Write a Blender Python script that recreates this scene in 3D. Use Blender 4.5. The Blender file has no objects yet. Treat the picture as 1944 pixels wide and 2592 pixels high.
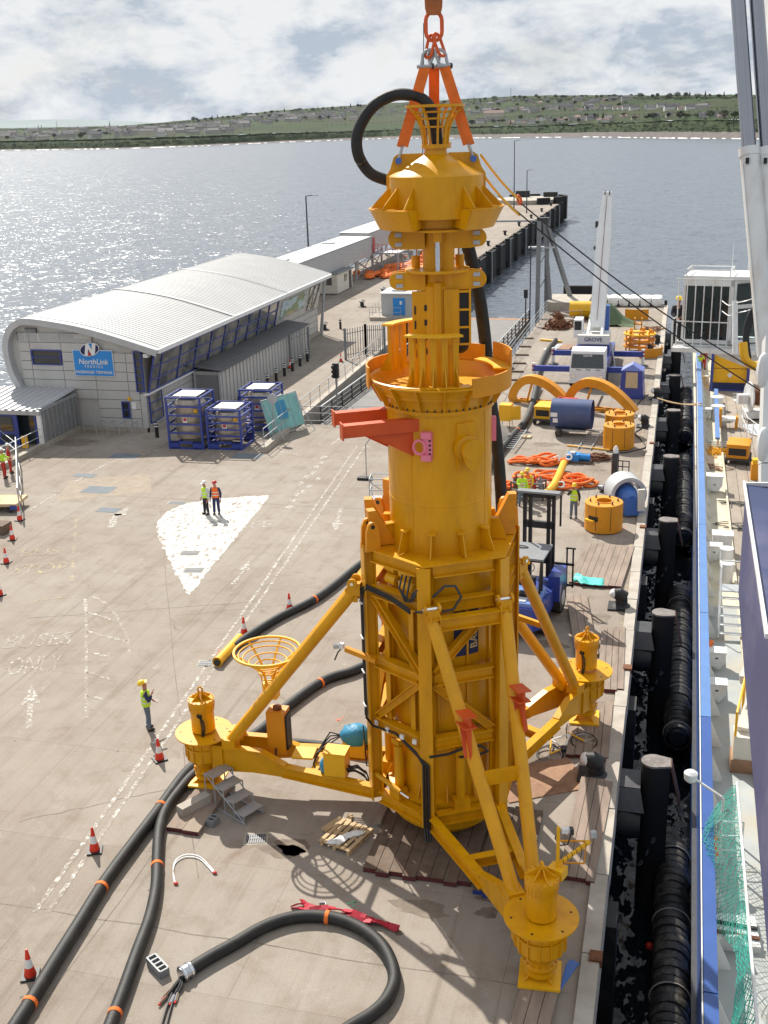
import bpy, math, random
from mathutils import Vector, Matrix
random.seed(7)
R = math.radians
PI = math.pi
S = bpy.context.scene
COL = S.collection
# ---------------------------------------------------------------- camera
# world: +Y runs along the quay edge, z = 0 is the quay deck, units are metres
CAM_H, CAM_F, CAM_YAW, CAM_ROLL = 18.5, 2800.0, R(15.1), R(1.8)   # focal length in pixels of a 1944 x 2592 frame
CAM_P = math.atan(971 * math.cos(CAM_ROLL) / CAM_F)
fw = Vector((0, math.cos(CAM_P), -math.sin(CAM_P)))
rt = Vector((1, 0, 0))
dn = Vector((0, -math.sin(CAM_P), -math.cos(CAM_P)))
ix = rt * math.cos(CAM_ROLL) + dn * math.sin(CAM_ROLL)
iy = -rt * math.sin(CAM_ROLL) + dn * math.cos(CAM_ROLL)
RZ = Matrix.Rotation(CAM_YAW, 3, 'Z')
fw, ix, iy = RZ @ fw, RZ @ ix, RZ @ iy
cd = bpy.data.cameras.new('camera')
cam = bpy.data.objects.new('camera', cd)
COL.objects.link(cam)
cam.matrix_world = Matrix(((ix.x, -iy.x, -fw.x, 0), (ix.y, -iy.y, -fw.y, 0), (ix.z, -iy.z, -fw.z, CAM_H), (0, 0, 0, 1)))
cd.sensor_fit = 'VERTICAL'
cd.sensor_height = 36.0
cd.lens = CAM_F / 2592 * 36
cd.clip_start = 0.3
cd.clip_end = 30000
S.camera = cam

def G(x, y, z=0.0):
 """survey helper: point of the photograph (1659 px wide) carried to the level z"""
 k = 1944 / 1659
 d = fw + ix * ((x * k - 972) / CAM_F) + iy * ((y * k - 1296) / CAM_F)
 t = (z - CAM_H) / d.z
 return Vector((d.x * t, d.y * t, z))

# ---------------------------------------------------------------- light
SUN_EL, SUN_AZ = R(43.5), R(127)          # azimuth counted from +X towards +Y
w = bpy.data.worlds.new('World')
S.world = w
w.use_nodes = True
nt = w.node_tree
nt.nodes.clear()
def N(t, **k):
 n = nt.nodes.new(t)
 for a, b in k.items(): setattr(n, a, b)
 return n
def LK(a, b): nt.links.new(a, b)
out = N('ShaderNodeOutputWorld')
bg = N('ShaderNodeBackground')
bg.inputs['Strength'].default_value = 0.056
sky = N('ShaderNodeTexSky', sky_type='NISHITA', sun_disc=False, sun_elevation=SUN_EL, sun_rotation=R(90) - SUN_AZ, altitude=10, air_density=1.0, dust_density=1.6, ozone_density=1.0)
tc = N('ShaderNodeTexCoord')
mp = N('ShaderNodeMapping')
mp.inputs['Scale'].default_value = (1.0, 1.0, 1.8)
mp.inputs['Location'].default_value = (3.1, 1.7, 0.4)
LK(tc.outputs['Generated'], mp.inputs['Vector'])
n1 = N('ShaderNodeTexNoise'); n1.inputs['Scale'].default_value = 7.5; n1.inputs['Detail'].default_value = 9; n1.inputs['Roughness'].default_value = 0.56; n1.inputs['Distortion'].default_value = 0.25
LK(mp.outputs['Vector'], n1.inputs['Vector'])
r1 = N('ShaderNodeValToRGB')                     # cloud cover: mostly cloud, few gaps
r1.color_ramp.elements[0].position = 0.24; r1.color_ramp.elements[0].color = (0.62, 0.62, 0.62, 1)
r1.color_ramp.elements[1].position = 0.46; r1.color_ramp.elements[1].color = (1, 1, 1, 1)
LK(n1.outputs['Fac'], r1.inputs['Fac'])
mp2 = N('ShaderNodeMapping')
mp2.inputs['Scale'].default_value = (1.0, 1.0, 2.2)
mp2.inputs['Location'].default_value = (0.55, 2.3, 0.05)
LK(tc.outputs['Generated'], mp2.inputs['Vector'])
n2 = N('ShaderNodeTexNoise'); n2.inputs['Scale'].default_value = 11.0; n2.inputs['Detail'].default_value = 10; n2.inputs['Roughness'].default_value = 0.62; n2.inputs['Distortion'].default_value = 0.15
LK(mp2.outputs['Vector'], n2.inputs['Vector'])
r2 = N('ShaderNodeValToRGB')                     # shaded undersides and bright tops of the clouds
e = r2.color_ramp.elements
e[0].position = 0.41; e[0].color = (6.2, 7.1, 8.4, 1)
e[1].position = 0.57; e[1].color = (11.2, 11.4, 11.6, 1)
m_ = r2.color_ramp.elements.new(0.48); m_.color = (8.9, 9.5, 10.2, 1)
LK(n2.outputs['Fac'], r2.inputs['Fac'])
mx = N('ShaderNodeMix', data_type='RGBA')
LK(r1.outputs['Color'], mx.inputs['Factor'])
LK(sky.outputs['Color'], mx.inputs[6])
LK(r2.outputs['Color'], mx.inputs[7])
LK(mx.outputs[2], bg.inputs['Color'])
LK(bg.outputs['Background'], out.inputs['Surface'])
ld = bpy.data.lights.new('sun', 'SUN')
ld.energy = 5.0
ld.angle = R(0.53)
ld.color = (1.0, 0.95, 0.86)
sun = bpy.data.objects.new('sun', ld)
COL.objects.link(sun)
sd = Vector((math.cos(SUN_EL) * math.cos(SUN_AZ), math.cos(SUN_EL) * math.sin(SUN_AZ), math.sin(SUN_EL)))
sun.rotation_euler = (-sd).to_track_quat('-Z', 'Y').to_euler()
sun.location = (-40, 60, 80)
S.view_settings.view_transform = 'Standard'
S.view_settings.look = 'None'
S.view_settings.exposure = 0.45
S.view_settings.gamma = 1.0
S.view_settings.use_curve_mapping = False
S.cycles.use_denoising = True
S.cycles.max_bounces = 6
S.cycles.diffuse_bounces = 3
S.cycles.glossy_bounces = 3
S.cycles.transparent_max_bounces = 12
S.cycles.caustics_reflective = False
S.cycles.caustics_refractive = False

# ---------------------------------------------------------------- helpers
class MB:
 """collects shapes; build() links them as one mesh object"""
 def __init__(s): s.v = []; s.f = []
 def add(s, vs, fs):
  o = len(s.v)
  s.v += [tuple(v) for v in vs]
  s.f += [tuple(i + o for i in f) for f in fs]
  return s
 def box(s, c, d, rz=0, m=None):
  h = [x / 2 for x in d]
  vs = [Vector((a * h[0], b * h[1], e * h[2])) for e in (-1, 1) for b in (-1, 1) for a in (-1, 1)]
  if m is None: m = Matrix.Rotation(rz, 3, 'Z')
  c = Vector(c)
  return s.add([m @ v + c for v in vs], [(0, 2, 3, 1), (4, 5, 7, 6), (0, 1, 5, 4), (2, 6, 7, 3), (0, 4, 6, 2), (1, 3, 7, 5)])
 def bx(s, x0, x1, y0, y1, z0, z1):
  return s.box(((x0 + x1) / 2, (y0 + y1) / 2, (z0 + z1) / 2), (abs(x1 - x0), abs(y1 - y0), abs(z1 - z0)))
 def frame(s, p, q, up=(0, 0, 1)):
  p, q = Vector(p), Vector(q)
  d = (q - p).normalized()
  u = Vector(up)
  if abs(d.dot(u)) > 0.98: u = Vector((0, 1, 0))
  a = d.cross(u).normalized()
  b = a.cross(d).normalized()
  return p, q, d, a, b
 def bar(s, p, q, wd, h, up=(0, 0, 1)):
  p, q, d, a, b = s.frame(p, q, up)
  vs = [e + a * (i * wd / 2) + b * (j * h / 2) for e in (p, q) for j in (-1, 1) for i in (-1, 1)]
  return s.add(vs, [(0, 1, 3, 2), (4, 6, 7, 5), (0, 4, 5, 1), (2, 3, 7, 6), (0, 2, 6, 4), (1, 5, 7, 3)])
 def ibeam(s, p, q, wd, h, t=0.03, up=(0, 0, 1)):
  p, q, d, a, b = s.frame(p, q, up)
  s.bar(p + b * (h / 2 - t / 2), q + b * (h / 2 - t / 2), wd, t, up)
  s.bar(p - b * (h / 2 - t / 2), q - b * (h / 2 - t / 2), wd, t, up)
  return s.bar(p, q, t, h - 2 * t, up)
 def tube(s, pts, r, n=8, closed=False, caps=True):
  pts = [Vector(p) for p in pts]
  m = len(pts)
  rs = r if isinstance(r, (list, tuple)) else [r] * m
  prev = None
  vs = []
  for i, p in enumerate(pts):
   if closed: t = (pts[(i + 1) % m] - pts[i - 1])
   else: t = pts[min(i + 1, m - 1)] - pts[max(i - 1, 0)]
   t.normalize()
   if prev is None:
    a = t.orthogonal().normalized() if abs(t.z) > 0.9 else t.cross(Vector((0, 0, 1))).normalized()
   else:
    a = prev - t * prev.dot(t)
    a = a.normalized() if a.length > 1e-6 else t.orthogonal().normalized()
   prev = a
   b = t.cross(a)
   vs += [p + (a * math.cos(2 * PI * k / n) + b * math.sin(2 * PI * k / n)) * rs[i] for k in range(n)]
  fs = []
  for i in range(m if closed else m - 1):
   j = (i + 1) % m
   for k in range(n):
    l = (k + 1) % n
    fs.append((i * n + k, i * n + l, j * n + l, j * n + k))
  if caps and not closed:
   fs.append(tuple(range(n))[::-1])
   fs.append(tuple((m - 1) * n + k for k in range(n)))
  return s.add(vs, fs)
 def lathe(s, prof, n=24, c=(0, 0, 0), a0=0.0, a1=360.0, cap=True, m=None):
  full = abs(a1 - a0) >= 359.9
  k = n if full else n + 1
  vs, fs = [], []
  c = Vector(c)
  for i in range(k):
   a = R(a0 + (a1 - a0) * i / n)
   for (r, z) in prof:
    v = Vector((r * math.cos(a), r * math.sin(a), z))
    vs.append((m @ v if m else v) + c)
  L = len(prof)
  for i in range(n):
   j = (i + 1) % k
   for q in range(L - 1):
    fs.append((i * L + q, j * L + q, j * L + q + 1, i * L + q + 1))
  if cap and full:
   if prof[0][0] > 1e-6: fs.append(tuple(i * L for i in range(k))[::-1])
   if prof[-1][0] > 1e-6: fs.append(tuple(i * L + L - 1 for i in range(k)))
  return s.add(vs, fs)
 def ring(s, r0, r1, z0, z1, n=24, c=(0, 0, 0), a0=0.0, a1=360.0):
  """solid annulus (or a sector of one)"""
  full = abs(a1 - a0) >= 359.9
  k = n if full else n + 1
  vs, fs = [], []
  for i in range(k):
   a = R(a0 + (a1 - a0) * i / n)
   ca, sa = math.cos(a), math.sin(a)
   for (r, z) in ((r0, z0), (r1, z0), (r1, z1), (r0, z1)):
    vs.append((c[0] + r * ca, c[1] + r * sa, c[2] + z))
  for i in range(n):
   j = (i + 1) % k
   for q in range(4):
    p = (q + 1) % 4
    fs.append((i * 4 + q, j * 4 + q, j * 4 + p, i * 4 + p))
  if not full:
   fs.append((0, 1, 2, 3)); fs.append(tuple((k - 1) * 4 + q for q in (3, 2, 1, 0)))
  return s.add(vs, fs)
 def plate(s, pts, t):
  """flat polygon in space with thickness t, centred on its plane"""
  pts = [Vector(p) for p in pts]
  nn = Vector((0, 0, 0))
  for i in range(len(pts)):
   nn += (pts[i] - pts[0]).cross(pts[(i + 1) % len(pts)] - pts[0])
  nn.normalize()
  n = len(pts)
  vs = [p - nn * t / 2 for p in pts] + [p + nn * t / 2 for p in pts]
  fs = [tuple(range(n))[::-1], tuple(range(n, 2 * n))] + [(i, (i + 1) % n, n + (i + 1) % n, n + i) for i in range(n)]
  return s.add(vs, fs)
 def sheet(s, pts):
  pts = [Vector(p) for p in pts]
  return s.add(pts, [tuple(range(len(pts)))])
 def blob(s, c, r, n=8, m=6, jit=0.0):
  c = Vector(c)
  rx, ry, rz = r if isinstance(r, (tuple, list)) else (r, r, r)
  vs, fs = [c + Vector((0, 0, -rz))], []
  for i in range(1, m):
   t = -PI / 2 + PI * i / m
   for k in range(n):
    a = 2 * PI * k / n
    q = 1 + random.uniform(-jit, jit)
    vs.append(c + Vector((rx * math.cos(t) * math.cos(a) * q, ry * math.cos(t) * math.sin(a) * q, rz * math.sin(t) * q)))
  vs.append(c + Vector((0, 0, rz)))
  for k in range(n): fs.append((0, 1 + (k + 1) % n, 1 + k))
  for i in range(m - 2):
   for k in range(n):
    a, b = 1 + i * n + k, 1 + i * n + (k + 1) % n
    fs.append((a, b, b + n, a + n))
  o = 1 + (m - 2) * n
  for k in range(n): fs.append((o + k, o + (k + 1) % n, len(vs) - 1))
  return s.add(vs, fs)
 def mesh(s, name, mat, smooth=None):
  me = bpy.data.meshes.new(name)
  me.from_pydata(s.v, [], s.f)
  me.update()
  if mat: me.materials.append(MT[mat] if isinstance(mat, str) else mat)
  if smooth:
   me.polygons.foreach_set('use_smooth', [True] * len(me.polygons))
   me.set_sharp_from_angle(angle=R(smooth))
  return me
 def build(s, name, mat, parent=None, smooth=35, loc=None, rz=None):
  o = bpy.data.objects.new(name, s.mesh(name, mat, smooth))
  COL.objects.link(o)
  if parent: o.parent = parent
  if loc is not None: o.location = loc
  if rz is not None: o.rotation_euler = (0, 0, rz)
  return o

def inst(me, name, parent=None, loc=(0, 0, 0), rz=0.0, sc=None):
 o = bpy.data.objects.new(name, me)
 COL.objects.link(o)
 if parent: o.parent = parent
 o.location = loc
 o.rotation_euler = (0, 0, rz)
 if sc: o.scale = sc
 return o
def tag(o, label=None, cat=None, group=None, kind=None):
 if label: o['label'] = label
 if cat: o['category'] = cat
 if group: o['group'] = group
 if kind: o['kind'] = kind
 return o
def thing(name, label, cat, loc=(0, 0, 0), rz=0.0, group=None):
 o = bpy.data.objects.new(name, None)
 COL.objects.link(o)
 o.location = loc
 o.rotation_euler = (0, 0, rz)
 o.empty_display_size = 0.2
 return tag(o, label, cat, group)
def dup(o, loc, rz, label=None, group=None, parent=None):
 c = o.copy(); COL.objects.link(c)
 c.parent = parent
 if parent is None:
  c.location = loc; c.rotation_euler = (0, 0, rz)
  if label: c['label'] = label
  if group: c['group'] = group
 for ch in list(o.children): dup(ch, None, None, parent=c)
 return c

# ---------------------------------------------------------------- materials
MT = {}
def material(name, col, rough=0.6, metal=0.0, var=0.12, vs=1.5, bump=0.0, bs=40.0, dirt=None, dirt_amt=0.3, ds=0.8, coat=0.0, spec=0.5, stretch=(1, 1, 1), local=False):
 """procedural surface: base colour, soft tone variation, optional stains, optional fine relief"""
 m = bpy.data.materials.new(name)
 m.use_nodes = True
 t = m.node_tree
 b = t.nodes['Principled BSDF']
 b.inputs['Roughness'].default_value = rough
 b.inputs['Metallic'].default_value = metal
 b.inputs['Specular IOR Level'].default_value = spec
 b.inputs['Coat Weight'].default_value = coat
 b.inputs['Coat Roughness'].default_value = 0.12
 if local:
  g = t.nodes.new('ShaderNodeTexCoord'); src = g.outputs['Object']
 else:
  g = t.nodes.new('ShaderNodeNewGeometry'); src = g.outputs['Position']
 mp = t.nodes.new('ShaderNodeMapping')
 mp.inputs['Scale'].default_value = stretch
 t.links.new(src, mp.inputs['Vector'])
 v = mp.outputs['Vector']
 def noise(s, d=6, rr=0.6):
  n = t.nodes.new('ShaderNodeTexNoise')
  n.inputs['Scale'].default_value = s
  n.inputs['Detail'].default_value = d
  n.inputs['Roughness'].default_value = rr
  t.links.new(v, n.inputs['Vector'])
  return n.outputs['Fac']
 hs = t.nodes.new('ShaderNodeHueSaturation')
 hs.inputs['Color'].default_value = (*col, 1)
 mr = t.nodes.new('ShaderNodeMapRange')
 mr.inputs['From Min'].default_value = 0.3; mr.inputs['From Max'].default_value = 0.7
 mr.inputs['To Min'].default_value = 1 - var; mr.inputs['To Max'].default_value = 1 + var
 t.links.new(noise(vs), mr.inputs['Value'])
 t.links.new(mr.outputs['Result'], hs.inputs['Value'])
 c = hs.outputs['Color']
 if dirt:
  rp = t.nodes.new('ShaderNodeMapRange')
  rp.inputs['From Min'].default_value = 0.5; rp.inputs['From Max'].default_value = 0.72
  rp.inputs['To Max'].default_value = dirt_amt
  t.links.new(noise(ds, 9, 0.66), rp.inputs['Value'])
  mx = t.nodes.new('ShaderNodeMix'); mx.data_type = 'RGBA'
  mx.inputs[7].default_value = (*dirt, 1)
  t.links.new(rp.outputs['Result'], mx.inputs['Factor'])
  t.links.new(c, mx.inputs[6])
  c = mx.outputs[2]
 t.links.new(c, b.inputs['Base Color'])
 if bump:
  bp = t.nodes.new('ShaderNodeBump')
  bp.inputs['Strength'].default_value = bump
  bp.inputs['Distance'].default_value = 0.03
  t.links.new(noise(bs, 5), bp.inputs['Height'])
  t.links.new(bp.outputs['Normal'], b.inputs['Normal'])
 MT[name] = m
 return m
M = material
M('yellow', (0.68, 0.318, 0.0008), 0.40, var=0.10, vs=1.1, dirt=(0.36, 0.14, 0.01), dirt_amt=0.34, ds=1.6, coat=0.18, spec=0.3, bump=0.06, bs=6, stretch=(1.6, 1.6, 0.5))
M('yellow_bright', (0.82, 0.43, 0.006), 0.48, var=0.07, vs=1.3, dirt=(0.4, 0.2, 0.02), dirt_amt=0.25, ds=2)
M('orange_yellow', (0.68, 0.27, 0.003), 0.5, var=0.08, vs=1.0, dirt=(0.25, 0.1, 0.02), dirt_amt=0.3, ds=1.5)
M('orange', (0.62, 0.082, 0.01), 0.5, var=0.1, vs=1.5, dirt=(0.35, 0.05, 0.02), dirt_amt=0.3)
M('sling', (0.80, 0.17, 0.02), 0.75, var=0.14, vs=5, bump=0.4, bs=60)
M('sling_dirty', (0.36, 0.11, 0.03), 0.8, var=0.25, vs=4, bump=0.4, bs=60)
M('red_sling', (0.42, 0.01, 0.03), 0.6, var=0.2, vs=6)
M('pink', (0.80, 0.21, 0.30), 0.45, var=0.06)
M('steel', (0.55, 0.57, 0.60), 0.28, 1.0, var=0.1, vs=4)
M('galv', (0.42, 0.44, 0.46), 0.5, 0.55, var=0.12, vs=3)
M('chrome', (0.8, 0.8, 0.82), 0.08, 1.0, var=0.02)
M('rod_steel', (0.30, 0.31, 0.34), 0.14, 1.0, var=0.04, vs=3)
M('dark_steel', (0.06, 0.06, 0.065), 0.5, 0.4, var=0.2, vs=3)
M('black', (0.012, 0.012, 0.013), 0.55, var=0.2, vs=5)
M('rubber', (0.010, 0.010, 0.010), 0.62, var=0.3, vs=2.5, dirt=(0.06, 0.05, 0.045), dirt_amt=0.4, ds=2.2, bump=0.25, bs=25)
M('tyre', (0.022, 0.021, 0.02), 0.55, var=0.4, vs=2, dirt=(0.2, 0.17, 0.12), dirt_amt=0.7, ds=2.6, bump=0.5, bs=14)
M('blue_paint', (0.028, 0.055, 0.29), 0.38, var=0.1, vs=2, coat=0.2)
M('blue_bolt', (0.05, 0.14, 0.45), 0.4, var=0.05)
M('blue_tarp', (0.03, 0.24, 0.42), 0.5, var=0.15, vs=5, bump=0.5, bs=12)
M('teal_tarp', (0.09, 0.56, 0.50), 0.55, var=0.15, vs=4, bump=0.4, bs=9)
M('white', (0.78, 0.78, 0.77), 0.45, var=0.05, vs=1, dirt=(0.42, 0.36, 0.28), dirt_amt=0.22, ds=2)
M('cream', (0.66, 0.63, 0.55), 0.5, var=0.06, dirt=(0.35, 0.26, 0.16), dirt_amt=0.25, ds=2)
M('clad', (0.50, 0.495, 0.48), 0.45, 0.1, var=0.06, vs=0.7, dirt=(.30, .28, .25), dirt_amt=.25, ds=.9, stretch=(1, 1, .4))
M('clad_dark', (0.25, 0.25, 0.25), 0.5, 0.2, var=0.08, vs=0.7)
M('grey_paint', (0.20, 0.21, 0.22), 0.5, var=0.1, vs=2)
M('pale_grey', (0.45, 0.46, 0.47), 0.5, var=0.07, vs=2)
M('rust', (0.16, 0.06, 0.025), 0.85, var=0.35, vs=6, bump=0.6, bs=30)
M('rust_plate', (0.30, 0.17, 0.10), 0.8, var=0.25, vs=2.5, dirt=(0.13, 0.05, 0.02), dirt_amt=0.6, ds=1.5, bump=0.3)
M('timber', (0.25, 0.19, 0.15), 0.85, var=0.25, vs=3, dirt=(0.33, 0.27, 0.21), dirt_amt=0.6, ds=2.2, bump=0.4, bs=30, stretch=(1, 0.25, 1))
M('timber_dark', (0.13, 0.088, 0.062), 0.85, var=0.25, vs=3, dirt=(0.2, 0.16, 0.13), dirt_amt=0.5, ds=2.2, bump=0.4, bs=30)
M('timber_new', (0.50, 0.36, 0.20), 0.8, var=0.15, vs=4, bump=0.3, bs=30)
M('plywood', (0.55, 0.42, 0.25), 0.8, var=0.12, vs=3)
M('timber_end', (0.10, 0.02, 0.02), 0.8, var=0.2)
M('stone', (0.36, 0.33, 0.27), 0.85, var=0.18, vs=1.4, dirt=(0.2, 0.16, 0.11), dirt_amt=0.5, ds=1.2, bump=0.4, bs=12)
M('coping', (0.40, 0.36, 0.31), 0.85, var=0.16, vs=1.4, dirt=(0.27, 0.2, 0.13), dirt_amt=0.45, ds=1.0, bump=0.4, bs=12)
M('pile_brown', (0.12, 0.055, 0.035), 0.8, var=0.3, vs=3, bump=0.4)
M('pile_black', (0.005, 0.005, 0.0055), 0.75, var=0.3, vs=3)
M('cone_red', (0.70, 0.035, 0.012), 0.5, var=0.06)
M('cone_white', (0.75, 0.75, 0.74), 0.4, var=0.05)
M('hivis', (0.52, 0.80, 0.03), 0.7, var=0.08, vs=8)
M('hivis_orange', (0.85, 0.16, 0.015), 0.7, var=0.08, vs=8)
M('reflective', (0.65, 0.67, 0.65), 0.4, var=0.03)
M('skin', (0.42, 0.20, 0.13), 0.6, var=0.08, vs=20)
M('jeans', (0.11, 0.15, 0.21), 0.85, var=0.15, vs=12)
M('navy', (0.02, 0.03, 0.10), 0.8, var=0.15, vs=12)
M('dark_cloth', (0.02, 0.02, 0.024), 0.85, var=0.2, vs=12)
M('red_cloth', (0.45, 0.03, 0.02), 0.8, var=0.1, vs=12)
M('light_shirt', (0.55, 0.58, 0.62), 0.8, var=0.08, vs=12)
M('helmet_white', (0.8, 0.8, 0.78), 0.35, var=0.02)
M('helmet_yellow', (0.8, 0.55, 0.02), 0.35, var=0.02)
M('helmet_red', (0.5, 0.03, 0.02), 0.35, var=0.02)
M('glass', (0.03, 0.04, 0.045), 0.06, var=0.2, vs=0.7, coat=0.5)
M('ship_blue', (0.035, 0.09, 0.30), 0.35, var=0.08, vs=1.5, coat=0.2)
M('ship_blue_light', (0.10, 0.21, 0.46), 0.4, var=0.08, vs=1.5)
M('ship_white', (0.70, 0.71, 0.70), 0.4, var=0.07, vs=1.5, dirt=(0.34, 0.17, 0.07), dirt_amt=0.4, ds=1.3, stretch=(1.5, 1.5, .5))
M('ship_grey', (0.36, 0.38, 0.37), 0.55, var=0.1, vs=1.2, dirt=(0.45, 0.33, 0.17), dirt_amt=0.5, ds=0.7)
M('ship_cream', (0.58, 0.53, 0.40), 0.6, var=0.12, vs=0.8, dirt=(0.45, 0.24, 0.08), dirt_amt=0.5, ds=0.8)
M('deck_wood', (0.30, 0.25, 0.20), 0.8, var=0.2, vs=2, dirt=(0.4, 0.34, 0.27), dirt_amt=0.5, ds=1.5, stretch=(1, 0.3, 1))
M('deck_green', (0.05, 0.24, 0.17), 0.6, var=0.1)
M('net_green', (0.03, 0.36, 0.28), 0.7, var=0.15, vs=5)
M('mesh_teal', (0.20, 0.45, 0.43), 0.6, var=0.1)
M('tarp_green', (0.085, 0.125, 0.055), 0.6, var=0.2, vs=2, bump=0.5, bs=6)
M('bag_white', (0.78, 0.78, 0.76), 0.7, var=0.06, vs=3, bump=0.3, bs=6)
M('paint_white', (0.66, 0.65, 0.60), 0.8, var=0.08, vs=3)
M('paint_yellow', (0.55, 0.42, 0.10), 0.8, var=0.15, vs=3)
M('sign_blue', (0.02, 0.25, 0.68), 0.4, var=0.02)
M('red_paint', (0.50, 0.03, 0.025), 0.45, var=0.1)
M('road', (0.20, 0.19, 0.18), 0.85, var=0.12, vs=1, bump=0.2)
M('water_stain', (0.12, 0.10, 0.08), 0.5, var=0.2)
# ---------------------------------------------------------------- ground, sea, land
SEA = -4.5
def nodes_of(name):
 m = bpy.data.materials.new(name); m.use_nodes = True; MT[name] = m
 t = m.node_tree
 return m, t, t.nodes['Principled BSDF']
def tnoise(t, vec, s, d=6, rr=0.6, dist=0.0):
 n = t.nodes.new('ShaderNodeTexNoise')
 n.inputs['Scale'].default_value = s; n.inputs['Detail'].default_value = d
 n.inputs['Roughness'].default_value = rr; n.inputs['Distortion'].default_value = dist
 if vec is not None: t.links.new(vec, n.inputs['Vector'])
 return n.outputs['Fac']
def tramp(t, fac, stops):
 r = t.nodes.new('ShaderNodeValToRGB')
 el = r.color_ramp.elements
 while len(el) < len(stops): el.new(0.5)
 for e_, (p, c) in zip(el, stops):
  e_.position = p; e_.color = (*c, 1) if len(c) == 3 else c
 t.links.new(fac, r.inputs['Fac'])
 return r.outputs['Color']
def tmix(t, fac, a, b, mode='MIX'):
 n = t.nodes.new('ShaderNodeMix'); n.data_type = 'RGBA'; n.blend_type = mode
 if hasattr(fac, 'links') or not isinstance(fac, (int, float)): t.links.new(fac, n.inputs['Factor'])
 else: n.inputs['Factor'].default_value = fac
 for s_, x in ((6, a), (7, b)):
  if isinstance(x, tuple): n.inputs[s_].default_value = (*x, 1)
  else: t.links.new(x, n.inputs[s_])
 return n.outputs[2]
def tpos(t, sc=(1, 1, 1)):
 g = t.nodes.new('ShaderNodeNewGeometry')
 mp = t.nodes.new('ShaderNodeMapping'); mp.inputs['Scale'].default_value = sc
 t.links.new(g.outputs['Position'], mp.inputs['Vector'])
 return mp.outputs['Vector']
def concrete_colour(t):
 p = tpos(t)
 c = tramp(t, tnoise(t, p, 0.13, 7, 0.62), [(0.30, (0.262, 0.214, 0.178)), (0.5, (0.302, 0.260, 0.221)), (0.70, (0.338, 0.300, 0.262))])
 blot = tramp(t, tnoise(t, p, 0.9, 8, 0.68, 0.4), [(0.34, (0.86, 0.83, 0.79)), (0.5, (1, 1, 1)), (0.68, (1.05, 1.05, 1.04))])
 c = tmix(t, 1.0, c, blot, 'MULTIPLY')
 grain = tramp(t, tnoise(t, p, 26, 6, 0.75), [(0.33, (0.78, 0.77, 0.75)), (0.55, (1.02, 1.02, 1.02)), (0.72, (1.12, 1.12, 1.1))])
 c = tmix(t, 0.85, c, grain, 'MULTIPLY')
 slab = t.nodes.new('ShaderNodeTexBrick'); slab.inputs['Scale'].default_value = 1.0; slab.inputs['Brick Width'].default_value = 6.0; slab.inputs['Row Height'].default_value = 4.6; slab.inputs['Mortar Size'].default_value = 0.012
 slab.inputs['Color1'].default_value = (0.88, 0.87, 0.86, 1); slab.inputs['Color2'].default_value = (1.05, 1.05, 1.05, 1); slab.inputs['Mortar'].default_value = (0.62, 0.58, 0.53, 1)
 t.links.new(p, slab.inputs['Vector']); c = tmix(t, 0.5, c, slab.outputs['Color'], 'MULTIPLY')
 scuff = tramp(t, tnoise(t, p, 1.7, 10, 0.75, 1.2), [(0.60, (0, 0, 0)), (0.72, (0.55, 0.55, 0.55))])
 c = tmix(t, scuff, c, (0.46, 0.44, 0.41))
 tyre_ = tramp(t, tnoise(t, tpos(t, (3.0, 0.05, 1)), 0.8, 4, 0.6, 0.3), [(0.58, (1, 1, 1)), (0.68, (0.80, 0.79, 0.77))])
 c = tmix(t, 0.8, c, tyre_, 'MULTIPLY')
 streak = tramp(t, tnoise(t, tpos(t, (2.6, 0.10, 1)), 1.0, 5, 0.7), [(0.36, (0.84, 0.82, 0.79)), (0.52, (1, 1, 1))])
 c = tmix(t, 0.5, c, streak, 'MULTIPLY')
 oil = tramp(t, tnoise(t, p, 0.55, 10, 0.72, 0.8), [(0.60, (0, 0, 0)), (0.70, (0.65, 0.65, 0.65))])
 c = tmix(t, oil, c, (0.17, 0.115, 0.075))
 spot = t.nodes.new('ShaderNodeTexVoronoi'); spot.inputs['Scale'].default_value = 0.9; spot.inputs['Randomness'].default_value = 1
 t.links.new(p, spot.inputs['Vector'])
 sp = tramp(t, spot.outputs['Distance'], [(0.035, (0.6, 0.6, 0.6)), (0.06, (0, 0, 0))])
 c = tmix(t, sp, c, (0.13, 0.10, 0.08))
 return c, p
m, t, b = nodes_of('concrete')
c, p = concrete_colour(t)
t.links.new(c, b.inputs['Base Color'])
b.inputs['Roughness'].default_value = 0.88
b.inputs['Specular IOR Level'].default_value = 0.25
bp = t.nodes.new('ShaderNodeBump'); bp.inputs['Strength'].default_value = 0.25; bp.inputs['Distance'].default_value = 0.02
t.links.new(tnoise(t, p, 18, 7, 0.7), bp.inputs['Height']); t.links.new(bp.outputs['Normal'], b.inputs['Normal'])
def worn(name, col, lo, hi, sc=7.0, stretch=(1, 1, 1)):
 """painted marking, worn through to the concrete in patches"""
 m, t, b = nodes_of(name)
 c, p = concrete_colour(t)
 k = tramp(t, tnoise(t, tpos(t, stretch), sc, 8, 0.7, 0.5), [(lo, (0, 0, 0)), (hi, (1, 1, 1))])
 t.links.new(tmix(t, k, c, col), b.inputs['Base Color'])
 b.inputs['Roughness'].default_value = 0.8
 b.inputs['Specular IOR Level'].default_value = 0.25
worn('worn_white', (0.56, 0.55, 0.51), 0.50, 0.60, 6)
worn('worn_white_faint', (0.50, 0.485, 0.45), 0.53, 0.62, 5)
worn('worn_yellow', (0.45, 0.36, 0.16), 0.52, 0.62, 5)
worn('worn_wedge', (0.60, 0.585, 0.545), 0.425, 0.47, 4.6, (1.0, 0.5, 1))
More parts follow.
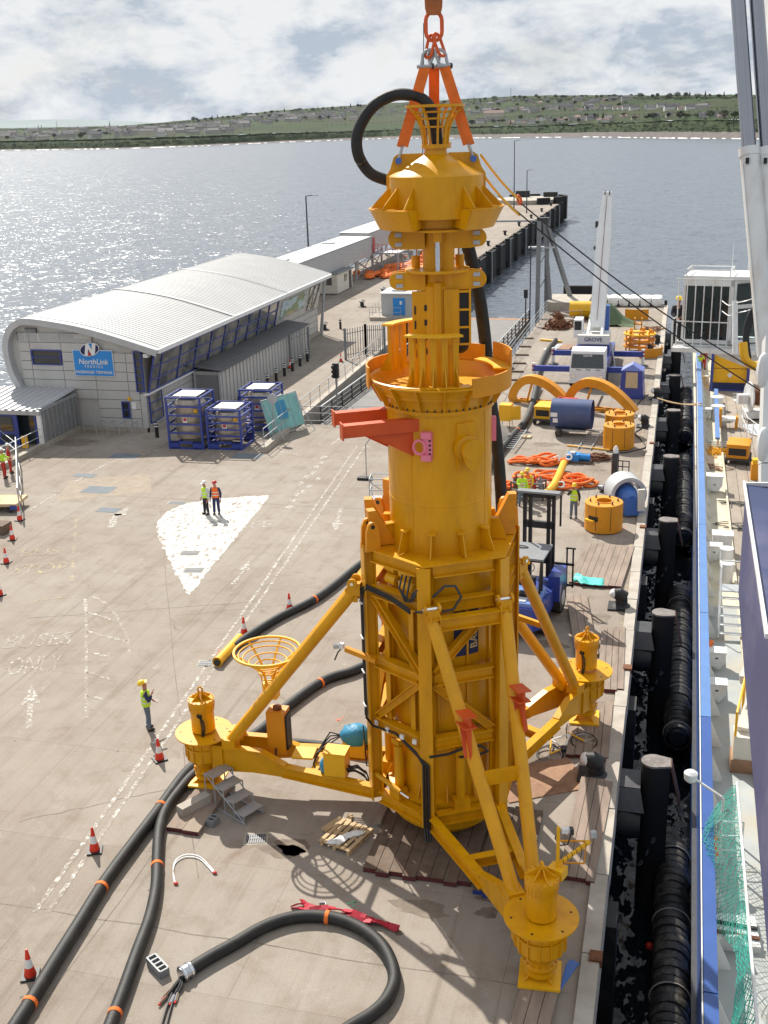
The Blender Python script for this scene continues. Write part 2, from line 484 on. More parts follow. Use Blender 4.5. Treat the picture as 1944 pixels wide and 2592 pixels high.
# sea
m, t, b = nodes_of('sea')
b.inputs['Base Color'].default_value = (0.115, 0.135, 0.165, 1)
b.inputs['Roughness'].default_value = 0.25
b.inputs['IOR'].default_value = 1.333
def tmath(t, op, a, b_):
 n = t.nodes.new('ShaderNodeMath'); n.operation = op
 for i, x in enumerate((a, b_)):
  if isinstance(x, (int, float)): n.inputs[i].default_value = x
  else: t.links.new(x, n.inputs[i])
 return n.outputs[0]
def wave_vec(sc, s, d, amp):
 n = t.nodes.new('ShaderNodeTexNoise'); n.inputs['Scale'].default_value = s; n.inputs['Detail'].default_value = d; n.inputs['Roughness'].default_value = 0.6
 t.links.new(tpos(t, sc), n.inputs['Vector'])
 v = t.nodes.new('ShaderNodeVectorMath'); v.operation = 'SUBTRACT'; t.links.new(n.outputs['Color'], v.inputs[0]); v.inputs[1].default_value = (.5, .5, .5)
 w_ = t.nodes.new('ShaderNodeVectorMath'); w_.operation = 'MULTIPLY'; t.links.new(v.outputs[0], w_.inputs[0]); w_.inputs[1].default_value = (amp, amp, 0)
 return w_.outputs[0]
def vadd(a, b_):
 v = t.nodes.new('ShaderNodeVectorMath'); v.operation = 'ADD'
 for i, x in enumerate((a, b_)):
  if isinstance(x, tuple): v.inputs[i].default_value = x
  else: t.links.new(x, v.inputs[i])
 return v.outputs[0]
wv_ = vadd(vadd(wave_vec((1, 1, 1), 0.2, 2, 0.5), wave_vec((0.7, 1.5, 1), 1.3, 3, 1.65)), (0, 0, 1))
nz = t.nodes.new('ShaderNodeVectorMath'); nz.operation = 'NORMALIZE'; t.links.new(wv_, nz.inputs[0])
t.links.new(nz.outputs[0], b.inputs['Normal'])
mb = MB()
mb.sheet([(-9000, -1500, SEA), (9000, -1500, SEA), (9000, 9500, SEA), (-9000, 9500, SEA)])
tag(mb.build('sea', 'sea', smooth=None), kind='structure')

# sheltered water in the gap between the berth and the ship
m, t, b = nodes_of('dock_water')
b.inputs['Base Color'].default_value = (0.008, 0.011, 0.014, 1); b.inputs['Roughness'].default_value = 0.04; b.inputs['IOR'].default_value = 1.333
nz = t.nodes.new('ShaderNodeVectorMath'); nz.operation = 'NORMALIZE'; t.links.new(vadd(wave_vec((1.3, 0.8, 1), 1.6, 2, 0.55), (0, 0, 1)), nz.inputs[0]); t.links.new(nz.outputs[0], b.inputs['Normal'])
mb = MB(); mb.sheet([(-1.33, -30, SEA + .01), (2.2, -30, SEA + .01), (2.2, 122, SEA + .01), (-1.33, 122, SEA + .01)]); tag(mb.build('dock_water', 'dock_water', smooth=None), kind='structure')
# quay and pier in one concrete slab outline
mb = MB()
OUT = [(-1.33, -40), (-1.33, 122.5), (-13.2, 122.5), (-13.2, 68), (-24.0, 68), (-24.9, 97), (-29, 118), (-29, 288), (-45, 288), (-45, 77), (-51, 75), (-90, 75), (-90, -40)]
n = len(OUT)
mb.add([(x, y, -9) for x, y in OUT] + [(x, y, 0) for x, y in OUT], [tuple(range(n, 2 * n))] + [(i, (i + 1) % n, n + (i + 1) % n, n + i) for i in range(n)])
quay = tag(mb.build('quay_deck', 'concrete', smooth=None), kind='structure')
# coping stones along the berth, each a block of its own
cs = MB().box((0, 0, -0.09), (0.46, 2.96, 0.34))
cs.v = [(x - (0.05 if x > 0 and z > 0 else 0), y, z) for x, y, z in cs.v]
cme = cs.mesh('coping_stone', 'coping')
y = 8.0
while y < 122:
 inst(cme, 'coping_stone', quay, (-1.09 + random.uniform(-.012, .012), y, random.uniform(0, .025)), random.uniform(-.002, .002)); y += 3.0
jm = MB().box((0, 0, 0), (0.3, 0.34, 0.2)).mesh('rusty_edge_bracket', 'rust')
for yy in (21.4, 36.3, 51.2, 66.2, 81.0): inst(jm, 'edge_bracket', quay, (-1.0, yy, 0.06))
# berth face: sheet piling below the coping
mb = MB()
pts = []
for i in range(0, 175):
 yy = -4 + i * 0.75
 pts += [(-1.36 + (0.3 if i % 2 else 0), yy), (-1.36 + (0.3 if i % 2 else 0), yy + 0.55)]
mb.add([(x, y, -0.3) for x, y in pts] + [(x, y, -8) for x, y in pts], [(i, i + 1, len(pts) + i + 1, len(pts) + i) for i in range(len(pts) - 1)])
tag(mb.build('berth_wall', 'pile_black', smooth=None), kind='structure')
mb = MB(); mb.bx(-28.98, -28.5, 118, 288, -8, -0.35); tag(mb.build('pier_wall', 'pile_black', smooth=None), kind='structure')
# slab joints: thin dark sealant strips let into the deck
def strip(mb, pts, wd, z=0.004):
 pts = [Vector((p[0], p[1], z)) for p in pts]
 for a, b_ in zip(pts, pts[1:]):
  d = (b_ - a).normalized(); q = Vector((-d.y, d.x, 0)) * wd / 2
  mb.sheet([a - q, b_ - q, b_ + q, a + q])
def wobble(a, b_, k=14, am=0.05):
 return [(a[0] + (b_[0] - a[0]) * i / k + random.uniform(-am, am), a[1] + (b_[1] - a[1]) * i / k + random.uniform(-am, am)) for i in range(k + 1)]
M('sealant', (0.20, 0.165, 0.135), 0.9, var=0.3)
for a, b_ in [(G(345, 1090), G(425, 1900)), (G(60, 1335), G(560, 1300)), (G(380, 1330), G(780, 1290)), (G(40, 1775), G(430, 1690)), ((-40, 51.5), (-15, 51.8)), ((-30, 58), (-30, 20)), ((-13, 14), (-13, 62)), ((-20, 20.2), (-1.4, 20.2)), ((-13, 45), (-1.4, 45)), ((-13, 70), (-1.4, 70)), ((-9, 66), (-9, 122)), ((-4, 52), (-4, 122)), ((-13, 92), (-1.4, 92)), ((-45, 190), (-29, 190)), ((-45, 150), (-29, 150))]:
 mb = MB(); strip(mb, wobble(a, b_), 0.03)
 mb.build('slab_joint', 'sealant', quay, smooth=None)
# linkspan road sunk between the quay and the pier
mb = MB()
mb.add([(-22.6, 68, -0.02), (-15, 68, -0.02), (-15, 117, -0.9), (-22.6, 117, -0.9), (-22.6, 68, -1.2), (-15, 68, -1.2), (-15, 117, -2.1), (-22.6, 117, -2.1)], [(0, 1, 2, 3), (4, 7, 6, 5), (0, 4, 5, 1), (1, 5, 6, 2), (2, 6, 7, 3), (3, 7, 4, 0)])
ls = tag(mb.build('linkspan_road', 'road', smooth=None), kind='structure')
mb = MB(); mb.add([(-22.6, 115.6, -0.868), (-15, 115.6, -0.868), (-15, 117, -0.893), (-22.6, 117, -0.893)], [(0, 1, 2, 3)]); mb.build('rusty_end_plate', 'rust_plate', ls, smooth=None)
for k, (y0, y1) in enumerate([(74, 78), (82, 86), (90, 94), (98, 102), (106, 110)]):
 mb = MB(); zz = lambda y: -0.02 - (y - 68) * 0.88 / 49 + 0.006
 mb.add([(-18.1, y0, zz(y0)), (-17.95, y0, zz(y0)), (-17.95, y1, zz(y1)), (-18.1, y1, zz(y1))], [(0, 1, 2, 3)]); mb.build('lane_dash', 'worn_white', ls, smooth=None)

# ---------------------------------------------------------------- the land across the bay
TAB = [(-700, 396, 393, 372, 340), (0, 381, 378.5, 357, 328), (300, 376.7, 374.5, 351, 322), (500, 370, 367, 345, 306), (700, 361, 357.5, 337, 285), (972, 351, 346, 330, 268), (1150, 350, 341, 321, 258), (1323, 348.6, 339, 319, 249), (1500, 347, 335, 313, 247), (1675, 350, 334, 306, 247), (1900, 352, 335, 302, 245), (2700, 362, 345, 305, 240)]
def tab(x):
 for a, b_ in zip(TAB, TAB[1:]):
  if x <= b_[0]:
   k = (x - a[0]) / (b_[0] - a[0]); return [a[i] + (b_[i] - a[i]) * k for i in range(1, 5)]
 return list(TAB[-1][1:])
K = 1659 / 1944
def land_point(x, u, up=0.0):
 """u: -2 shore, -1 head of the beach, 0 cliff top, 1 ridge"""
 ys, yb, yc, yr = tab(x)
 sh = G(x * K, ys * K, SEA)
 L0 = math.hypot(sh.x, sh.y)
 if u <= -1: yy, dist = ys + (yb - ys) * (u + 2), L0 + 25 * (u + 2)
 elif u <= 0: yy, dist = yb + (yc - yb) * (u + 1), L0 + 25 + 30 * (u + 1)
 else:
  yy, dist = yc + (yr - yc) * u, L0 + 55 + (L0 * 0.55) * u
 d = fw + ix * ((x - 972) / CAM_F) + iy * ((yy - 1296) / CAM_F)
 hd = math.hypot(d.x, d.y)
 return Vector((d.x / hd * dist, d.y / hd * dist, CAM_H + d.z / hd * dist + up))
m, t, b = nodes_of('fields')
p = tpos(t)
vo = t.nodes.new('ShaderNodeTexVoronoi'); vo.inputs['Scale'].default_value = 0.0065; vo.inputs['Randomness'].default_value = 0.8
t.links.new(p, vo.inputs['Vector'])
sepc = t.nodes.new('ShaderNodeSeparateColor'); t.links.new(vo.outputs['Color'], sepc.inputs['Color'])
c = tramp(t, sepc.outputs[0], [(0.0, (0.019, 0.031, 0.011)), (0.35, (0.028, 0.052, 0.014)), (0.6, (0.04, 0.052, 0.02)), (1.0, (0.022, 0.038, 0.013))])
c = tmix(t, 0.8, c, tramp(t, tnoise(t, p, 0.03, 6), [(0.3, (0.75, 0.78, 0.75)), (0.7, (1.15, 1.12, 1.1))]), 'MULTIPLY')
t.links.new(c, b.inputs['Base Color']); b.inputs['Roughness'].default_value = 0.9; b.inputs['Specular IOR Level'].default_value = 0.1
m, t, b = nodes_of('scrub')
p = tpos(t)
c = tramp(t, tnoise(t, p, 0.06, 8, 0.7), [(0.33, (0.016, 0.026, 0.01)), (0.5, (0.03, 0.05, 0.018)), (0.68, (0.055, 0.075, 0.03))])
t.links.new(c, b.inputs['Base Color']); b.inputs['Roughness'].default_value = 0.9; b.inputs['Specular IOR Level'].default_value = 0.1
M('shingle', (0.11, 0.09, 0.085), 0.9, var=0.25, vs=0.05)
M('surf', (0.85, 0.86, 0.86), 0.7, var=0.05)
M('far_hill', (0.17, 0.22, 0.23), 0.9, var=0.12, vs=0.003)
XS = [-700 + i * 17 for i in range(201)]
def strip_land(us, jit):
 mb = MB(); vs = []
 for x in XS:
  for u in us:
   v = land_point(x, u); v.z += random.uniform(-jit, jit) if -1 < u else 0
   vs.append(v)
 L = len(us)
 return mb.add(vs, [(i * L + q, (i + 1) * L + q, (i + 1) * L + q + 1, i * L + q + 1) for i in range(len(XS) - 1) for q in range(L - 1)])
tag(strip_land([-2.15, -2, -1.5, -0.97], 0.3).build('beach', 'shingle'), kind='structure')
tag(strip_land([-1, -0.75, -0.5, -0.25, 0.01], 1.0).build('coastal_bank', 'scrub'), kind='structure')
tag(strip_land([0, 0.04, 0.1, 0.2, 0.3, 0.4, 0.5, 0.6, 0.7, 0.8, 0.9, 1.0, 1.1], 0.9).build('farmland_hill', 'fields'), kind='structure')
mb = MB()
for x in range(-100, 2300, 8):
 k = random.uniform(0.3, 1.3)
 if random.random() < 0.5: continue
 a = land_point(x, -2.0); b_ = land_point(x + 8, -2.0)
 d = Vector((a.x, a.y, 0)).normalized() * 9 * k
 z0 = Vector((0, 0, 0.35 + 0.5 * k))
 mb.sheet([a - d + Vector((0, 0, 0.1)), b_ - d + Vector((0, 0, 0.1)), b_ + z0 + d * .2, a + z0 + d * .2])
tag(mb.build('surf_line', 'surf', smooth=None), 'white surf breaking along the far shore', kind='stuff')
# far hills at the left horizon, distance haze painted into their pale blue
mb = MB(); vs = []
for i in range(60):
 x = -900 + i * 32
 yy = 356 - x * 0.0314 - (38 + 12 * math.sin(x * 0.006 + 1.1) - max(0, (x - 350)) * 0.03)
 d = fw + ix * ((x - 972) / CAM_F) + iy * ((yy - 1296) / CAM_F)
 hd = math.hypot(d.x, d.y)
 vs += [(d.x / hd * 7500, d.y / hd * 7500, CAM_H + d.z / hd * 7500), (d.x / hd * 6000, d.y / hd * 6000, -10)]
mb.add(vs, [(2 * i, 2 * i + 2, 2 * i + 3, 2 * i + 1) for i in range(59)])
tag(mb.build('hills', 'far_hill'), kind='structure')

# houses of the town
M('harl_white', (0.62, 0.61, 0.59), 0.8, var=0.05, vs=0.2)
M('harl_grey', (0.40, 0.385, 0.36), 0.8, var=0.08, vs=0.2)
M('harl_tan', (0.55, 0.49, 0.41), 0.8, var=0.08, vs=0.2)
M('slate', (0.11, 0.105, 0.115), 0.7, var=0.12, vs=0.2)
M('slate_brown', (0.20, 0.13, 0.11), 0.7, var=0.12, vs=0.2)
def house_mesh(w_, d_, h_, rh, wall, roof):
 a = MB()
 x, y = w_ / 2, d_ / 2
 a.add([(-x, -y, -3), (x, -y, -3), (x, y, -3), (-x, y, -3), (-x, -y, h_), (x, -y, h_), (x, y, h_), (-x, y, h_), (-x, 0, h_ + rh), (x, 0, h_ + rh)], [(0, 1, 5, 4), (2, 3, 7, 6), (1, 2, 6, 9, 5), (3, 0, 4, 8, 7)])
 r = MB(); o = 0.5
 r.plate([(-x - .3, -y - o, h_ - o * rh / y + .1), (x + .3, -y - o, h_ - o * rh / y + .1), (x + .3, 0, h_ + rh + .1), (-x - .3, 0, h_ + rh + .1)], 0.25)
 r.plate([(-x - .3, 0, h_ + rh + .1), (x + .3, 0, h_ + rh + .1), (x + .3, y + o, h_ - o * rh / y + .1), (-x - .3, y + o, h_ - o * rh / y + .1)], 0.25)
 for s_ in (-1, 1): r.box((s_ * (x - 0.6), 0, h_ + rh + 0.6), (0.8, 1.0, 1.6))
 wn = MB()
 for s_ in (-0.3, 0.0, 0.3):
  for zz in ((1.4, 3.9) if h_ > 4 else (1.4,)):
   wn.box((s_ * w_, -y - 0.02, zz), (1.2, 0.1, 1.3)); 
 return a.mesh('wall', wall, None), r.mesh('roof', roof, None), wn.mesh('window', 'glass', None)
HM = [house_mesh(11, 8, 5, 3.2, 'harl_grey', 'slate'), house_mesh(16, 8, 5, 3.2, 'harl_white', 'slate'), house_mesh(12, 8, 3, 3, 'harl_tan', 'slate_brown'), house_mesh(22, 9, 5.5, 3.4, 'harl_grey', 'slate'), house_mesh(10, 8, 3, 3, 'harl_white', 'slate_brown'), house_mesh(26, 10, 6, 3.5, 'harl_tan', 'slate')]
HL = ['small grey house with slate roof in the town across the bay', 'long white house with slate roof in the town across the bay', 'low tan bungalow with brown roof across the bay', 'long grey terrace with slate roof across the bay', 'low white bungalow with brown roof across the bay', 'large tan terrace building in the town across the bay']
def house(x, u, k, rz, sc=1.0):
 p = land_point(x, u)
 a = math.atan2(p.y, p.x) - PI / 2
 h = thing('house', HL[k], 'house', p, a + rz, 'houses on the far shore')
 h.scale = (sc, sc, sc)
 inst(HM[k][0], 'wall', h); inst(HM[k][1], 'roof', h)
rnd = random.Random(11)
for x0, x1, u0, u1, cnt, kinds, sc in [(0, 330, 0.05, 0.75, 44, (0, 3, 1, 5), 1.25), (330, 620, 0.1, 0.7, 66, (0, 3, 5, 3, 1), 1.3), (620, 900, 0.45, 0.88, 52, (0, 3, 1, 0, 5), 1.15), (880, 1160, 0.5, 0.85, 18, (0, 2, 3), 1.0), (1150, 1560, 0.04, 0.2, 34, (0, 2, 4, 1, 0), 0.95), (1180, 1560, 0.46, 0.62, 40, (1, 0, 2, 3, 4), 0.95), (1560, 1900, 0.04, 0.18, 9, (2, 4, 0), 0.9), (1560, 1800, 0.45, 0.58, 12, (1, 3, 4), 0.95), (1120, 1600, 0.68, 0.93, 26, (0, 2, 3, 0), 0.95)]:
 for i in range(cnt):
  house(x0 + (x1 - x0) * (i + rnd.uniform(0.1, 0.9)) / cnt, rnd.uniform(u0, u1), rnd.choice(kinds), rnd.choice((0, 0, PI / 2, 0.3, -0.3, 0.15)), sc * rnd.uniform(0.85, 1.2))
# larger hall on the right slope, church tower at the left
p = land_point(1250, 0.34)
h = thing('village_hall', 'large brown-roofed hall on the green slope across the bay', 'hall', p, math.atan2(p.y, p.x) - PI / 2)
a, r, wn = house_mesh(46, 20, 9, 6, 'harl_tan', 'slate_brown')
inst(a, 'wall', h); inst(r, 'roof', h)
p = land_point(104, 0.25)
h = thing('church_tower', 'square church tower with corner pinnacles in the far town', 'church', p, math.atan2(p.y, p.x) - PI / 2)
MB().bx(-4.5, 4.5, -4.5, 4.5, -3, 24).build('tower', 'harl_grey', h)
for sx in (-1, 1):
 for sy in (-1, 1): MB().bx(sx * 4 - 1, sx * 4 + 1, sy * 4 - 1, sy * 4 + 1, 24, 30).build('pinnacle', 'harl_grey', h)
p = land_point(280, 0.35)
h = thing('church_spire', 'thin pointed church spire above the far town roofs', 'church', p)
MB().lathe([(3.2, -3), (3.0, 16), (0.1, 34)], 6).build('spire', 'harl_grey', h)
# masts on the skyline
for x, hh_ in ((1293, 32), (1200, 20), (145, 26)):
 p = land_point(x, 0.97)
 tag(MB().tube([p - Vector((0, 0, 2)), p + Vector((0, 0, hh_))], [0.9, 0.5], 5).build('radio_mast', 'grey_paint'), {1293: 'tallest thin mast standing on the skyline ridge', 1200: 'short thin mast on the skyline ridge behind the hose', 145: 'thin mast beside the church tower in the far town'}[x], 'mast')
# trees: trunk with a crown of many small leaf clumps
M('leaves', (0.028, 0.042, 0.018), 0.85, var=0.45, vs=0.35, spec=0.15)
M('bark', (0.08, 0.06, 0.045), 0.9, var=0.2)
def crown_mesh(seed, rx, rz, cz, cnt, conif=False):
 q = random.Random(seed); mb = MB()
 for i in range(cnt):
  th = q.uniform(0, 2 * PI); zz = q.uniform(-1, 1); rr = q.uniform(0.45, 1.0)
  k = math.sqrt(max(0, 1 - zz * zz)) * rr
  if conif: k = (1 - zz) * 0.5 * rr
  lump = 1 + 0.25 * math.sin(3 * th + seed) * math.cos(2.5 * zz + seed)
  c = Vector((math.cos(th) * k * rx * lump, math.sin(th) * k * rx * lump, cz + zz * rz * rr))
  s_ = q.uniform(0.5, 1.1)
  a = Vector((q.uniform(-1, 1), q.uniform(-1, 1), q.uniform(-.6, .6))).normalized() * s_
  b_ = a.orthogonal().normalized() * s_ * 0.8
  mb.sheet([c - a, c - b_, c + a, c + b_])
 return mb.mesh('crown', 'leaves', None)
TR = [(crown_mesh(s_, rx, rz, cz, cnt, cf), MB().tube([(0, 0, -2), (0, 0, cz * .6), (0.3, 0.1, cz + rz * .3)], [0.45, 0.3, 0.12], 5).mesh('trunk', 'bark', None)) for s_, rx, rz, cz, cnt, cf in ((1, 5, 4, 6, 240, 0), (2, 7, 4.5, 6.5, 300, 0), (3, 3, 6.5, 8, 220, 1), (4, 9, 4, 5.5, 340, 0))]
TL = ['rounded dark tree among the houses across the bay', 'broad dark tree among the houses across the bay', 'tall pointed conifer among the houses across the bay', 'wide spreading tree clump on the far slope']
def tree(x, u, k, sc):
 p = land_point(x, u)
 o = thing('tree', TL[k], 'tree', p, random.uniform(0, 6), 'trees on the far shore')
 o.scale = (sc, sc, sc * random.uniform(0.85, 1.2))
 inst(TR[k][0], 'crown', o); inst(TR[k][1], 'trunk', o)
for x0, x1, u0, u1, cnt, sc in [(0, 330, 0.0, 0.6, 16, 0.95), (330, 900, 0.35, 0.95, 24, 0.9), (480, 950, 0.95, 1.0, 34, 1.0), (1130, 1560, 0.04, 0.22, 24, 0.75), (1130, 1600, 0.48, 0.64, 16, 0.75), (1100, 1900, 0.95, 1.0, 46, 0.8), (1560, 1900, 0.05, 0.2, 12, 0.8), (1150, 1600, 0.72, 0.93, 16, 0.75)]:
 for i in range(cnt): tree(x0 + (x1 - x0) * (i + rnd.uniform(0, 1)) / cnt, rnd.uniform(u0, u1), rnd.choice((0, 1, 2, 3, 0, 1, 3)), sc * rnd.uniform(0.7, 1.25))
# bushes and hedge rows: one mass nobody could count
mb = MB()
def clump(p, r, cnt):
 for _ in range(cnt):
  c = p + Vector((rnd.gauss(0, r), rnd.gauss(0, r), abs(rnd.gauss(0, r * .45))))
  s_ = rnd.uniform(0.5, 1.3)
  a = Vector((rnd.uniform(-1, 1), rnd.uniform(-1, 1), rnd.uniform(-.7, .7))).normalized() * s_
  b_ = a.orthogonal().normalized() * s_ * 0.8
  mb.sheet([c - a, c - b_, c + a, c + b_])
for i in range(900): clump(land_point(rnd.uniform(-60, 2000), rnd.uniform(-0.95, 0.03)), 2.0, 12)
for i in range(620): clump(land_point(rnd.uniform(0, 980), rnd.uniform(0.88, 1.0)), 3.2, 10)
for i in range(90): clump(land_point(rnd.uniform(0, 900), rnd.uniform(0.4, 0.9)), 2.2, 9)
for i in range(120): clump(land_point(rnd.uniform(1000, 1950), rnd.choice((rnd.uniform(0.02, 0.2), rnd.uniform(0.5, 0.9)))), 2.0, 9)
for i in range(620): clump(land_point(rnd.uniform(1000, 1950), rnd.uniform(0.9, 1.0)), 2.2, 10)
for u_ in (0.2, 0.33, 0.48): 
 for i in range(110): clump(land_point(620 + i * 11.6, u_ + 0.03 * math.sin(i * .2)), 1.0, 5)
tag(mb.build('hedge_and_scrub', 'leaves', smooth=None), 'dark scrub and hedges covering the far bank and ridge', kind='stuff')

# the sea air between the quay and the far shore
m = bpy.data.materials.new('sea_haze'); m.use_nodes = True; t = m.node_tree; t.nodes.clear()
o_ = t.nodes.new('ShaderNodeOutputMaterial'); v_ = t.nodes.new('ShaderNodeVolumePrincipled'); v_.inputs['Color'].default_value = (.80, .87, .95, 1); v_.inputs['Density'].default_value = 0.000012; v_.inputs['Anisotropy'].default_value = 0.2
t.links.new(v_.outputs['Volume'], o_.inputs['Volume'])
mb = MB(); mb.bx(-9100, 9100, -1600, 9600, -10.5, 190); o = mb.build('haze', None, smooth=None); o.data.materials.append(m); tag(o, 'thin pale sea haze over the bay', kind='stuff')
# ---------------------------------------------------------------- the yellow rig
RC = Vector((-5.62, 26.43, 0))
rig = thing('subsea_rig', 'towering yellow steel tripod rig with funnel top standing on three jack feet', 'drilling rig', RC)
def pol(a, r, z): return Vector((r * math.cos(R(a)), r * math.sin(R(a)), z))
def leg_part(mb, name, al, mat='yellow', parent=None, smooth=35):
 if parent: return mb.build(name, mat, parent, smooth)
 return mb.build(name, mat, rig, smooth, rz=R(al))
Y = 'yellow'
HR = 1.97
COLS = (-150, -90, -30, 30, 90, 150)
for a in COLS:
 mb = MB(); mb.ibeam(pol(a, HR, 0.95), pol(a, HR, 8.36 if a not in (-150, 30) else 8.5), 0.34, 0.32, 0.04, up=pol(a, 1, 0))
 mb.build('column', Y, rig)
def face_pts(a, r=HR): return pol(a - 30, r, 0), pol(a + 30, r, 0)
Z = Vector((0, 0, 1))
for a in (-120, -60, 0, 60, 120, 180):
 p, q = face_pts(a)
 d = (q - p).normalized() * 0.2
 p2, q2 = p + d, q - d
 for z, h_ in ((8.24, 0.34), (7.28, 0.32), (5.26, 0.32), (3.42, 0.32), (1.10, 0.34)):
  MB().ibeam(p2 + Z * z, q2 + Z * z, 0.26, h_, 0.03).build('ring_beam', Y, rig)
 up = (a in (-120, 0, 120))
 u1, l1 = (p2, q2) if up else (q2, p2)
 MB().ibeam(u1 + Z * 7.1, l1 + Z * 5.45, 0.2, 0.2, 0.025).build('diagonal_brace', Y, rig)
 u1, l1 = (l1, u1)
 MB().ibeam(u1 + Z * 5.1, l1 + Z * 3.6, 0.2, 0.2, 0.025).build('diagonal_brace', Y, rig)
 if a in (-120, 60):
  for k in (0.26, 0.74):
   MB().ibeam(p.lerp(q, k) * 0.93 + Z * 3.6, p.lerp(q, k) * 0.93 + Z * 7.1, 0.16, 0.16, 0.02, up=pol(a, 1, 0)).build('guide_rail', Y, rig)
# deck plate with the barrel through it
mb = MB()
o = [pol(a, HR + 0.17, 8.42) for a in COLS]; i_ = [pol(a, 1.25, 8.42) for a in COLS]
vs = [v - Z * 0.04 for v in o] + o + [v - Z * 0.04 for v in i_] + i_
mb.add(vs, [f for k in range(6) for f in ((6 + k, 6 + (k + 1) % 6, 18 + (k + 1) % 6, 18 + k), (k, 12 + k, 12 + (k + 1) % 6, (k + 1) % 6), (k, (k + 1) % 6, 6 + (k + 1) % 6, 6 + k))])
mb.build('deck_plate', Y, rig, None)
# barrel inside and above the frame
MB().lathe([(1.36, 3.3), (1.36, 3.5), (1.42, 3.5), (1.42, 8.1), (1.31, 8.2), (1.31, 9.66), (1.318, 9.67), (1.318, 9.70), (1.31, 9.71), (1.31, 11.98)], 64).build('main_barrel', Y, rig)
MB().lathe([(1.20, 0.2), (1.45, 0.45), (1.45, 0.95), (1.56, 1.0), (1.56, 1.35), (1.38, 1.4), (1.38, 3.3), (1.2, 3.3)], 48).build('base_skirt', Y, rig)
for k in range(12):
 a = k * 30 + 8
 MB().bar(pol(a, 1.43, 3.6), pol(a, 1.43, 7.1), 0.05, 0.1, up=pol(a, 1, 0)).build('barrel_stiffener', Y, rig)
 MB().plate([pol(a + 7, 1.38, 1.42), pol(a + 7, 1.60, 1.42), pol(a + 7, 1.38, 1.85)], 0.03).build('skirt_gusset', Y, rig)
for k in range(12):
 a = k * 30 + 3
 g = MB(); g.plate([pol(a, 1.31, 8.44), pol(a, 1.72, 8.44), pol(a, 1.52, 8.98), pol(a, 1.31, 8.98)], 0.035)
 g2 = g.build('deck_gusset', Y, rig)
 MB().plate([pol(a - 4, 1.31, 9.0), pol(a - 4, 1.5, 9.0), pol(a + 4, 1.5, 9.0), pol(a + 4, 1.31, 9.0)], 0.04).build('gusset_cap', Y, g2)
# painted name panel seen through the front bay
pn = MB(); a = -52
for j in range(7):
 pn.add([pol(a - 14 + j * 4, 1.44, 5.65), pol(a - 10 + j * 4, 1.44, 5.65), pol(a - 10 + j * 4, 1.44, 6.9), pol(a - 14 + j * 4, 1.44, 6.9)], [(0, 1, 2, 3)])
pn.build('name_panel', 'navy', rig, 60)
M('letter_cream', (0.62, 0.5, 0.28), 0.6)
def text(s_, size, name, mat, parent, m, extr=0.004, align='CENTER', font_shear=0.0, space=1.0):
 cu = bpy.data.curves.new(name, 'FONT')
 cu.body = s_; cu.size = size; cu.extrude = extr; cu.align_x = align; cu.align_y = 'CENTER'
 cu.shear = font_shear; cu.space_character = space; cu.offset = size * 0.012
 o = bpy.data.objects.new(name + '_tmp', cu); COL.objects.link(o)
 dg = bpy.context.evaluated_depsgraph_get(); dg.update()
 me = bpy.data.meshes.new_from_object(o.evaluated_get(dg))
 bpy.data.objects.remove(o); bpy.data.curves.remove(cu)
 me.materials.clear(); me.materials.append(MT[mat] if isinstance(mat, str) else mat)
 ob = bpy.data.objects.new(name, me); COL.objects.link(ob)
 if parent: ob.parent = parent
 ob.matrix_local = m
 return ob
def plane_m(o, xdir, ydir):
 x_, y_ = Vector(xdir).normalized(), Vector(ydir).normalized(); z_ = x_.cross(y_)
 return Matrix(((x_.x, y_.x, z_.x, o[0]), (x_.y, y_.y, z_.y, o[1]), (x_.z, y_.z, z_.z, o[2]), (0, 0, 0, 1)))
text('BAUER', 0.30, 'lettering', 'letter_cream', rig, plane_m(pol(-44, 1.455, 6.27), (0, 0, 1), pol(-44 - 90, 1, 0)), 0.004)

# guide horns and lugs round the deck
for a, r0, h_ in ((-150, 1.5, 0.95), (-165, 1.5, 1.1), (-210, 1.5, 1.2), (18, 1.5, 1.1), (75, 1.5, 1.15), (105, 1.5, 1.1)):
 t_ = pol(a + 90, 0.13, 0)
 for s_ in (-1,):
  g = MB()
  sec = [pol(a, r0 - 0.28, 8.44), pol(a, r0 + 0.42, 8.44), pol(a, r0 + 0.46, 8.44 + h_), pol(a, r0 + 0.26, 8.44 + h_)]
  g.plate(sec, 0.26)
  g.build('guide_horn', 'orange_yellow', rig)
for a in (-150, -140, 30, 42, 150, 160):
 g = MB(); c0 = pol(a, 1.95, 0); t_ = pol(a + 90, 1, 0)
 n_ = pol(a, 1, 0)
 outl = [(-0.2, 8.4), (0.2, 8.4), (0.17, 8.95)] + [(0.13 * math.cos(x), 9.05 + 0.13 * math.sin(x)) for x in [PI * k / 6 for k in range(7)]] + [(-0.17, 8.95)]
 g.plate([c0 + n_ * u + Z * v for u, v in outl], 0.09)
 lg = g.build('lifting_lug', 'orange_yellow', rig)
 g = MB(); g.tube([c0 + Z * 9.05 - t_ * 0.047, c0 + Z * 9.05 + t_ * 0.047], 0.06, 10); g.build('lug_hole', 'black', lg)

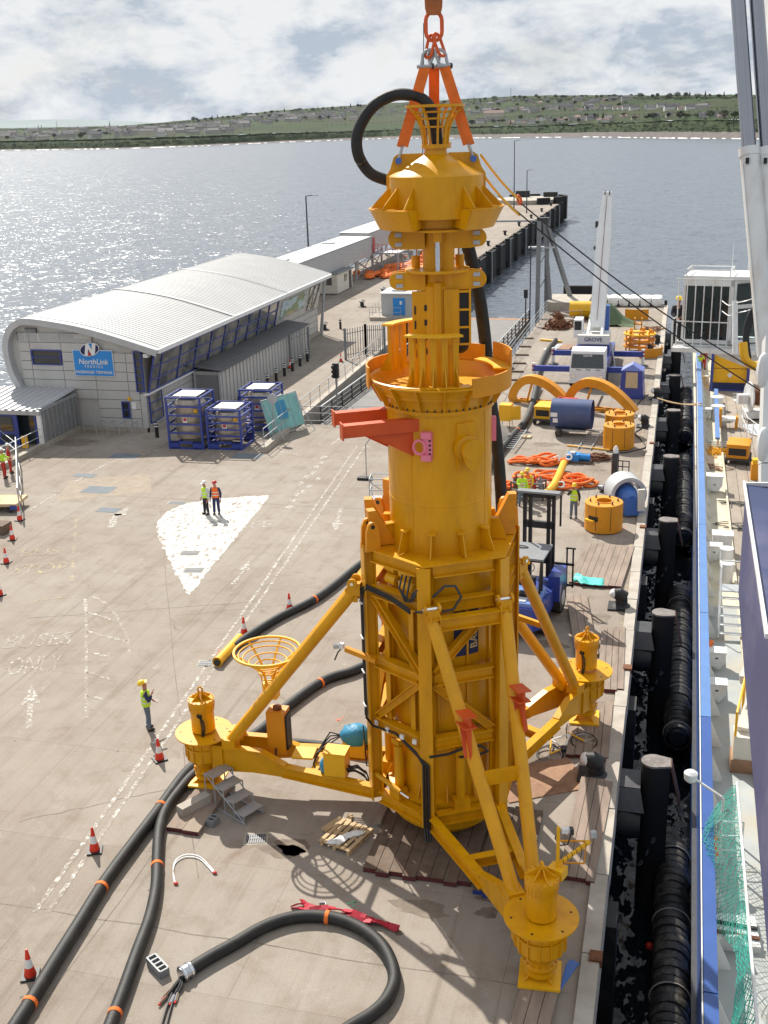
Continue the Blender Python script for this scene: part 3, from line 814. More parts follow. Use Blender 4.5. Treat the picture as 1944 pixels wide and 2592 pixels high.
# bowl on top of the barrel
bm0 = MB().tube([(0, 0, 0), (0, 0, 0.05)], 0.022, 6).mesh('flange_bolt', 'dark_steel', None)
for a in (-20, -110, 70, 160): MB().bar(pol(a, 1.312, 8.5), pol(a, 1.312, 11.95), .03, .012, up=pol(a, 1, 0)).build('weld_seam', Y, rig)
MB().ring(1.30, 1.375, 11.98, 12.07, 64).build('barrel_flange', Y, rig)
for k in range(48): MB_ = inst(bm0, 'flange_bolt', rig, pol(k * 7.5, 1.345, 12.07))
MB().lathe([(1.33, 12.07), (1.36, 12.25), (1.74, 12.72), (1.70, 12.74), (1.30, 12.27), (1.27, 12.1)], 64, cap=False).build('bowl', Y, rig)
MB().ring(0.62, 1.5, 12.36, 12.42, 48).build('bowl_floor', Y, rig)
for a0, a1, z0, z1 in ((148, 210, 12.50, 13.02), (-52, 4, 12.46, 12.92), (8, 50, 12.60, 13.30), (60, 116, 12.60, 13.18)):
 MB().ring(1.76, 1.80, z0, z1, 18, a0=a0, a1=a1).build('rim_wall', 'orange_yellow', rig)
MB().ring(1.30, 1.80, 12.66, 12.70, 18, a0=-118, a1=-46).build('front_flange', Y, rig)
MB().ring(1.35, 1.76, 12.84, 12.88, 14, a0=6, a1=60).build('landing_plate', 'yellow_bright', rig)
for k in range(16):
 a = k * 22.5 - 6
 MB().plate([pol(a, 1.36, 12.08), pol(a, 1.46, 12.08), pol(a, 1.79, 12.66), pol(a, 1.74, 12.70), pol(a, 1.40, 12.3)], 0.03).build('bowl_rib', Y, rig)
# finger stands
def stand(a0, a1, r, z0, z1, npost):
 cap = MB().ring(r - 0.12, r + 0.16, z1, z1 + 0.05, 14, a0=a0, a1=a1).build('stand_cap', 'yellow_bright', rig)
 for k in range(npost):
  a = a0 + (a1 - a0) * (k + 0.5) / npost
  p = MB().bar(pol(a, r, z0), pol(a, r, z1), 0.14, 0.10, up=pol(a, 1, 0)).build('stand_post', Y, rig)
  MB().plate([pol(a, r + .05, z0), pol(a, r + 0.34, z0), pol(a, r + 0.07, z0 + 0.42)], 0.03).build('post_gusset', Y, p)
stand(-112, -54, 1.28, 12.70, 13.86, 5)
stand(128, 174, 1.30, 12.70, 13.86, 4)
# mast: central pole with guide box and cage
RT = Vector((0.968, 0.25, 0)); TW = Vector((0.26, -0.966, 0))       # to the right and towards the ship
MB().lathe([(0.42, 12.3), (0.42, 14.9), (0.34, 15.0), (0.34, 16.3)], 28).build('mast', Y, rig)
MB().tube([RT * 0.24 + TW * 0.2 + Z * 12.4, RT * 0.24 + TW * 0.2 + Z * 16.2], 0.17, 16).build('mast_tube', Y, rig)
MB().tube([RT * -0.02 + TW * 0.40 + Z * 12.4, RT * -0.02 + TW * 0.40 + Z * 15.0], 0.10, 14).build('mast_tube', Y, rig)
g = MB(); g.bar(RT * -0.42 + TW * 0.28 + Z * 12.5, RT * -0.42 + TW * 0.28 + Z * 14.8, 0.42, 0.05, up=TW); gp = g.build('guide_plate', Y, rig)
for zz in (14.4, 14.05, 13.7, 13.35):
 MB().box(RT * -0.28 + TW * 0.31 + Z * zz, (0.12, 0.02, 0.14), R(14.5)).build('slot', 'black', gp)
 MB().box(RT * -0.56 + TW * 0.31 + Z * (zz - 0.05), (0.04, 0.02, 0.2), R(14.5)).build('slot', 'black', gp)
cg = MB().box(RT * 0.30 + TW * 0.42 + Z * 14.17, (0.34, 0.06, 1.34), R(14.5)).build('cage_plate', Y, rig)
MB().box(RT * 0.60 + TW * 0.18 + Z * 14.17, (0.26, 0.36, 1.24), R(14.5)).build('cage_inside', 'black', cg)
for zz in (13.52, 13.93, 14.35, 14.78): MB().box(RT * 0.60 + TW * 0.20 + Z * zz, (0.32, 0.44, 0.05), R(14.5)).build('cage_rung', Y, cg)
for xx in (0.47, 0.75): MB().box(RT * xx + TW * 0.40 + Z * 14.17, (0.05, 0.05, 1.34), R(14.5)).build('cage_upright', Y, cg)
MB().blob(RT * 0.5 + TW * 0.22 + Z * 13.46, (0.24, 0.2, 0.2), 10, 6).build('cage_bellows', 'rubber', cg)
# clamp discs with arms and grey pads
def clamp(z, r, zt):
 d = MB().lathe([(0.36, z), (r, z), (r, z + zt), (0.36, z + zt)], 40, cap=False).build('clamp_disc', Y, rig)
 for s_ in (-1, 1):
  g = MB()
  pr = []
  for k in range(9):
   x_ = PI * k / 8 - PI / 2
   pr.append((0.98 + 0.18 * math.cos(x_), -0.19 + 0.2 * math.sin(x_)))
  outl = [(0.3, -0.42), (0.75, -0.42)] + pr + [(0.75, 0.02), (0.3, 0.02)]
  for off in (0.28, -0.05):
   g = MB(); g.plate([RT * s_ * u + TW * off + Z * (z + v) for u, v in outl], 0.05); ar = g.build('clamp_arm', Y, rig)
   if off > 0:
    for dz in (-0.30, -0.19, -0.08):
     MB().box(RT * s_ * 0.92 + TW * (off + 0.03) + Z * (z + dz), (0.16, 0.03, 0.095), R(14.5)).build('clamp_pad', 'pale_grey' if dz != -0.19 else Y, ar)
  MB().box(RT * s_ * 0.62 + TW * 0.12 + Z * (z - 0.2), (0.55, 0.24, 0.34), R(14.5)).build('clamp_block', Y, rig)
clamp(15.24, 0.78, 0.06)
clamp(16.20, 0.95, 0.05)
for dx, dy in ((-0.02, 0.62), (-0.50, -0.30), (0.56, -0.25), (0.1, -0.7)):
 p = RT * dx + TW * dy
 r_ = MB().tube([p + Z * 15.3, p + Z * 16.2], 0.055, 12).build('hydraulic_rod', 'chrome', rig)
 if dy < 0.5: MB().tube([p + Z * 15.3, p + Z * 15.58], 0.11, 12).build('rod_cup', Y, r_)
 MB().box(p + Z * 16.08, (0.2, 0.16, 0.22), R(14.5)).build('rod_head', Y, r_)
# hood
MB().lathe([(0.78, 16.25), (0.80, 16.27), (0.80, 16.55)], 48, cap=False).build('bolted_collar', Y, rig)
bm_ = MB().tube([(0, 0, 0), (0, 0, 0.012)], 0.014, 6).mesh('bolt', 'dark_steel', None)
for k in range(11):
 o = inst(bm_, 'bolt', rig, pol(-103 + k * 5, 0.802, 16.29)); o.rotation_euler = (0, R(90), R(-103 + k * 5))
MB().lathe([(1.0, 16.50), (1.11, 16.50), (1.11, 17.43), (1.08, 17.46), (0.55, 17.76), (0.28, 17.90), (0.26, 17.98), (0.26, 18.04)], 56).build('hood', Y, rig)
MB().lathe([(0.30, 18.03), (0.33, 18.03), (0.33, 18.12), (0.30, 18.12)], 28).build('funnel_flange', Y, rig)
MB().lathe([(0.18, 18.02), (0.185, 18.15)], 12, c=RT * 0.2 - TW * 0.24).build('side_port', Y, rig)
for a0, a1 in ((-48, 72), (126, 258)):
 sk = MB().ring(1.08, 1.60, 16.70, 16.73, 26, a0=a0, a1=a1).build('skirt_flange', Y, rig)
 MB().lathe([(1.585, 16.70), (1.36, 16.26), (1.33, 16.26), (1.555, 16.70)], 26, a0=a0, a1=a1).build('skirt_cone', Y, rig)
 for a in (a0, a1): MB().plate([pol(a, 1.57, 16.70), pol(a, 1.08, 16.70), pol(a, 0.8, 16.3), pol(a, 1.36, 16.26)], 0.04).build('skirt_end_plate', Y, rig)
 for k in range(6):
  a = a0 + 4 + (a1 - a0 - 8) * k / 5
  MB().plate([pol(a, 1.10, 16.74), pol(a, 1.57, 16.74), pol(a, 1.50, 16.82), pol(a, 1.10, 17.22)], 0.03).build('hood_gusset', Y, rig)
# padeye plates for the slings
PE = (14.5, 194.5, 104.5)
for a in PE:
 g = MB(); outl = [(0.22, 17.60), (0.30, 17.93), (0.88, 17.93), (0.98, 17.86), (1.06, 17.60), (1.16, 17.45), (1.16, 17.15), (1.08, 17.08)]
 g.plate([pol(a, u, v) for u, v in outl], 0.07); pe = g.build('padeye_plate', Y, rig)
 MB().tube([pol(a, 0.87, 17.78) - pol(a + 90, 0.14, 0), pol(a, 0.87, 17.78) + pol(a + 90, 0.14, 0)], 0.075, 14).build('shackle_pin', 'blue_bolt', pe)
# funnel cage
prof = [(0.285, 18.12), (0.30, 18.30), (0.34, 18.50), (0.42, 18.68), (0.53, 18.82), (0.64, 18.93)]
for k in range(10):
 a = k * 36 + 4
 g = MB()
 for (r0, z0), (r1, z1) in zip(prof, prof[1:]):
  g.bar(pol(a, r0, z0 - 0.01), pol(a, r1, z1), 0.075 if k % 3 == 0 else 0.045, 0.05, up=pol(a, 1, 0.2))
 g.build('funnel_rib', Y, rig)
for (r, z) in prof[2:5]: MB().ring(r - 0.03, r + 0.0, z - 0.02, z + 0.02, 30).build('funnel_hoop', Y, rig)
MB().ring(0.56, 0.69, 18.92, 18.98, 36).build('funnel_rim', Y, rig)

# barrel fittings: trunnion, pink bracket, orange fork
def rad_box(a, r, z, wd, dp, h_, name, mat, parent=rig): return MB().box(pol(a, r, z), (dp, wd, h_), R(a)).build(name, mat, parent)
rad_box(-50, 1.33, 11.2, 0.48, 0.08, 1.15, 'trunnion_plate', Y)
def radial_cone(a, z, prof_, n=24):
 m3 = Matrix.Rotation(R(a), 3, 'Z') @ Matrix.Rotation(R(90), 3, 'Y')
 return MB().lathe(prof_, n, c=(0, 0, z), m=m3)
radial_cone(-50, 11.15, [(0.33, 1.34), (0.33, 1.48), (0.22, 1.52), (0.20, 1.66), (0.24, 1.68), (0.24, 1.74)]).build('trunnion', Y, rig)
tt = pol(40, 1, 0); MB().plate([pol(-50, 1.70, 11.15 + (.29 * math.sin(x) if x < PI + .1 else 0)) + tt * .29 * math.cos(x) for x in [PI * k / 8 for k in range(9)]] + [pol(-50, 1.66, 10.8) - tt * .17, pol(-50, 1.64, 10.62), pol(-50, 1.66, 10.8) + tt * .17], .09).build('trunnion_keeper', Y, rig)
pk = rad_box(-90, 1.36, 11.25, 0.22, 0.12, 0.62, 'pink_bracket', 'pink')
for dz in (-0.16, -0.05, 0.06, 0.17): rad_box(-87.5, 1.425, 11.22 + dz, 0.05, 0.015, 0.05, 'bolt_hole', 'black', pk)
for dz in (-0.28, 0.28): rad_box(-91, 1.41, 11.25 + dz, 0.24, 0.16, 0.15, 'bracket_block', 'pink', pk)
g = MB(); m3 = Matrix.Rotation(R(-90), 3, 'Z') @ Matrix.Rotation(R(90), 3, 'Y'); cc = pol(-98, 1.43, 11.22)
ringpts = [cc + Matrix.Rotation(R(-98), 3, 'Z') @ Vector((0, 0.15 * math.cos(2 * PI * k / 20), 0.17 * math.sin(2 * PI * k / 20))) for k in range(20)]
g.tube(ringpts, 0.035, 8, closed=True); g.build('bracket_ring', 'pink', pk)
g2 = rad_box(14, 1.36, 11.3, 0.24, 0.12, 0.6, 'pink_bracket', 'pink')
dF = Vector((math.cos(R(210)), math.sin(R(210)), 0)); sF = Vector((math.cos(R(300)), math.sin(R(300)), 0))
for off, s0, s1 in ((0.88, 0.72, 2.72), (-0.42, 1.15, 2.62)):
 g = MB(); b0 = sF * off + Z * 11.74
 g.bar(b0 + dF * s0, b0 + dF * s1, 0.26, 0.30); fb = g.build('fork_beam', 'orange', rig)
 g = MB(); g.plate([b0 + dF * (s0 - 0.15) - Z * 0.17, b0 + dF * (s0 + 1.35) - Z * 0.17, b0 + dF * (s0 - 0.12) - Z * 1.0], 0.04); g.build('fork_gusset', 'orange', fb)
 g = MB(); g.plate([b0 + dF * (s1 - 0.0) + sF * x + Z * y_ for x, y_ in ((-0.15, -0.2), (0.15, -0.2), (0.15, 0.2), (-0.15, 0.2))], 0.03); g.build('end_plate', 'orange', fb)

# hydraulic pack in the upper left bay and cable runs
for dz in (0, 0.42):
 p, q = face_pts(-120)
 m0 = p.lerp(q, 0.2) * 0.86 + Z * (7.62 + dz * 0.8); m1 = p.lerp(q, 0.8) * 0.86 + Z * (7.55 + dz * 0.8)
 cy = MB().tube([m0.lerp(m1, 0.0), m0.lerp(m1, 0.32)], 0.15, 14).build('clamp_cylinder', 'yellow_bright', rig)
 MB().tube([m0.lerp(m1, 0.30), m0.lerp(m1, 0.55)], 0.05, 10).build('cylinder_rod', 'chrome', cy)
 MB().tube([m0.lerp(m1, 0.5), m0.lerp(m1, 0.95)], 0.17, 14).build('cylinder_barrel', 'yellow_bright', cy)
cab = []
for k in range(3):
 o_ = pol(-150, HR + 0.22 + 0.0, 0) + pol(-60, 0.06 * (k - 1) + 0.02, 0) * 1.0
 f = pol(-90, HR + 0.18, 0) + pol(-180, 0.25, 0)
 pts = [f.lerp(pol(-150, HR, 0), 0.0) + Z * (7.32 - .05 * k) + pol(-120, .14, 0), pol(-120, HR * .87 + .2, 7.36 - .05 * k), pol(-145, HR + .12, 7.42 - .05 * k), o_ + Z * (7.25 - .06 * k), o_ + Z * 6.9, o_ + Z * 5.0, o_ + Z * 3.55]
 MB().tube(pts, 0.028, 7).build('cable_run', 'black', rig)
for k in range(3):
 f = pol(-90, HR + 0.22, 0) + pol(0, -0.08 + 0.07 * k, 0)
 pts = [pol(-150, HR + 0.22, 3.5), pol(-140, HR + 0.16, 3.42), pol(-120, HR * 0.87 + 0.18, 3.44), pol(-98, HR + 0.14, 3.2 - 0.03 * k), f + Z * 2.9, f + Z * 1.6, f + Z * 1.0, f + pol(-70, 0.25, 0.75)]
 MB().tube(pts, 0.032, 7).build('cable_run', 'black', rig)
MB().tube([pol(-88, HR + .2, 3.15), pol(-75, HR + .1, 3.2), pol(-60, HR * .87 + .25, 3.28), pol(-50, HR * .87 + .35, 3.3), pol(-46, HR + .2, 3.15), pol(-52, HR * .87 + .3, 3.02), pol(-66, HR * .87 + .22, 3.0)], 0.035, 7).build('cable_loop', 'black', rig)
ls_ = [pol(-84, HR + .1, 7.6), pol(-76, HR * .95 + .2, 7.9), pol(-68, HR * .9 + .2, 7.85), pol(-64, HR * .9 + .22, 7.55), pol(-70, HR * .9 + .25, 7.25), pol(-84, HR + .2, 7.22), pol(-96, HR + .15, 7.2)]
MB().tube(ls_, 0.035, 7).build('cable_loop', 'dark_steel', rig)
for k in range(3):
 MB().tube([pol(-112 + k * 4, 1.75, 7.95), pol(-110 + k * 3, 1.98, 7.7 - .1 * k), pol(-106 + 2 * k, 1.95, 7.35), pol(-98, 2.05, 7.45 + .1 * k), pol(-94, 2.12, 7.8)], 0.028, 6).build('hydraulic_line', 'dark_steel', rig)
# jacks at the skirt
for a in (-62, -20, 100, 178, -128):
 j = MB().tube([pol(a, 1.58, 1.55), pol(a, 1.58, 2.85)], 0.13, 14).build('skirt_jack', Y, rig)
 MB().box(pol(a, 1.62, 1.40), (0.32, 0.42, 0.34), R(a)).build('jack_bracket', Y, j)
 MB().box(pol(a, 1.58, 2.98), (0.26, 0.3, 0.16), R(a)).build('jack_head', Y, j)
MB().tube([pol(-148, 2.0, 1.75), pol(-118, 1.82, 1.62)], 0.075, 12).build('latch_cylinder', Y, rig)
MB().tube([pol(-120, 1.83, 1.63), pol(-108, 1.88, 1.58)], 0.035, 10).build('latch_rod', 'chrome', rig)

# ---- legs
def make_leg(al, rr, dz, cablez):
 """x points outwards along the leg"""
 spx = rr
 for s_ in (-1, 1):
  g = MB(); g.ibeam((1.77, s_ * 0.97, 1.12), (4.6, s_ * 0.55, 1.16), 0.24, 0.36, 0.03); b1 = leg_part(g, 'foot_beam', al)
  g = MB(); g.plate([(4.5, s_ * 0.56, 0.94), (4.5, s_ * 0.56, 1.34), (5.3, s_ * 0.42, 1.62), (rr - 0.45, s_ * 0.34, 1.62), (rr - 0.45, s_ * 0.34, 0.75), (5.6, s_ * 0.38, 0.86)], 0.05); leg_part(g, 'end_gusset', al, Y, b1)
  g = MB(); g.bar((4.5, s_ * 0.56, 1.35), (5.3, s_ * 0.42, 1.63), 0.22, 0.03); leg_part(g, 'top_flange', al, Y, b1)
  g = MB(); g.bar((5.3, s_ * 0.42, 1.63), (rr - 0.45, s_ * 0.34, 1.63), 0.22, 0.03); leg_part(g, 'top_flange', al, Y, b1)
  # raking brace
  g = MB(); g.tube([(2.16, s_ * 0.95, 7.10), (rr - 0.98, s_ * 0.26, 1.78)], 0.165, 20); br = leg_part(g, 'raking_brace', al)
  g = MB(); g.box((2.10, s_ * 0.95, 7.22), (0.34, 0.3, 0.34)); leg_part(g, 'brace_head', al, Y, br)
  for k in (-1, 1):
   g = MB(); g.tube([(2.12, s_ * 0.95 + k * 0.15, 7.40), (2.12, s_ * 0.95 + k * 0.21, 7.40)], 0.13, 14); leg_part(g, 'pin_lug', al, Y, br)
  g = MB(); g.tube([(2.12, s_ * 0.95 - 0.24, 7.40), (2.12, s_ * 0.95 + 0.24, 7.40)], 0.045, 10); leg_part(g, 'hinge_pin', al, 'chrome', br)
  g = MB(); g.box((rr - 0.95, s_ * 0.27, 1.72), (0.4, 0.4, 0.3)); leg_part(g, 'brace_foot', al, Y, br)
 g = MB(); g.ibeam((2.22, -1.06, 7.02), (2.22, 1.06, 7.02), 0.24, 0.34, 0.03); hd = leg_part(g, 'brace_header', al)
 for yy in (-1.03, -0.79, 0.79, 1.03):
  g = MB(); g.plate([(2.35, yy, 6.84), (2.02, yy, 6.84), (2.02, yy, 7.36), (2.16, yy, 7.36), (2.35, yy, 7.2)], 0.03); leg_part(g, 'stiffener', al, Y, hd)
 g = MB(); k = 0.43; x_ = 2.16 + (rr - 3.14) * 0.46; z_ = 7.10 - 5.32 * 0.46; w_ = 0.95 - 0.69 * 0.46
 if al == -60: x_, z_, w_ = 2.16 + (rr - 3.14) * 0.60, 7.10 - 5.32 * 0.60, 0.95 - 0.69 * 0.60
 g.bar((x_, -w_, z_), (x_, w_, z_), 0.12, 0.34 if al == -60 else 0.16); leg_part(g, 'brace_tie', al)
 g = MB(); g.ibeam((3.7, -0.66, 1.10), (3.7, 0.66, 1.10), 0.22, 0.28, 0.03); leg_part(g, 'tie_beam', al)
 # housing and jack
 g = MB(); g.lathe([(0.34, 0.66), (0.56, 0.95), (0.56, 1.70), (0.3, 1.70)], 28, c=(spx, 0, dz * 0.5)); hs = leg_part(g, 'jack_housing', al)
 for q in range(14):
  a = q * 360 / 14
  g = MB(); ctr = Vector((spx, 0, dz * 0.5)); g.plate([ctr + pol(a, 0.36, 0.70), ctr + pol(a, 0.60, 0.97), ctr + pol(a, 0.60, 1.70), ctr + pol(a, 0.5, 1.70)], 0.03); leg_part(g, 'housing_rib', al, Y, hs)
 g = MB(); g.ring(0.57, 0.605, 1.32, 1.36, 28, c=(spx, 0, dz * 0.5)); leg_part(g, 'housing_band', al, Y, hs)
 g = MB(); g.box((spx - 0.55, 0, 1.18), (0.34, 0.86, 0.86)); leg_part(g, 'housing_bracket', al, Y, hs)
 g = MB(); g.lathe([(0.3, 1.70), (0.84, 1.70), (0.84, 1.74), (0.3, 1.74)], 48, c=(spx, 0, dz * 0.55), cap=False); ds_ = leg_part(g, 'guard_disc', al)
 for q in range(6):
  g = MB(); c0 = Vector((spx, 0, dz * 0.55)) + pol(q * 60 + 20, 0.68, 1.742); g.tube([c0, c0 + Z * 0.004], 0.03, 8); leg_part(g, 'bolt_hole', al, 'black', ds_)
 g = MB(); g.lathe([(0.345, 1.72), (0.34, 2.3), (0.36, 2.42), (0.385, 2.62), (0.385, 2.72), (0.1, 2.74)], 36, c=(spx, 0, dz)); jk = leg_part(g, 'jack_cylinder', al)
 for q in range(24):
  a = q * 15
  g = MB(); c0 = Vector((spx, 0, dz)); g.bar(c0 + pol(a, 0.355, 2.36), c0 + pol(a, 0.385, 2.60), 0.02, 0.02, up=pol(a, 1, 0)); leg_part(g, 'cap_rib', al, Y, jk)
 for q in range(6):
  g = MB(); c0 = Vector((spx, 0, dz)); g.plate([c0 + pol(q * 60, 0.03, 2.73), c0 + pol(q * 60, 0.34, 2.73), c0 + pol(q * 60, 0.05, 2.95)], 0.025); leg_part(g, 'lid_rib', al, Y, jk)
 for q in range(16):
  g = MB(); c0 = Vector((spx, 0, dz)) + pol(q * 22.5, 0.355, 2.725); g.tube([c0, c0 + Z * 0.025], 0.016, 6); leg_part(g, 'lid_bolt', al, 'orange_yellow', jk)
 g = MB(); c0 = Vector((spx, 0, dz)); g.tube([c0 + Vector((0.07 * math.cos(2 * PI * k_ / 16), 0, 3.0 + 0.09 * math.sin(2 * PI * k_ / 16))) for k_ in range(16)], 0.028, 8, closed=True); leg_part(g, 'lid_eye', al, Y, jk)
 g = MB(); a = -170 if al == 60 else (100 if al == 180 else 150)
 m3 = Matrix.Rotation(R(a), 3, 'Z') @ Matrix.Rotation(R(90), 3, 'Y')
 g.lathe([(0.085, 0.33), (0.085, 0.355), (0.0, 0.357)], 14, c=(spx, 0, dz + 2.33), m=m3); leg_part(g, 'cable_port', al, 'black', jk)
 for q in range(4):
  g = MB(); c0 = Vector((spx, 0, dz)); g.tube([c0 + pol(a, 0.35, 2.34), c0 + pol(a + 6 + 4 * q, 0.46, 2.28 - .03 * q), c0 + pol(a + 9 + 4 * q, 0.47, 2.0), c0 + pol(a + 6 + 3 * q, 0.42, 1.76 - dz * .4)], 0.014, 5); leg_part(g, 'jack_cable', al, 'black', jk)
 g = MB(); g.lathe([(0.26, 0.2), (0.36, 0.28), (0.37, 0.36), (0.28, 0.40), (0.34, 0.46), (0.40, 0.50), (0.40, 0.56), (0.3, 0.62), (0.34, 0.75)], 24, c=(spx, 0, dz * 0.35)); bj = leg_part(g, 'ball_joint', al)
 for q in range(14):
  g = MB(); c0 = Vector((spx, 0, dz * .35)) + pol(q * 360 / 14, 0.37, 0.50); g.tube([c0, c0 + Z * 0.12], 0.022, 6); leg_part(g, 'joint_bolt', al, 'orange_yellow', bj)
 g = MB(); g.box((spx, 0, 0.17), (0.95, 0.95, 0.06), R(-al + 4)); fp = leg_part(g, 'foot_pad', al, 'yellow_bright')
 for q in range(4):
  g = MB(); c0 = Vector((spx, 0, 0)); g.plate([c0 + pol(q * 90 + 45 - al, 0.25, 0.2), c0 + pol(q * 90 + 45 - al, 0.5, 0.2), c0 + pol(q * 90 + 45 - al, 0.25, 0.34)], 0.03); leg_part(g, 'pad_gusset', al, Y, fp)
make_leg(-60, 6.86, 0.13, 1)
make_leg(180, 7.24, 0.18, 1)
make_leg(60, 6.86, 0.32, 1)
# cables along the near leg
for k in range(4):
 g = MB(); g.tube([(1.9, -0.98 + .06 * k, 1.15), (2.6, -0.80 + .05 * k, 1.02), (3.4, -0.66 + .05 * k, 1.0), (4.6, -0.44 + .04 * k, 1.05), (5.7, -0.25 + .04 * k, 1.1)], 0.022, 6); leg_part(g, 'leg_cable', -60, 'black' if k % 2 else 'rust')
# orange brackets on the near braces
for s_, kk in ((-1, 0.36), (1, 0.30)):
 x_ = 2.16 + 3.72 * kk; z_ = 7.10 - 5.32 * kk; y_ = s_ * (0.95 - 0.69 * kk)
 g = MB(); g.plate([(x_ + 0.12, y_, z_ + 0.10), (x_ + 0.62, y_ + .02, z_ + 0.28), (x_ + 0.66, y_ + .02, z_ - 0.05), (x_ + 0.72, y_, z_ - 1.0), (x_ + 0.60, y_, z_ - 0.75)], 0.05); ob = leg_part(g, 'orange_bracket', -60, 'orange')
 for dz_ in (0.02, 0.30):
  g = MB(); g.bar((x_ + 0.10, y_, z_ - 0.12 + dz_), (x_ + 0.70, y_, z_ - 0.02 + dz_), 0.34, 0.03); leg_part(g, 'bracket_flange', -60, 'orange', ob)
 g = MB(); g.plate([(x_ + .3, y_ - .13, z_ - .1), (x_ + .3, y_ + .13, z_ - .1), (x_ + .62, y_ + .13, z_ - .8), (x_ + .62, y_ - .13, z_ - .8)], 0.03); leg_part(g, 'bracket_face', -60, 'orange', ob)

# guide basket on the left brace
bc = Vector((-10.85, 26.85, -0.66)) - RC
bk = MB().ring(0.93, 0.99, 5.05, 5.11, 44, c=bc).build('guide_basket', 'yellow_bright', rig)
bprof = [(0.20, 4.02), (0.22, 4.25), (0.28, 4.45), (0.40, 4.62), (0.55, 4.76), (0.72, 4.90), (0.95, 5.06)]
for k in range(6):
 a = k * 60 + 25; g = MB()
 for (r0, z0), (r1, z1) in zip(bprof, bprof[1:]): g.bar(bc + pol(a, r0, z0 - .01), bc + pol(a, r1, z1), 0.06, 0.03, up=pol(a, 1, 0.3))
 g.build('basket_rib', 'yellow_bright', bk)
for (r, z) in bprof[1:6] + [(0.84, 5.0)]: MB().tube([bc + pol(k * 12, r, z) for k in range(30)], 0.022, 6, closed=True).build('basket_hoop', 'yellow_bright', bk)
MB().lathe([(0.2, 3.72), (0.22, 3.95), (0.21, 4.06)], 20, c=bc).build('basket_cup', 'yellow_bright', bk)
MB().box(bc + Vector((0.05, 0, 3.72)), (0.4, 0.3, 0.22)).build('basket_saddle', 'yellow_bright', bk)
# equipment on the left leg
def onleg(x_, y_, z_): return Vector((-x_, -y_, z_))
cb = MB().box(onleg(5.0, -0.32, 1.95), (0.55, 0.5, 1.35)).build('valve_cabinet', 'orange_yellow', rig)
MB().box(onleg(4.70, -0.32, 1.95), (0.06, 0.38, 1.1)).build('cabinet_opening', 'black', cb)
MB().tube([onleg(5.0, -0.32, 2.62), onleg(5.0, -0.32, 2.72)], 0.13, 12).build('cabinet_port', 'rust', cb)
MB().box(onleg(4.15, -0.05, 1.42), (0.62, 0.6, 0.06), 0.1).build('tread_plate', 'yellow_bright', rig)
jb = MB().box(onleg(2.95, 0.62, 1.66), (0.62, 0.5, 0.78)).build('junction_box', 'yellow_bright', rig)
MB().box(onleg(2.95, 0.62, 2.07), (0.66, 0.54, 0.05)).build('box_lid', 'yellow_bright', jb)
for k in range(12): MB().tube([onleg(2.95 - .30 + .055 * k, 0.62 + 0.255, 1.35), onleg(2.95 - .30 + .055 * k, 0.62 + 0.262, 1.35)], 0.012, 6).build('box_bolt', 'dark_steel', jb)
jb2 = MB().box(onleg(2.75, -0.62, 1.56), (0.66, 0.5, 0.62)).build('junction_box', 'yellow_bright', rig)
g = MB(); g.blob(onleg(2.75, -0.60, 1.86), (0.46, 0.36, 0.34), 14, 9, 0.10); g.build('box_wrap', 'blue_tarp', jb2, 60)
g = MB(); g.blob(onleg(3.32, 0.58, 1.5), (0.16, 0.22, 0.26), 10, 7, 0.12); g.build('box_wrap', 'blue_tarp', jb, 60)
q = random.Random(5)
for k in range(10):
 z0 = 1.4 + 0.05 * (k % 5); yy = 0.45 + 0.035 * k
 MB().tube([onleg(2.64, yy, z0), onleg(2.4, yy - .05, z0 - 0.02 + q.uniform(-.05, .1)), onleg(2.15, yy - .12, z0 - .2), onleg(1.9, 0.75 + q.uniform(-.1, .1), 1.0), onleg(1.85, 0.9, 1.2)], 0.018, 5).build('box_cable', 'black', rig)
 MB().tube([onleg(2.42, -0.45 - .035 * k, 1.5 + .03 * (k % 4)), onleg(2.2, -0.4 - .03 * k, 1.55 + q.uniform(-.1, .15)), onleg(2.0, -0.2, 1.5 + q.uniform(-.2, .2)), onleg(1.95, 0.4, 1.5), onleg(1.98, 0.95, 1.9), onleg(2.0, 1.05, 3.2)], 0.018, 5).build('box_cable', 'black', rig)
for k in range(4):
 MB().tube([onleg(3.1, -0.6 - .05 * k, 1.8), onleg(3.5, -0.55, 1.9 - .12 * k), onleg(3.75, -0.3 + .1 * k, 1.5), onleg(3.8, 0.2, 1.25), onleg(3.6, 0.5, 1.2), onleg(3.3, 0.55, 1.35)], 0.022, 6).build('box_cable', 'black', rig)
MB().tube([onleg(5.0, 0.0, 1.5), onleg(4.9, 0.35, 1.3), onleg(4.5, 0.45, 1.2), onleg(3.9, 0.5, 1.18)], 0.03, 6).build('box_cable', 'black', rig)
# camera arms
for zz in (6.9, 5.9, 4.9, 3.9): MB().bar(pol(-150, HR + .25, zz) - pol(-60, .1, 0), pol(-150, HR + .25, zz) + pol(-60, .14, 0), .05, .04).build('cable_clip', 'white', rig)
for a in (-142, -128, -112, -100): MB().box(pol(a, HR * (.93 if a in (-142, -100) else .9) + .17, 3.44), (.06, .12, .12), R(a)).build('cable_clip', 'white', rig)
ca = MB().bar(pol(-138, 2.0, 5.35), pol(-156, 2.62, 5.48), 0.13, 0.13).build('camera_arm', 'orange_yellow', rig)
MB().box(pol(-157, 2.72, 5.56), (0.12, 0.12, 0.14)).build('lamp_head', 'white', ca)
MB().box(pol(-158, 2.86, 5.53), (0.16, 0.1, 0.1), 0.4).build('camera_housing', 'steel', ca)
MB().tube([pol(-157, 2.72, 5.5), pol(-160, 2.82, 5.3), pol(-159, 2.92, 5.1)], 0.02, 5).build('camera_cable', 'black', ca)
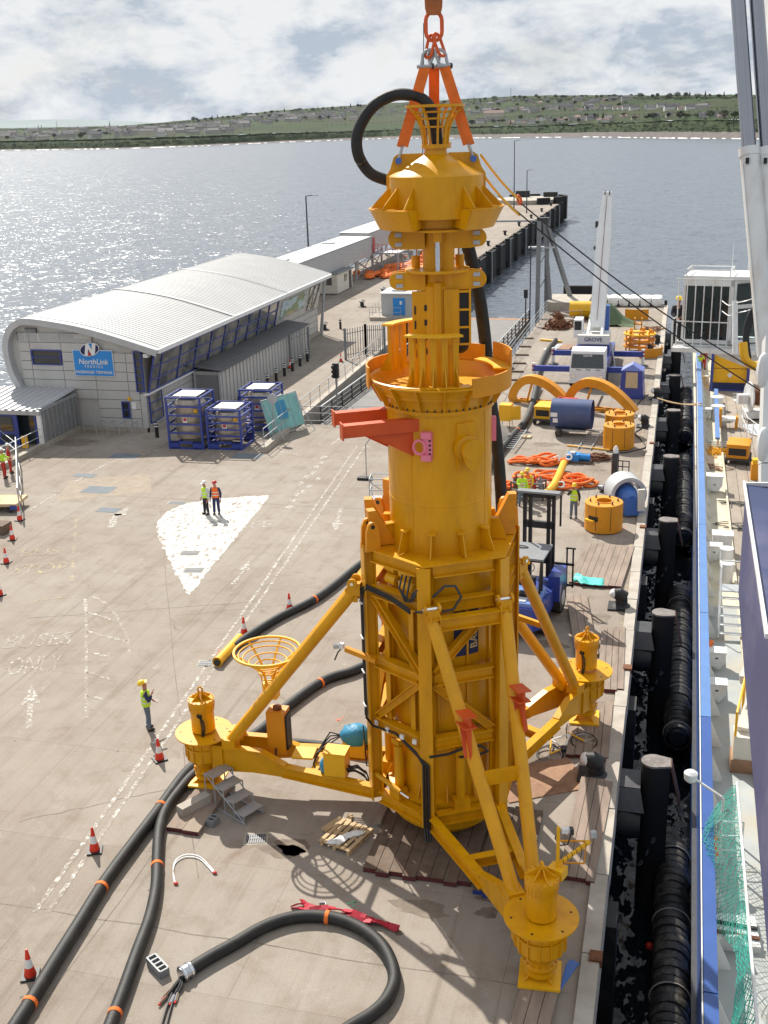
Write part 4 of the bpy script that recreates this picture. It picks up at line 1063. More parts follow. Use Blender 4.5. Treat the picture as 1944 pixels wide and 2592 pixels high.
nl = lambda x_, y_, z_: Matrix.Rotation(R(-60), 3, 'Z') @ Vector((x_, y_, z_))
base = nl(6.75, 0.42, 0)
cp = MB().bar(base + Z * 2.72, base + Z * 3.95, 0.075, 0.075).build('camera_post', 'yellow_bright', rig)
MB().box(base + Z * 2.8, (0.36, 0.3, 0.24), R(-20)).build('post_foot', 'yellow_bright', cp)
e_ = base + Vector((0.66, 0.48, 3.35))
a2 = MB().bar(base + Z * 2.98, e_, 0.075, 0.065).build('camera_arm', 'yellow_bright', rig)
for k in range(6): 
 p = (base + Z * 2.98).lerp(e_, 0.15 + k * 0.14); MB().box(p, (0.015, 0.085, 0.075), R(35)).build('cable_tie', 'black', a2)
MB().box(base + Vector((0.16, 0.05, 3.86)), (0.2, 0.1, 0.1), 0.3).build('lamp_head', 'white', cp)
MB().box(base + Vector((0.28, 0.05, 3.86)), (0.08, 0.13, 0.14), 0.3).build('lamp_lens', 'dark_steel', cp)
MB().box(e_ + Vector((0.06, 0.08, 0.14)), (0.12, 0.1, 0.15), 0.5).build('lamp_head', 'pale_grey', a2)
MB().tube([base + Z * 3.85, base + Vector((-0.07, 0, 3.65)), base + Vector((0.05, 0.05, 3.45)), base + Vector((0.2, 0.05, 3.5)), base + Vector((0.28, 0.05, 3.8))], 0.016, 6).build('camera_cable', 'black', cp)
fr = [base + Vector((0.1, 0.2, 2.9)), base + Vector((0.55, 0.4, 2.8)), base + Vector((0.58, 0.42, 3.3))]
for a_, b_ in zip(fr, fr[1:]): MB().bar(a_, b_, 0.03, 0.03).build('stay', 'orange_yellow', a2)
MB().bar(base + Vector((-.1, .55, 3.2)), e_, 0.03, 0.03).build('stay', 'orange_yellow', a2)

# ---------------------------------------------------------------- slings, shackles, chain
AX = RC + Vector((0, 0, 0))
TOP = AX + Vector((0.02, 0.0, 0))
def band(mb, p, q, wd, th, u):
 p, q = Vector(p), Vector(q); d = (q - p).normalized(); n_ = d.cross(Vector(u)).normalized(); u = n_.cross(d).normalized()
 vs = [e + u * (i * wd / 2) + n_ * (j * th / 2) for e in (p, q) for j in (-1, 1) for i in (-1, 1)]
 mb.add(vs, [(0, 1, 3, 2), (4, 6, 7, 5), (0, 4, 5, 1), (2, 3, 7, 6), (0, 2, 6, 4), (1, 5, 7, 3)])
def bow(c, d, side, r=0.12, leg=0.22, th=0.03):
 """bow shackle: c pin centre, d direction of the bow, side = pin axis"""
 d, side = Vector(d).normalized(), Vector(side).normalized()
 pts = [c - side * r * 0.75, c - side * r * 0.85 + d * leg * 0.6]
 for k in range(9):
  a = PI - PI * k / 8
  pts.append(c + d * (leg + r * math.sin(a)) + side * r * math.cos(a))
 pts += [c + side * r * 0.85 + d * leg * 0.6, c + side * r * 0.75]
 return MB().tube(pts, th, 8)
SL = [('orange webbing sling at the left of the rig hood', 194.5, -0.19), ('orange webbing sling hanging behind the funnel cage', 104.5, 0.0), ('doubled orange webbing sling at the right of the rig hood', 14.5, 0.2)]
SH = ['galvanised shackle on the left padeye of the rig hood', 'galvanised shackle on the rear padeye of the rig hood', 'galvanised shackle on the right padeye of the rig hood']
SU = ['galvanised shackle at the top of the left orange sling', 'galvanised shackle at the top of the middle orange sling', 'galvanised shackle at the top of the right orange sling']
for (lab, a, sx), l2, l3 in zip(SL, SH, SU):
 pin = AX + pol(a, 0.87, 17.78)
 top = AX + RT * sx * 1.1 + Z * 19.80 + pol(104.5, 0.16 if a == 104.5 else 0.0, 0)
 d = (top - pin).normalized()
 sh = thing('shackle', l2, 'shackle', pin, 0, 'lifting shackles')
 bow(Vector((0, 0, 0)), d, pol(a + 90, 1, 0), 0.13, 0.2, 0.034).build('bow', 'galv', sh)
 st = pin + d * 0.32; en = top - d * 0.02
 sl = thing('lifting_sling', lab, 'sling', st, 0, 'orange lifting slings')
 u = RT
 for k, off in enumerate((-0.075, 0.075) if a != 104.5 else (0.0,)):
  g = MB(); o1, o2 = RT * off * 0.9, RT * off * 0.75
  for j in range(6):
   k0, k1 = j / 6, (j + 1) / 6
   w0 = 0.135 if a != 104.5 else 0.24
   band(g, (en - st) * k0 + o1 * (1 - k0) + o2 * k0 + TW * 0.012 * math.sin(j * 2.1 + k), (en - st) * k1 + o1 * (1 - k1) + o2 * k1 + TW * 0.012 * math.sin(j * 2.1 + 2.1 + k), w0, 0.045, RT)
  g.build('webbing_leg', 'sling', sl)
 us = thing('shackle', l3, 'shackle', top, 0, 'lifting shackles')
 pa = RT if a != 14.5 else (RT * 0.9 - TW * 0.3)
 up_ = (AX + Z * 20.2 + RT * sx * 0.45 - top).normalized()
 bow(Vector((0, 0, 0)), up_, pa, 0.125, 0.24, 0.036).build('bow', 'galv', us)
 g = MB(); g.tube([-pa * 0.19, pa * 0.19], 0.045, 10); g.build('pin', 'galv', us)
 g = MB(); g.tube([pa * 0.15, pa * 0.2], 0.065, 8); g.build('nut', 'dark_steel', us)
def link(c, up, side, L, wd, th, name, lab, mat='sling'):
 up, side = Vector(up).normalized(), Vector(side).normalized(); r = wd / 2; pts = []
 for k in range(9): a = PI * k / 8; pts.append(up * (L / 2 - r + r * math.sin(a)) + side * r * math.cos(a))
 for k in range(9): a = PI + PI * k / 8; pts.append(up * (-L / 2 + r + r * math.sin(a)) + side * r * math.cos(a))
 g = MB(); g.tube(pts, th, 10, closed=True)
 return tag(g.build(name, mat, loc=c), lab, 'chain link', 'orange lifting links')
M('link_orange', (0.70, 0.11, 0.02), 0.55, var=0.12, vs=6)
link(AX + Z * 20.63, (0, 0, 1), RT, 0.60, 0.36, 0.045, 'master_link', 'large orange master link at the top of the lifting gear', 'link_orange')
link(AX + Z * 20.22 - RT * 0.09, Z + RT * 0.25, RT * 0.75 + TW * 0.6, 0.5, 0.18, 0.035, 'sub_link', 'left small orange link below the master link', 'link_orange')
link(AX + Z * 20.24 + RT * 0.11, Z - RT * 0.35, RT * 0.8 - TW * 0.5, 0.5, 0.18, 0.035, 'sub_link', 'right small orange link below the master link', 'link_orange')
g = MB()
for j, (z0, z1, w0, w1) in enumerate(((20.86, 21.0, 0.30, 0.38), (21.0, 21.4, 0.38, 0.42), (21.4, 23.5, 0.42, 0.46))):
 g.add([AX + RT * s_ * (w0 if k < 2 else w1) / 2 + TW * t_ * 0.07 + Z * (z0 if k < 2 else z1) for t_ in (-1, 1) for k, s_ in enumerate((-1, 1, 1, -1))], [(0, 3, 2, 1), (4, 5, 6, 7), (0, 1, 5, 4), (1, 2, 6, 5), (2, 3, 7, 6), (3, 0, 4, 7)])
tag(g.build('crane_sling', 'sling_dirty'), 'dirty brown sling strap holding the master link from above', 'sling')
g = MB(); g.tube([AX - RT * 0.23 + Z * 20.7, AX - RT * 0.25 + Z * 19.5, AX - RT * 0.30 + Z * 17.9], 0.010, 5)
tag(g.build('guide_wire', 'dark_steel'), 'thin dark wire hanging left of the orange slings', 'wire')
# hoses on the rig
def smooth_path(pts, sub=6):
 pts = [Vector(p) for p in pts]; out = []
 for i in range(len(pts) - 1):
  p0, p1, p2, p3 = pts[max(i - 1, 0)], pts[i], pts[i + 1], pts[min(i + 2, len(pts) - 1)]
  for k in range(sub):
   t_ = k / sub
   out.append(0.5 * ((2 * p1) + (p2 - p0) * t_ + (2 * p0 - 5 * p1 + 4 * p2 - p3) * t_ ** 2 + (3 * p1 - p0 - 3 * p2 + p3) * t_ ** 3))
 out.append(pts[-1]); return out
pth = [(0.06, 18.05), (0.0, 18.5), (-0.1, 18.9), (-0.36, 19.14), (-0.88, 19.22), (-1.42, 18.98), (-1.78, 18.45), (-1.80, 17.95), (-1.55, 17.52), (-1.12, 17.33), (-0.8, 17.3)]
g = MB(); g.tube([RT * x_ - TW * 0.05 + Z * z_ for x_, z_ in smooth_path([(a, b_, 0) for a, b_ in pth]) for _ in (0,)] if False else [RT * v.x - TW * (0.05 + (0.45 if v.x < -1.0 and v.y < 17.8 else 0)) + Z * v.y for v in smooth_path([(a, b_, 0) for a, b_ in pth])], 0.135, 14)
tag(g.build('looped_hose', 'rubber', loc=RC), 'thick black hose looping out of the funnel cage at the top', 'hose')
hp = [(0.70, 16.1, -0.9), (0.92, 15.3, -1.1), (1.12, 14.4, -1.2), (1.30, 13.2, -1.5), (1.42, 12.0, -1.9), (1.62, 10.5, -1.7), (1.75, 8.8, -1.6), (1.8, 7.0, -1.9), (1.6, 4.0, -2.6), (1.1, 1.2, -3.4), (0.2, 0.17, -4.4)]
g = MB(); g.tube([RT * v.x + TW * v.z + Z * v.y for v in smooth_path(hp)], 0.165, 14)
tag(g.build('hanging_hose', 'rubber', loc=RC), 'thick black hose hanging down behind the rig mast', 'hose')
g = MB(); p = RT * 0.98 - TW * 1.1 + Z * 15.05; g.tube([p - Z * 0.08, p + Z * 0.08], 0.19, 14); tag(g.build('hose_strap', 'sling', loc=RC), 'orange strap round the hanging hose beside the mast', 'strap')
# tag line to the right
ta, tb = RC + RT * 1.05 + Z * 17.85, Vector((-4.03, 29.1, 16.68))
for k, (lab, da, db) in enumerate((('upper yellow webbing line slung from the rig hood', 0.0, 0.0), ('lower yellow webbing line slung from the rig hood', -0.35, -0.02))):
 g = MB(); q = [ta + Z * da + (tb - ta) * t_ / 6 + Z * (db - 0.06 * math.sin(PI * t_ / 6)) for t_ in range(7)]; g.tube(q, 0.03, 6)
 tag(g.build('tag_line', 'yellow_bright'), lab, 'rope')
link(tb, (tb - ta), (0, 0, 1), 0.3, 0.16, 0.03, 'line_hook', 'orange hook joining the yellow lines to the steel ropes', 'link_orange')
# ---------------------------------------------------------------- passenger terminal
tm = thing('passenger_terminal', 'grey clad passenger terminal with curved metal roof beside the sea', 'building', (-38, 64.6, 0))
TO = Vector((-38, 64.6, 0))
def tb_(mb, name, mat, parent=tm, smooth=None):
 mb.v = [(x - TO.x, y - TO.y, z - TO.z) for x, y, z in mb.v]
 return mb.build(name, mat, parent, smooth)
RP = [(-42.3, 0.0), (-42.45, 2.3), (-43.0, 3.6), (-43.22, 4.8), (-43.15, 5.9), (-42.7, 6.8), (-42.1, 7.25), (-41.3, 7.46), (-39.4, 7.28), (-37.1, 6.9), (-34.7, 6.3), (-32.0, 5.52)]
def offset_prof(pr, d):
 out_ = []
 for i, p in enumerate(pr):
  a, b = Vector(pr[max(i - 1, 0)]), Vector(pr[min(i + 1, len(pr) - 1)])
  t = (b - a).normalized(); n = Vector((t.y, -t.x))
  out_.append((p[0] + n.x * d, p[1] + n.y * d))
 return out_
RPs = [(v.x, v.y) for v in smooth_path([(a, b, 0) for a, b in RP], 4)]
inn = offset_prof(RPs, 0.42)
# body behind the cladding
mb = MB(); pr = [(-42.2, 0), (-42.3, 2.4)] + [p for p in inn if p[1] > 2.4 and p[0] < -33.2] + [(-33.4, 5.2), (-33.4, 0)]
n = len(pr); mb.add([(x, 64.75, z) for x, z in pr] + [(x, 101.4, z) for x, z in pr], [tuple(range(n))[::-1], tuple(range(n, 2 * n))] + [(i, (i + 1) % n, n + (i + 1) % n, n + i) for i in range(n)])
tb_(mb, 'wall', 'clad')
# curved fascia
mb = MB(); n = len(RPs)
mb.add([(x, 64.2, z) for x, z in RPs] + [(x, 64.2, z) for x, z in inn] + [(x, 65.0, z) for x, z in RPs] + [(x, 65.0, z) for x, z in inn], [f for i in range(n - 1) for f in ((i, n + i, n + i + 1, i + 1), (2 * n + i, 2 * n + i + 1, 3 * n + i + 1, 3 * n + i), (i, i + 1, 2 * n + i + 1, 2 * n + i), (n + i, 3 * n + i, 3 * n + i + 1, n + i + 1))])
tb_(mb, 'front_fascia', 'pale_grey', smooth=30)
# ribbed roof sheet
mb = MB(); ys = []
y = 64.9
while y < 101.9: ys += [(y, 0.03), (y + 0.30, 0.03), (y + 0.33, 0.06), (y + 0.40, 0.06)]; y += 0.43
top = [p for p in RPs if p[1] > 3.0]
L = len(top)
offs = {o: offset_prof(top, -o) for o in (0.03, 0.06)}
vs = [(offs[o][i][0], yy, offs[o][i][1]) for yy, o in ys for i in range(L)]
mb.add(vs, [(k * L + i, k * L + i + 1, (k + 1) * L + i + 1, (k + 1) * L + i) for k in range(len(ys) - 1) for i in range(L - 1)])
M('roof_metal', (0.50, 0.495, 0.485), 0.5, 0.1, var=0.06, vs=0.5)
rf = tb_(mb, 'roof', 'roof_metal', smooth=22)
for yy in (77.2, 89.4):
 mb = MB(); a = offset_prof(top, -0.14); mb.add([(p[0], yy, p[1]) for p in a] + [(p[0], yy + 0.25, p[1]) for p in a], [(i, i + 1, L + i + 1, L + i) for i in range(L - 1)]); tb_(mb, 'roof_joint', 'pale_grey', rf)
tb_(MB().bx(-32.12, -31.9, 64.3, 101.9, 5.30, 5.58), 'gutter', 'white')
tb_(MB().plate([(-33.3, 83, 5.1), (-32.05, 83, 5.36), (-32.05, 102, 5.36), (-33.3, 102, 5.1)], 0.04), 'soffit', 'pale_grey')
tb_(MB().plate([(-33.3, 64.6, 5.1), (-32.05, 64.6, 5.36), (-32.05, 83, 5.36), (-33.3, 83, 5.1)], 0.04), 'soffit', 'pale_grey')
# front cladding panels
pz = 0.62
def panel(x0, x1, z0, z1, y=64.6, name='panel', mat='clad'):
 tb_(MB().bx(x0 + 0.018, x1 - 0.018, y, y + 0.12, z0 + 0.018, z1 - 0.018), name, mat)
cols = [(-42.2, -41.4), (-41.4, -39.1), (-39.1, -36.8), (-36.8, -34.5), (-34.5, -33.75)]
for r_ in range(10):
 z0 = 0.25 + r_ * pz; z1 = z0 + pz
 for x0, x1 in cols:
  lim = 6.75 if x0 < -39 else 6.45 - (x0 + 39) * 0.22
  if z1 > lim - 0.25: continue
  if x0 < -41.5 and z0 < 2.0: continue
  if -41.4 <= x0 < -39.2 and 4.1 < z0 < 5.2: continue
  if x0 < -38.5 and z1 < 2.3: continue
  panel(x0, x1, z0, z1)
panel(-33.75, -33.32, 0.25, 2.55)
tb_(MB().bx(-42.4, -33.2, 64.45, 64.62, 0, 0.26), 'plinth', 'coping')
tb_(MB().bx(-33.36, -33.1, 64.45, 101.4, 0, 0.26), 'plinth', 'coping')
# louvres
for x0, x1, z0, z1 in ((-42.35, -41.75, 5.92, 6.42), (-41.65, -40.8, 5.92, 6.75), (-40.6, -36.9, 5.90, 6.42)):
 k = 0
 while z0 + k * 0.085 < z1 - 0.03:
  lx1 = x1 if x1 < -37 or z0 + k * .085 < 6.15 else x1 - 1.2
  tb_(MB().box(((x0 + lx1) / 2, 64.62, z0 + k * 0.085), (lx1 - x0, 0.10, 0.03), m=Matrix.Rotation(R(-30), 3, 'X')), 'louvre', 'pale_grey'); k += 1
 tb_(MB().bx(x0, x1, 64.68, 64.74, z0, z1), 'louvre_void', 'dark_steel')
# windows with blue frames
def window(x0, x1, z0, z1, ny, nx, name='window'):
 w_ = tb_(MB().bx(x0, x1, 64.60, 64.66, z0, z1), name, 'glass')
 def fr(a, b, c, d): tb_(MB().bx(a, b, 64.53, 64.64, c, d), 'frame', 'blue_paint', w_)
 t_ = 0.07
 fr(x0 - t_, x0, z0 - t_, z1 + t_); fr(x1, x1 + t_, z0 - t_, z1 + t_); fr(x0, x1, z0 - t_, z0); fr(x0, x1, z1, z1 + t_)
 for k in range(1, ny): fr(x0, x1, z0 + (z1 - z0) * k / ny - .025, z0 + (z1 - z0) * k / ny + .025)
 for k in range(1, nx): fr(x0 + (x1 - x0) * k / nx - .025, x0 + (x1 - x0) * k / nx + .025, z0, z1)
 return w_
window(-41.25, -39.2, 4.40, 5.28, 2, 1)
window(-35.05, -34.62, 0.95, 1.95, 2, 1)
w_ = window(-33.85, -33.42, 2.75, 5.30, 5, 1)
tb_(MB().bx(-34.6, -34.42, 64.5, 64.6, 2.1, 2.3), 'alarm_box', 'yellow_bright')
tb_(MB().bx(-34.4, -34.1, 64.57, 64.6, 1.5, 1.95), 'notice', 'white')
# sign board
sb = tb_(MB().bx(-38.2, -35.4, 64.50, 64.58, 3.70, 5.36), 'sign_board', 'sign_blue')
tb_(MB().bx(-38.24, -35.36, 64.52, 64.56, 3.66, 5.40), 'sign_edge', 'white', sb)
def onfront(x, z, y=64.485): return plane_m(Vector((x, y, z)) - TO, (1, 0, 0), (0, 0, 1))
text('NorthLink', 0.50, 'lettering', 'white', sb, onfront(-36.8, 4.62), 0.004, font_shear=0.15)
text('FERRIES', 0.24, 'lettering', 'white', sb, onfront(-36.8, 4.30), 0.004, space=1.7)
text('PASSENGER TERMINAL', 0.265, 'lettering', 'white', sb, onfront(-36.8, 3.93), 0.004)
em = MB(); em.add([(-36.95 + 0.72 * math.cos(2 * PI * k / 32), 64.47, 5.44 + 0.44 * math.sin(2 * PI * k / 32) + 0.10 * math.cos(2 * PI * k / 32)) for k in range(32)], [tuple(range(32))[::-1]]); tb_(em, 'emblem', 'white', sb)
em = MB(); em.add([(-36.95 + 0.67 * math.cos(2 * PI * k / 32), 64.462, 5.44 + 0.39 * math.sin(2 * PI * k / 32) + 0.095 * math.cos(2 * PI * k / 32)) for k in range(32)], [tuple(range(32))[::-1]]); tb_(em, 'emblem_field', 'navy', sb)
def flat(pts, y, name, mat): tb_(MB().sheet([(x, y, z) for x, z in pts][::-1]), name, mat, sb)
flat([(-37.35, 5.00), (-37.12, 5.02), (-36.98, 5.82), (-37.2, 5.78)], 64.455, 'emblem_bar', 'white')
flat([(-36.85, 5.05), (-36.60, 5.10), (-36.45, 5.86), (-36.72, 5.86)], 64.455, 'emblem_bar', 'white')
flat([(-37.2, 5.80), (-36.98, 5.83), (-36.60, 5.08), (-36.80, 5.04)], 64.452, 'emblem_bar', 'white')
flat([(-36.98, 5.83), (-36.72, 5.86), (-36.80, 5.50)], 64.450, 'emblem_wedge', 'sign_blue')
flat([(-37.12, 5.02), (-36.85, 5.04), (-37.0, 5.36)], 64.450, 'emblem_wedge', 'red_paint')
# raking window band along the seaward-road side
def side_pt(k, z): return -33.28 + (z - 2.6) / 2.4 * 0.62
def side_quad(y0, y1, z0, z1, out_=0.0): return [(side_pt(0, z0) + out_, y0, z0), (side_pt(0, z0) + out_, y1, z0), (side_pt(0, z1) + out_, y1, z1), (side_pt(0, z1) + out_, y0, z1)]
m, t, b = nodes_of('side_glass')
p = tpos(t, (1, 1, 1)); c = tramp(t, tnoise(t, p, 0.6, 3), [(0.4, (0.10, 0.11, 0.11)), (0.6, (0.30, 0.28, 0.24))])
t.links.new(c, b.inputs['Base Color']); b.inputs['Roughness'].default_value = 0.08; b.inputs['Coat Weight'].default_value = 0.6
yb = [64.9, 66.2, 69.2, 72.0, 74.6, 77.2, 79.8, 82.2, 84.6, 86.8, 88.9]
zb = [2.62, 3.35, 4.2, 4.98]
for y0, y1 in zip(yb, yb[1:]):
 for z0, z1 in zip(zb, zb[1:]): tb_(MB().plate(side_quad(y0 + .04, y1 - .04, z0 + .03, z1 - .03), 0.03), 'pane', 'side_glass')
for y in yb: tb_(MB().bar((side_pt(0, 2.55) + .04, y, 2.55), (side_pt(0, 5.05) + .04, y, 5.05), 0.09, 0.09, up=(0, 1, 0)), 'mullion', 'blue_paint')
for z in zb: tb_(MB().bar((side_pt(0, z) + .045, 64.9, z), (side_pt(0, z) + .045, 88.9, z), 0.08, 0.07), 'transom', 'blue_paint')
tb_(MB().bx(-33.5, -33.15, 64.6, 89.1, 2.44, 2.56), 'window_sill', 'white')
for r_ in range(4):
 y = 64.8
 while y < 101: tb_(MB().bx(-33.42, -33.30, y + .02, min(y + 2.4, 101.3) - .02, 0.27 + r_ * 0.545 + .015, 0.27 + (r_ + 1) * 0.545 - .015), 'panel', 'clad'); y += 2.4
for r_ in range(4):
 y = 89.2
 while y < 101: tb_(MB().plate(side_quad(y + .02, min(y + 3.0, 101.3) - .02, 2.62 + r_ * 0.6 + .015, 2.62 + (r_ + 1) * 0.6 - .015), 0.05), 'panel', 'clad'); y += 3.0
bn = tb_(MB().plate(side_quad(90.0, 96.4, 3.3, 4.75, 0.06), 0.03), 'banner', 'sign_blue')
m, t, b = nodes_of('banner_print')
p = tpos(t, (1, 0.5, 1.2)); c = tramp(t, tnoise(t, p, 0.9, 6), [(0.3, (0.25, 0.42, 0.5)), (0.45, (0.55, 0.66, 0.7)), (0.55, (0.18, 0.28, 0.16)), (0.7, (0.5, 0.4, 0.22))])
t.links.new(c, b.inputs['Base Color']); bn.data.materials[0] = m
for k, (y0, y1) in enumerate(((97.6, 98.7), (98.9, 100.4))):
 for z0, z1 in ((2.7, 3.3), (3.4, 4.0), (4.1, 4.9)): tb_(MB().plate(side_quad(y0, y1, z0, z1, 0.07), 0.03), 'pane', 'side_glass')
for y in (64.85, 66.7): tb_(MB().bx(-33.29, -33.2, y, y + .08, 0.5, 2.44), 'mullion', 'blue_paint')
gl = tb_(MB().bx(-33.29, -33.24, 64.9, 66.7, 0.5, 2.4), 'pane', 'side_glass')
for z in (0.5, 1.15, 1.8): tb_(MB().bx(-33.26, -33.19, 64.9, 66.7, z, z + .06), 'transom', 'blue_paint')
tb_(MB().bx(-33.1, -32.8, 64.35, 64.75, 5.0, 5.25), 'flood_lamp', 'white')
for y in (90.5, 93): tb_(MB().bx(-33.27, -33.2, y, y + .7, 0.5, 2.3), 'side_door', 'blue_paint')
tb_(MB().tube([(-33.1, 101.2, 0), (-32.3, 101.2, 5.3)], 0.10, 8), 'end_strut', 'galv')
tb_(MB().tube([(-32.6, 100.2, 0), (-32.2, 100.4, 5.3)], 0.10, 8), 'end_strut', 'galv')

# entrance porch
pc = thing('entrance_porch', 'low grey entrance porch with blue doors in front of the terminal', 'porch', (-41.6, 62.3, 0))
TO = Vector((-41.6, 62.3, 0))
tq = lambda mb, n_, m_, par=None, s_=None: tb_(mb, n_, m_, par or pc, s_)
mb = MB(); x = -45.5; vs = []; k = 0
while x < -38.2: vs += [(x, 0.0), (x + .22, 0.0), (x + .27, .07), (x + .43, .07)]; x += 0.5
vs = vs[:-1]
mb.add([(x, 59.8, 2.42 + z) for x, z in vs] + [(x, 64.55, 2.78 + z) for x, z in vs], [(i, i + 1, len(vs) + i + 1, len(vs) + i) for i in range(len(vs) - 1)])
tq(mb, 'roof', 'pale_grey')
tq(MB().bx(-45.5, -38.25, 59.75, 59.95, 2.15, 2.42), 'eaves_beam', 'galv')
tq(MB().bx(-38.45, -38.25, 59.95, 64.5, 2.35, 2.55), 'side_beam', 'galv')
tq(MB().bx(-38.4, -38.32, 60.0, 64.5, 0.3, 2.4), 'side_wall', 'clad_dark')
for k in range(9): tq(MB().bx(-38.32, -38.22, 60.1 + k * .53, 60.16 + k * .53, 0.3, 2.35), 'side_rib', 'galv')
tq(MB().bx(-38.55, -38.3, 59.8, 60.0, 0.0, 2.2), 'corner_post', 'white')
tq(MB().bx(-45.5, -41.6, 59.95, 60.05, 0.2, 2.2), 'front_wall', 'clad_dark')
tq(MB().bx(-41.5, -38.6, 60.6, 60.7, 0.05, 2.15), 'dark_lobby', 'glass')
d1 = tq(MB().bx(-41.5, -40.2, 59.98, 60.05, 0.1, 2.1), 'door', 'blue_paint')
tq(MB().bx(-41.3, -40.4, 59.94, 59.98, 1.0, 1.95), 'door_glass', 'glass', d1)
tq(MB().bx(-41.3, -40.4, 59.94, 59.98, 0.25, 0.8), 'door_glass', 'glass', d1)
for x in (-41.6, -40.1, -38.75): tq(MB().bx(x - .06, x + .06, 59.93, 60.06, 0.05, 2.15), 'door_frame', 'blue_paint')
tq(MB().bx(-38.6, -38.2, 55.2, 64.4, 0, 0.32), 'low_wall', 'stone')
tq(MB().bx(-45.5, -38.6, 56.6, 59.9, 0.0, 0.12), 'ramp_floor', 'concrete')
tq(MB().bx(-45.5, -41.4, 56.4, 56.65, 0.12, 0.4), 'yellow_kerb', 'yellow_bright')
wf = tq(MB().box((-39.2, 59.2, 0.55), (0.4, 0.05, 0.8), 0.2), 'floor_sign', 'yellow_bright')
# ramp railing and the site barriers at the left edge
def railing(pts, z0, h, name, lab, cat='railing', posts=2.0, mat='galv', rails=(1.0, 0.5), r=0.025, group=None, zs=None):
 o = thing(name, lab, cat, (pts[0][0], pts[0][1], z0), 0, group)
 P0 = Vector((pts[0][0], pts[0][1], z0))
 zz = zs or [0] * len(pts)
 P = [Vector((p[0], p[1], z0 + zz[i])) - P0 for i, p in enumerate(pts)]
 for k in rails: MB().tube([p + Z * h * k for p in P], r, 6).build('rail', mat, o)
 for a, b in zip(P, P[1:]):
  n_ = max(1, round((b - a).length / posts))
  for i in range(n_ + 1):
   if i == n_ and b is not P[-1]: continue
   q_ = a.lerp(b, i / n_); MB().tube([q_, q_ + Z * h], r, 6).build('post', mat, o)
 return o
railing([(-38.4, 60.2), (-38.4, 56.0), (-38.6, 55.2)], 0.32, 0.95, 'ramp_railing', 'galvanised railing on the low wall of the entrance porch')
railing([G(0, 962), G(40, 995)], 0.1, 1.0, 'crowd_barrier', 'galvanised tube barrier beside the two workers at left edge', 'barrier', 3.0)
railing([G(41, 1000), G(44, 1060), G(46, 1118)], 0.0, 1.6, 'site_fence', 'tall galvanised fence panel at the left edge behind the cones', 'barrier', 3.2, rails=(1.0, 0.05), r=0.035)
# cycle stands
for k in range(5):
 x = -37.4 + k * 0.85
 g = MB(); g.tube([(0, -.55, 0), (0, -.55, .75), (0, .35, .75), (0, .35, 0)], 0.03, 6)
 tag(g.build('cycle_stand', 'galv', loc=(x, 63.95, 0)), ['leftmost rusty cycle hoop by the terminal front wall', 'second cycle hoop from the porch by the terminal wall', 'middle cycle hoop by the terminal front wall', 'fourth cycle hoop from the porch by the terminal wall', 'rightmost cycle hoop by the terminal front wall'][k], 'cycle stand', 'cycle stands')
# side shed
sh = thing('side_shed', 'low corrugated shed along the side of the terminal', 'shed', (-32.1, 81.5, 0)); TO = Vector((-32.1, 81.5, 0))
tb_(MB().bx(-33.15, -31.15, 72.0, 91.4, 0, 2.5), 'wall', 'clad', sh)
M('roof_dark', (0.16, 0.16, 0.165), 0.5, 0.2, var=0.08, vs=0.8)
mb = MB(); ys = []; y = 71.8
while y < 91.6: ys += [(y, 0), (y + .2, 0), (y + .24, .05), (y + .36, .05)]; y += 0.4
mb.add([(-33.1, y, 2.86 + z) for y, z in ys] + [(-30.9, y, 2.56 + z) for y, z in ys], [(i, i + 1, len(ys) + i + 1, len(ys) + i)[::-1] for i in range(len(ys) - 1)])
tb_(mb, 'roof', 'roof_dark', sh)
for k in range(28): tb_(MB().bx(-31.15, -31.08, 72.2 + k * .69, 72.28 + k * .69, 0.05, 2.5), 'wall_rib', 'pale_grey', sh)
tb_(MB().bx(-33.0, -31.35, 71.93, 72.0, 0.1, 2.25), 'mesh_gate', 'clad_dark', sh)
for x in (-33.1, -31.2): tb_(MB().bx(x - .08, x + .08, 71.86, 72.0, 0, 2.5), 'corner_post', 'pale_grey', sh)
# elevated passenger gallery
gy = thing('passenger_gallery', 'long raised passenger gallery clad in ribbed grey sheet behind the terminal', 'walkway', (-42, 140, 0)); TO = Vector((-42, 140, 0))
def gbox(y0, y1, x0, x1, zb, zt): 
 tb_(MB().bx(x0, x1, y0, y1, zb, zt), 'gallery_body', 'clad', gy)
 tb_(MB().plate([(x0 - .1, y0, zt + .12), (x1 + .12, y0, zt + .05), (x1 + .12, y1, zt + .05), (x0 - .1, y1, zt + .12)], 0.08), 'gallery_roof', 'roof_metal', gy)
 z = zb + 0.12
 while z < zt - .1: tb_(MB().bx(x1, x1 + .05, y0, y1, z, z + .07), 'cladding_rib', 'pale_grey', gy); z += 0.24
gbox(102, 108, -43.6, -39.9, 2.2, 4.6)
gbox(108.05, 146, -44, -40, 2.5, 4.9)
gbox(146.05, 178, -44.4, -40.4, 2.9, 5.3)
for y, x in ((118, -42.6), (136, -42.8)): tb_(MB().bx(x - .7, x + .7, y - .6, y + .6, 5.06, 5.2), 'roof_hatch', 'white', gy)
for y in (112, 121, 130, 139, 147, 152, 160, 168):
 for x in (-43.7, -40.2):
  tb_(MB().bx(x - .12, x + .12, y - .12, y + .12, 0, 2.95 if y > 147 else 2.5), 'leg', 'galv', gy)
 for s_ in (0, 1):
  tb_(MB().bar((-43.7 + 3.5 * s_, y, 0.2), (-40.2 - 3.5 * s_, y, 2.4), 0.1, 0.1), 'cross_brace', 'galv', gy)
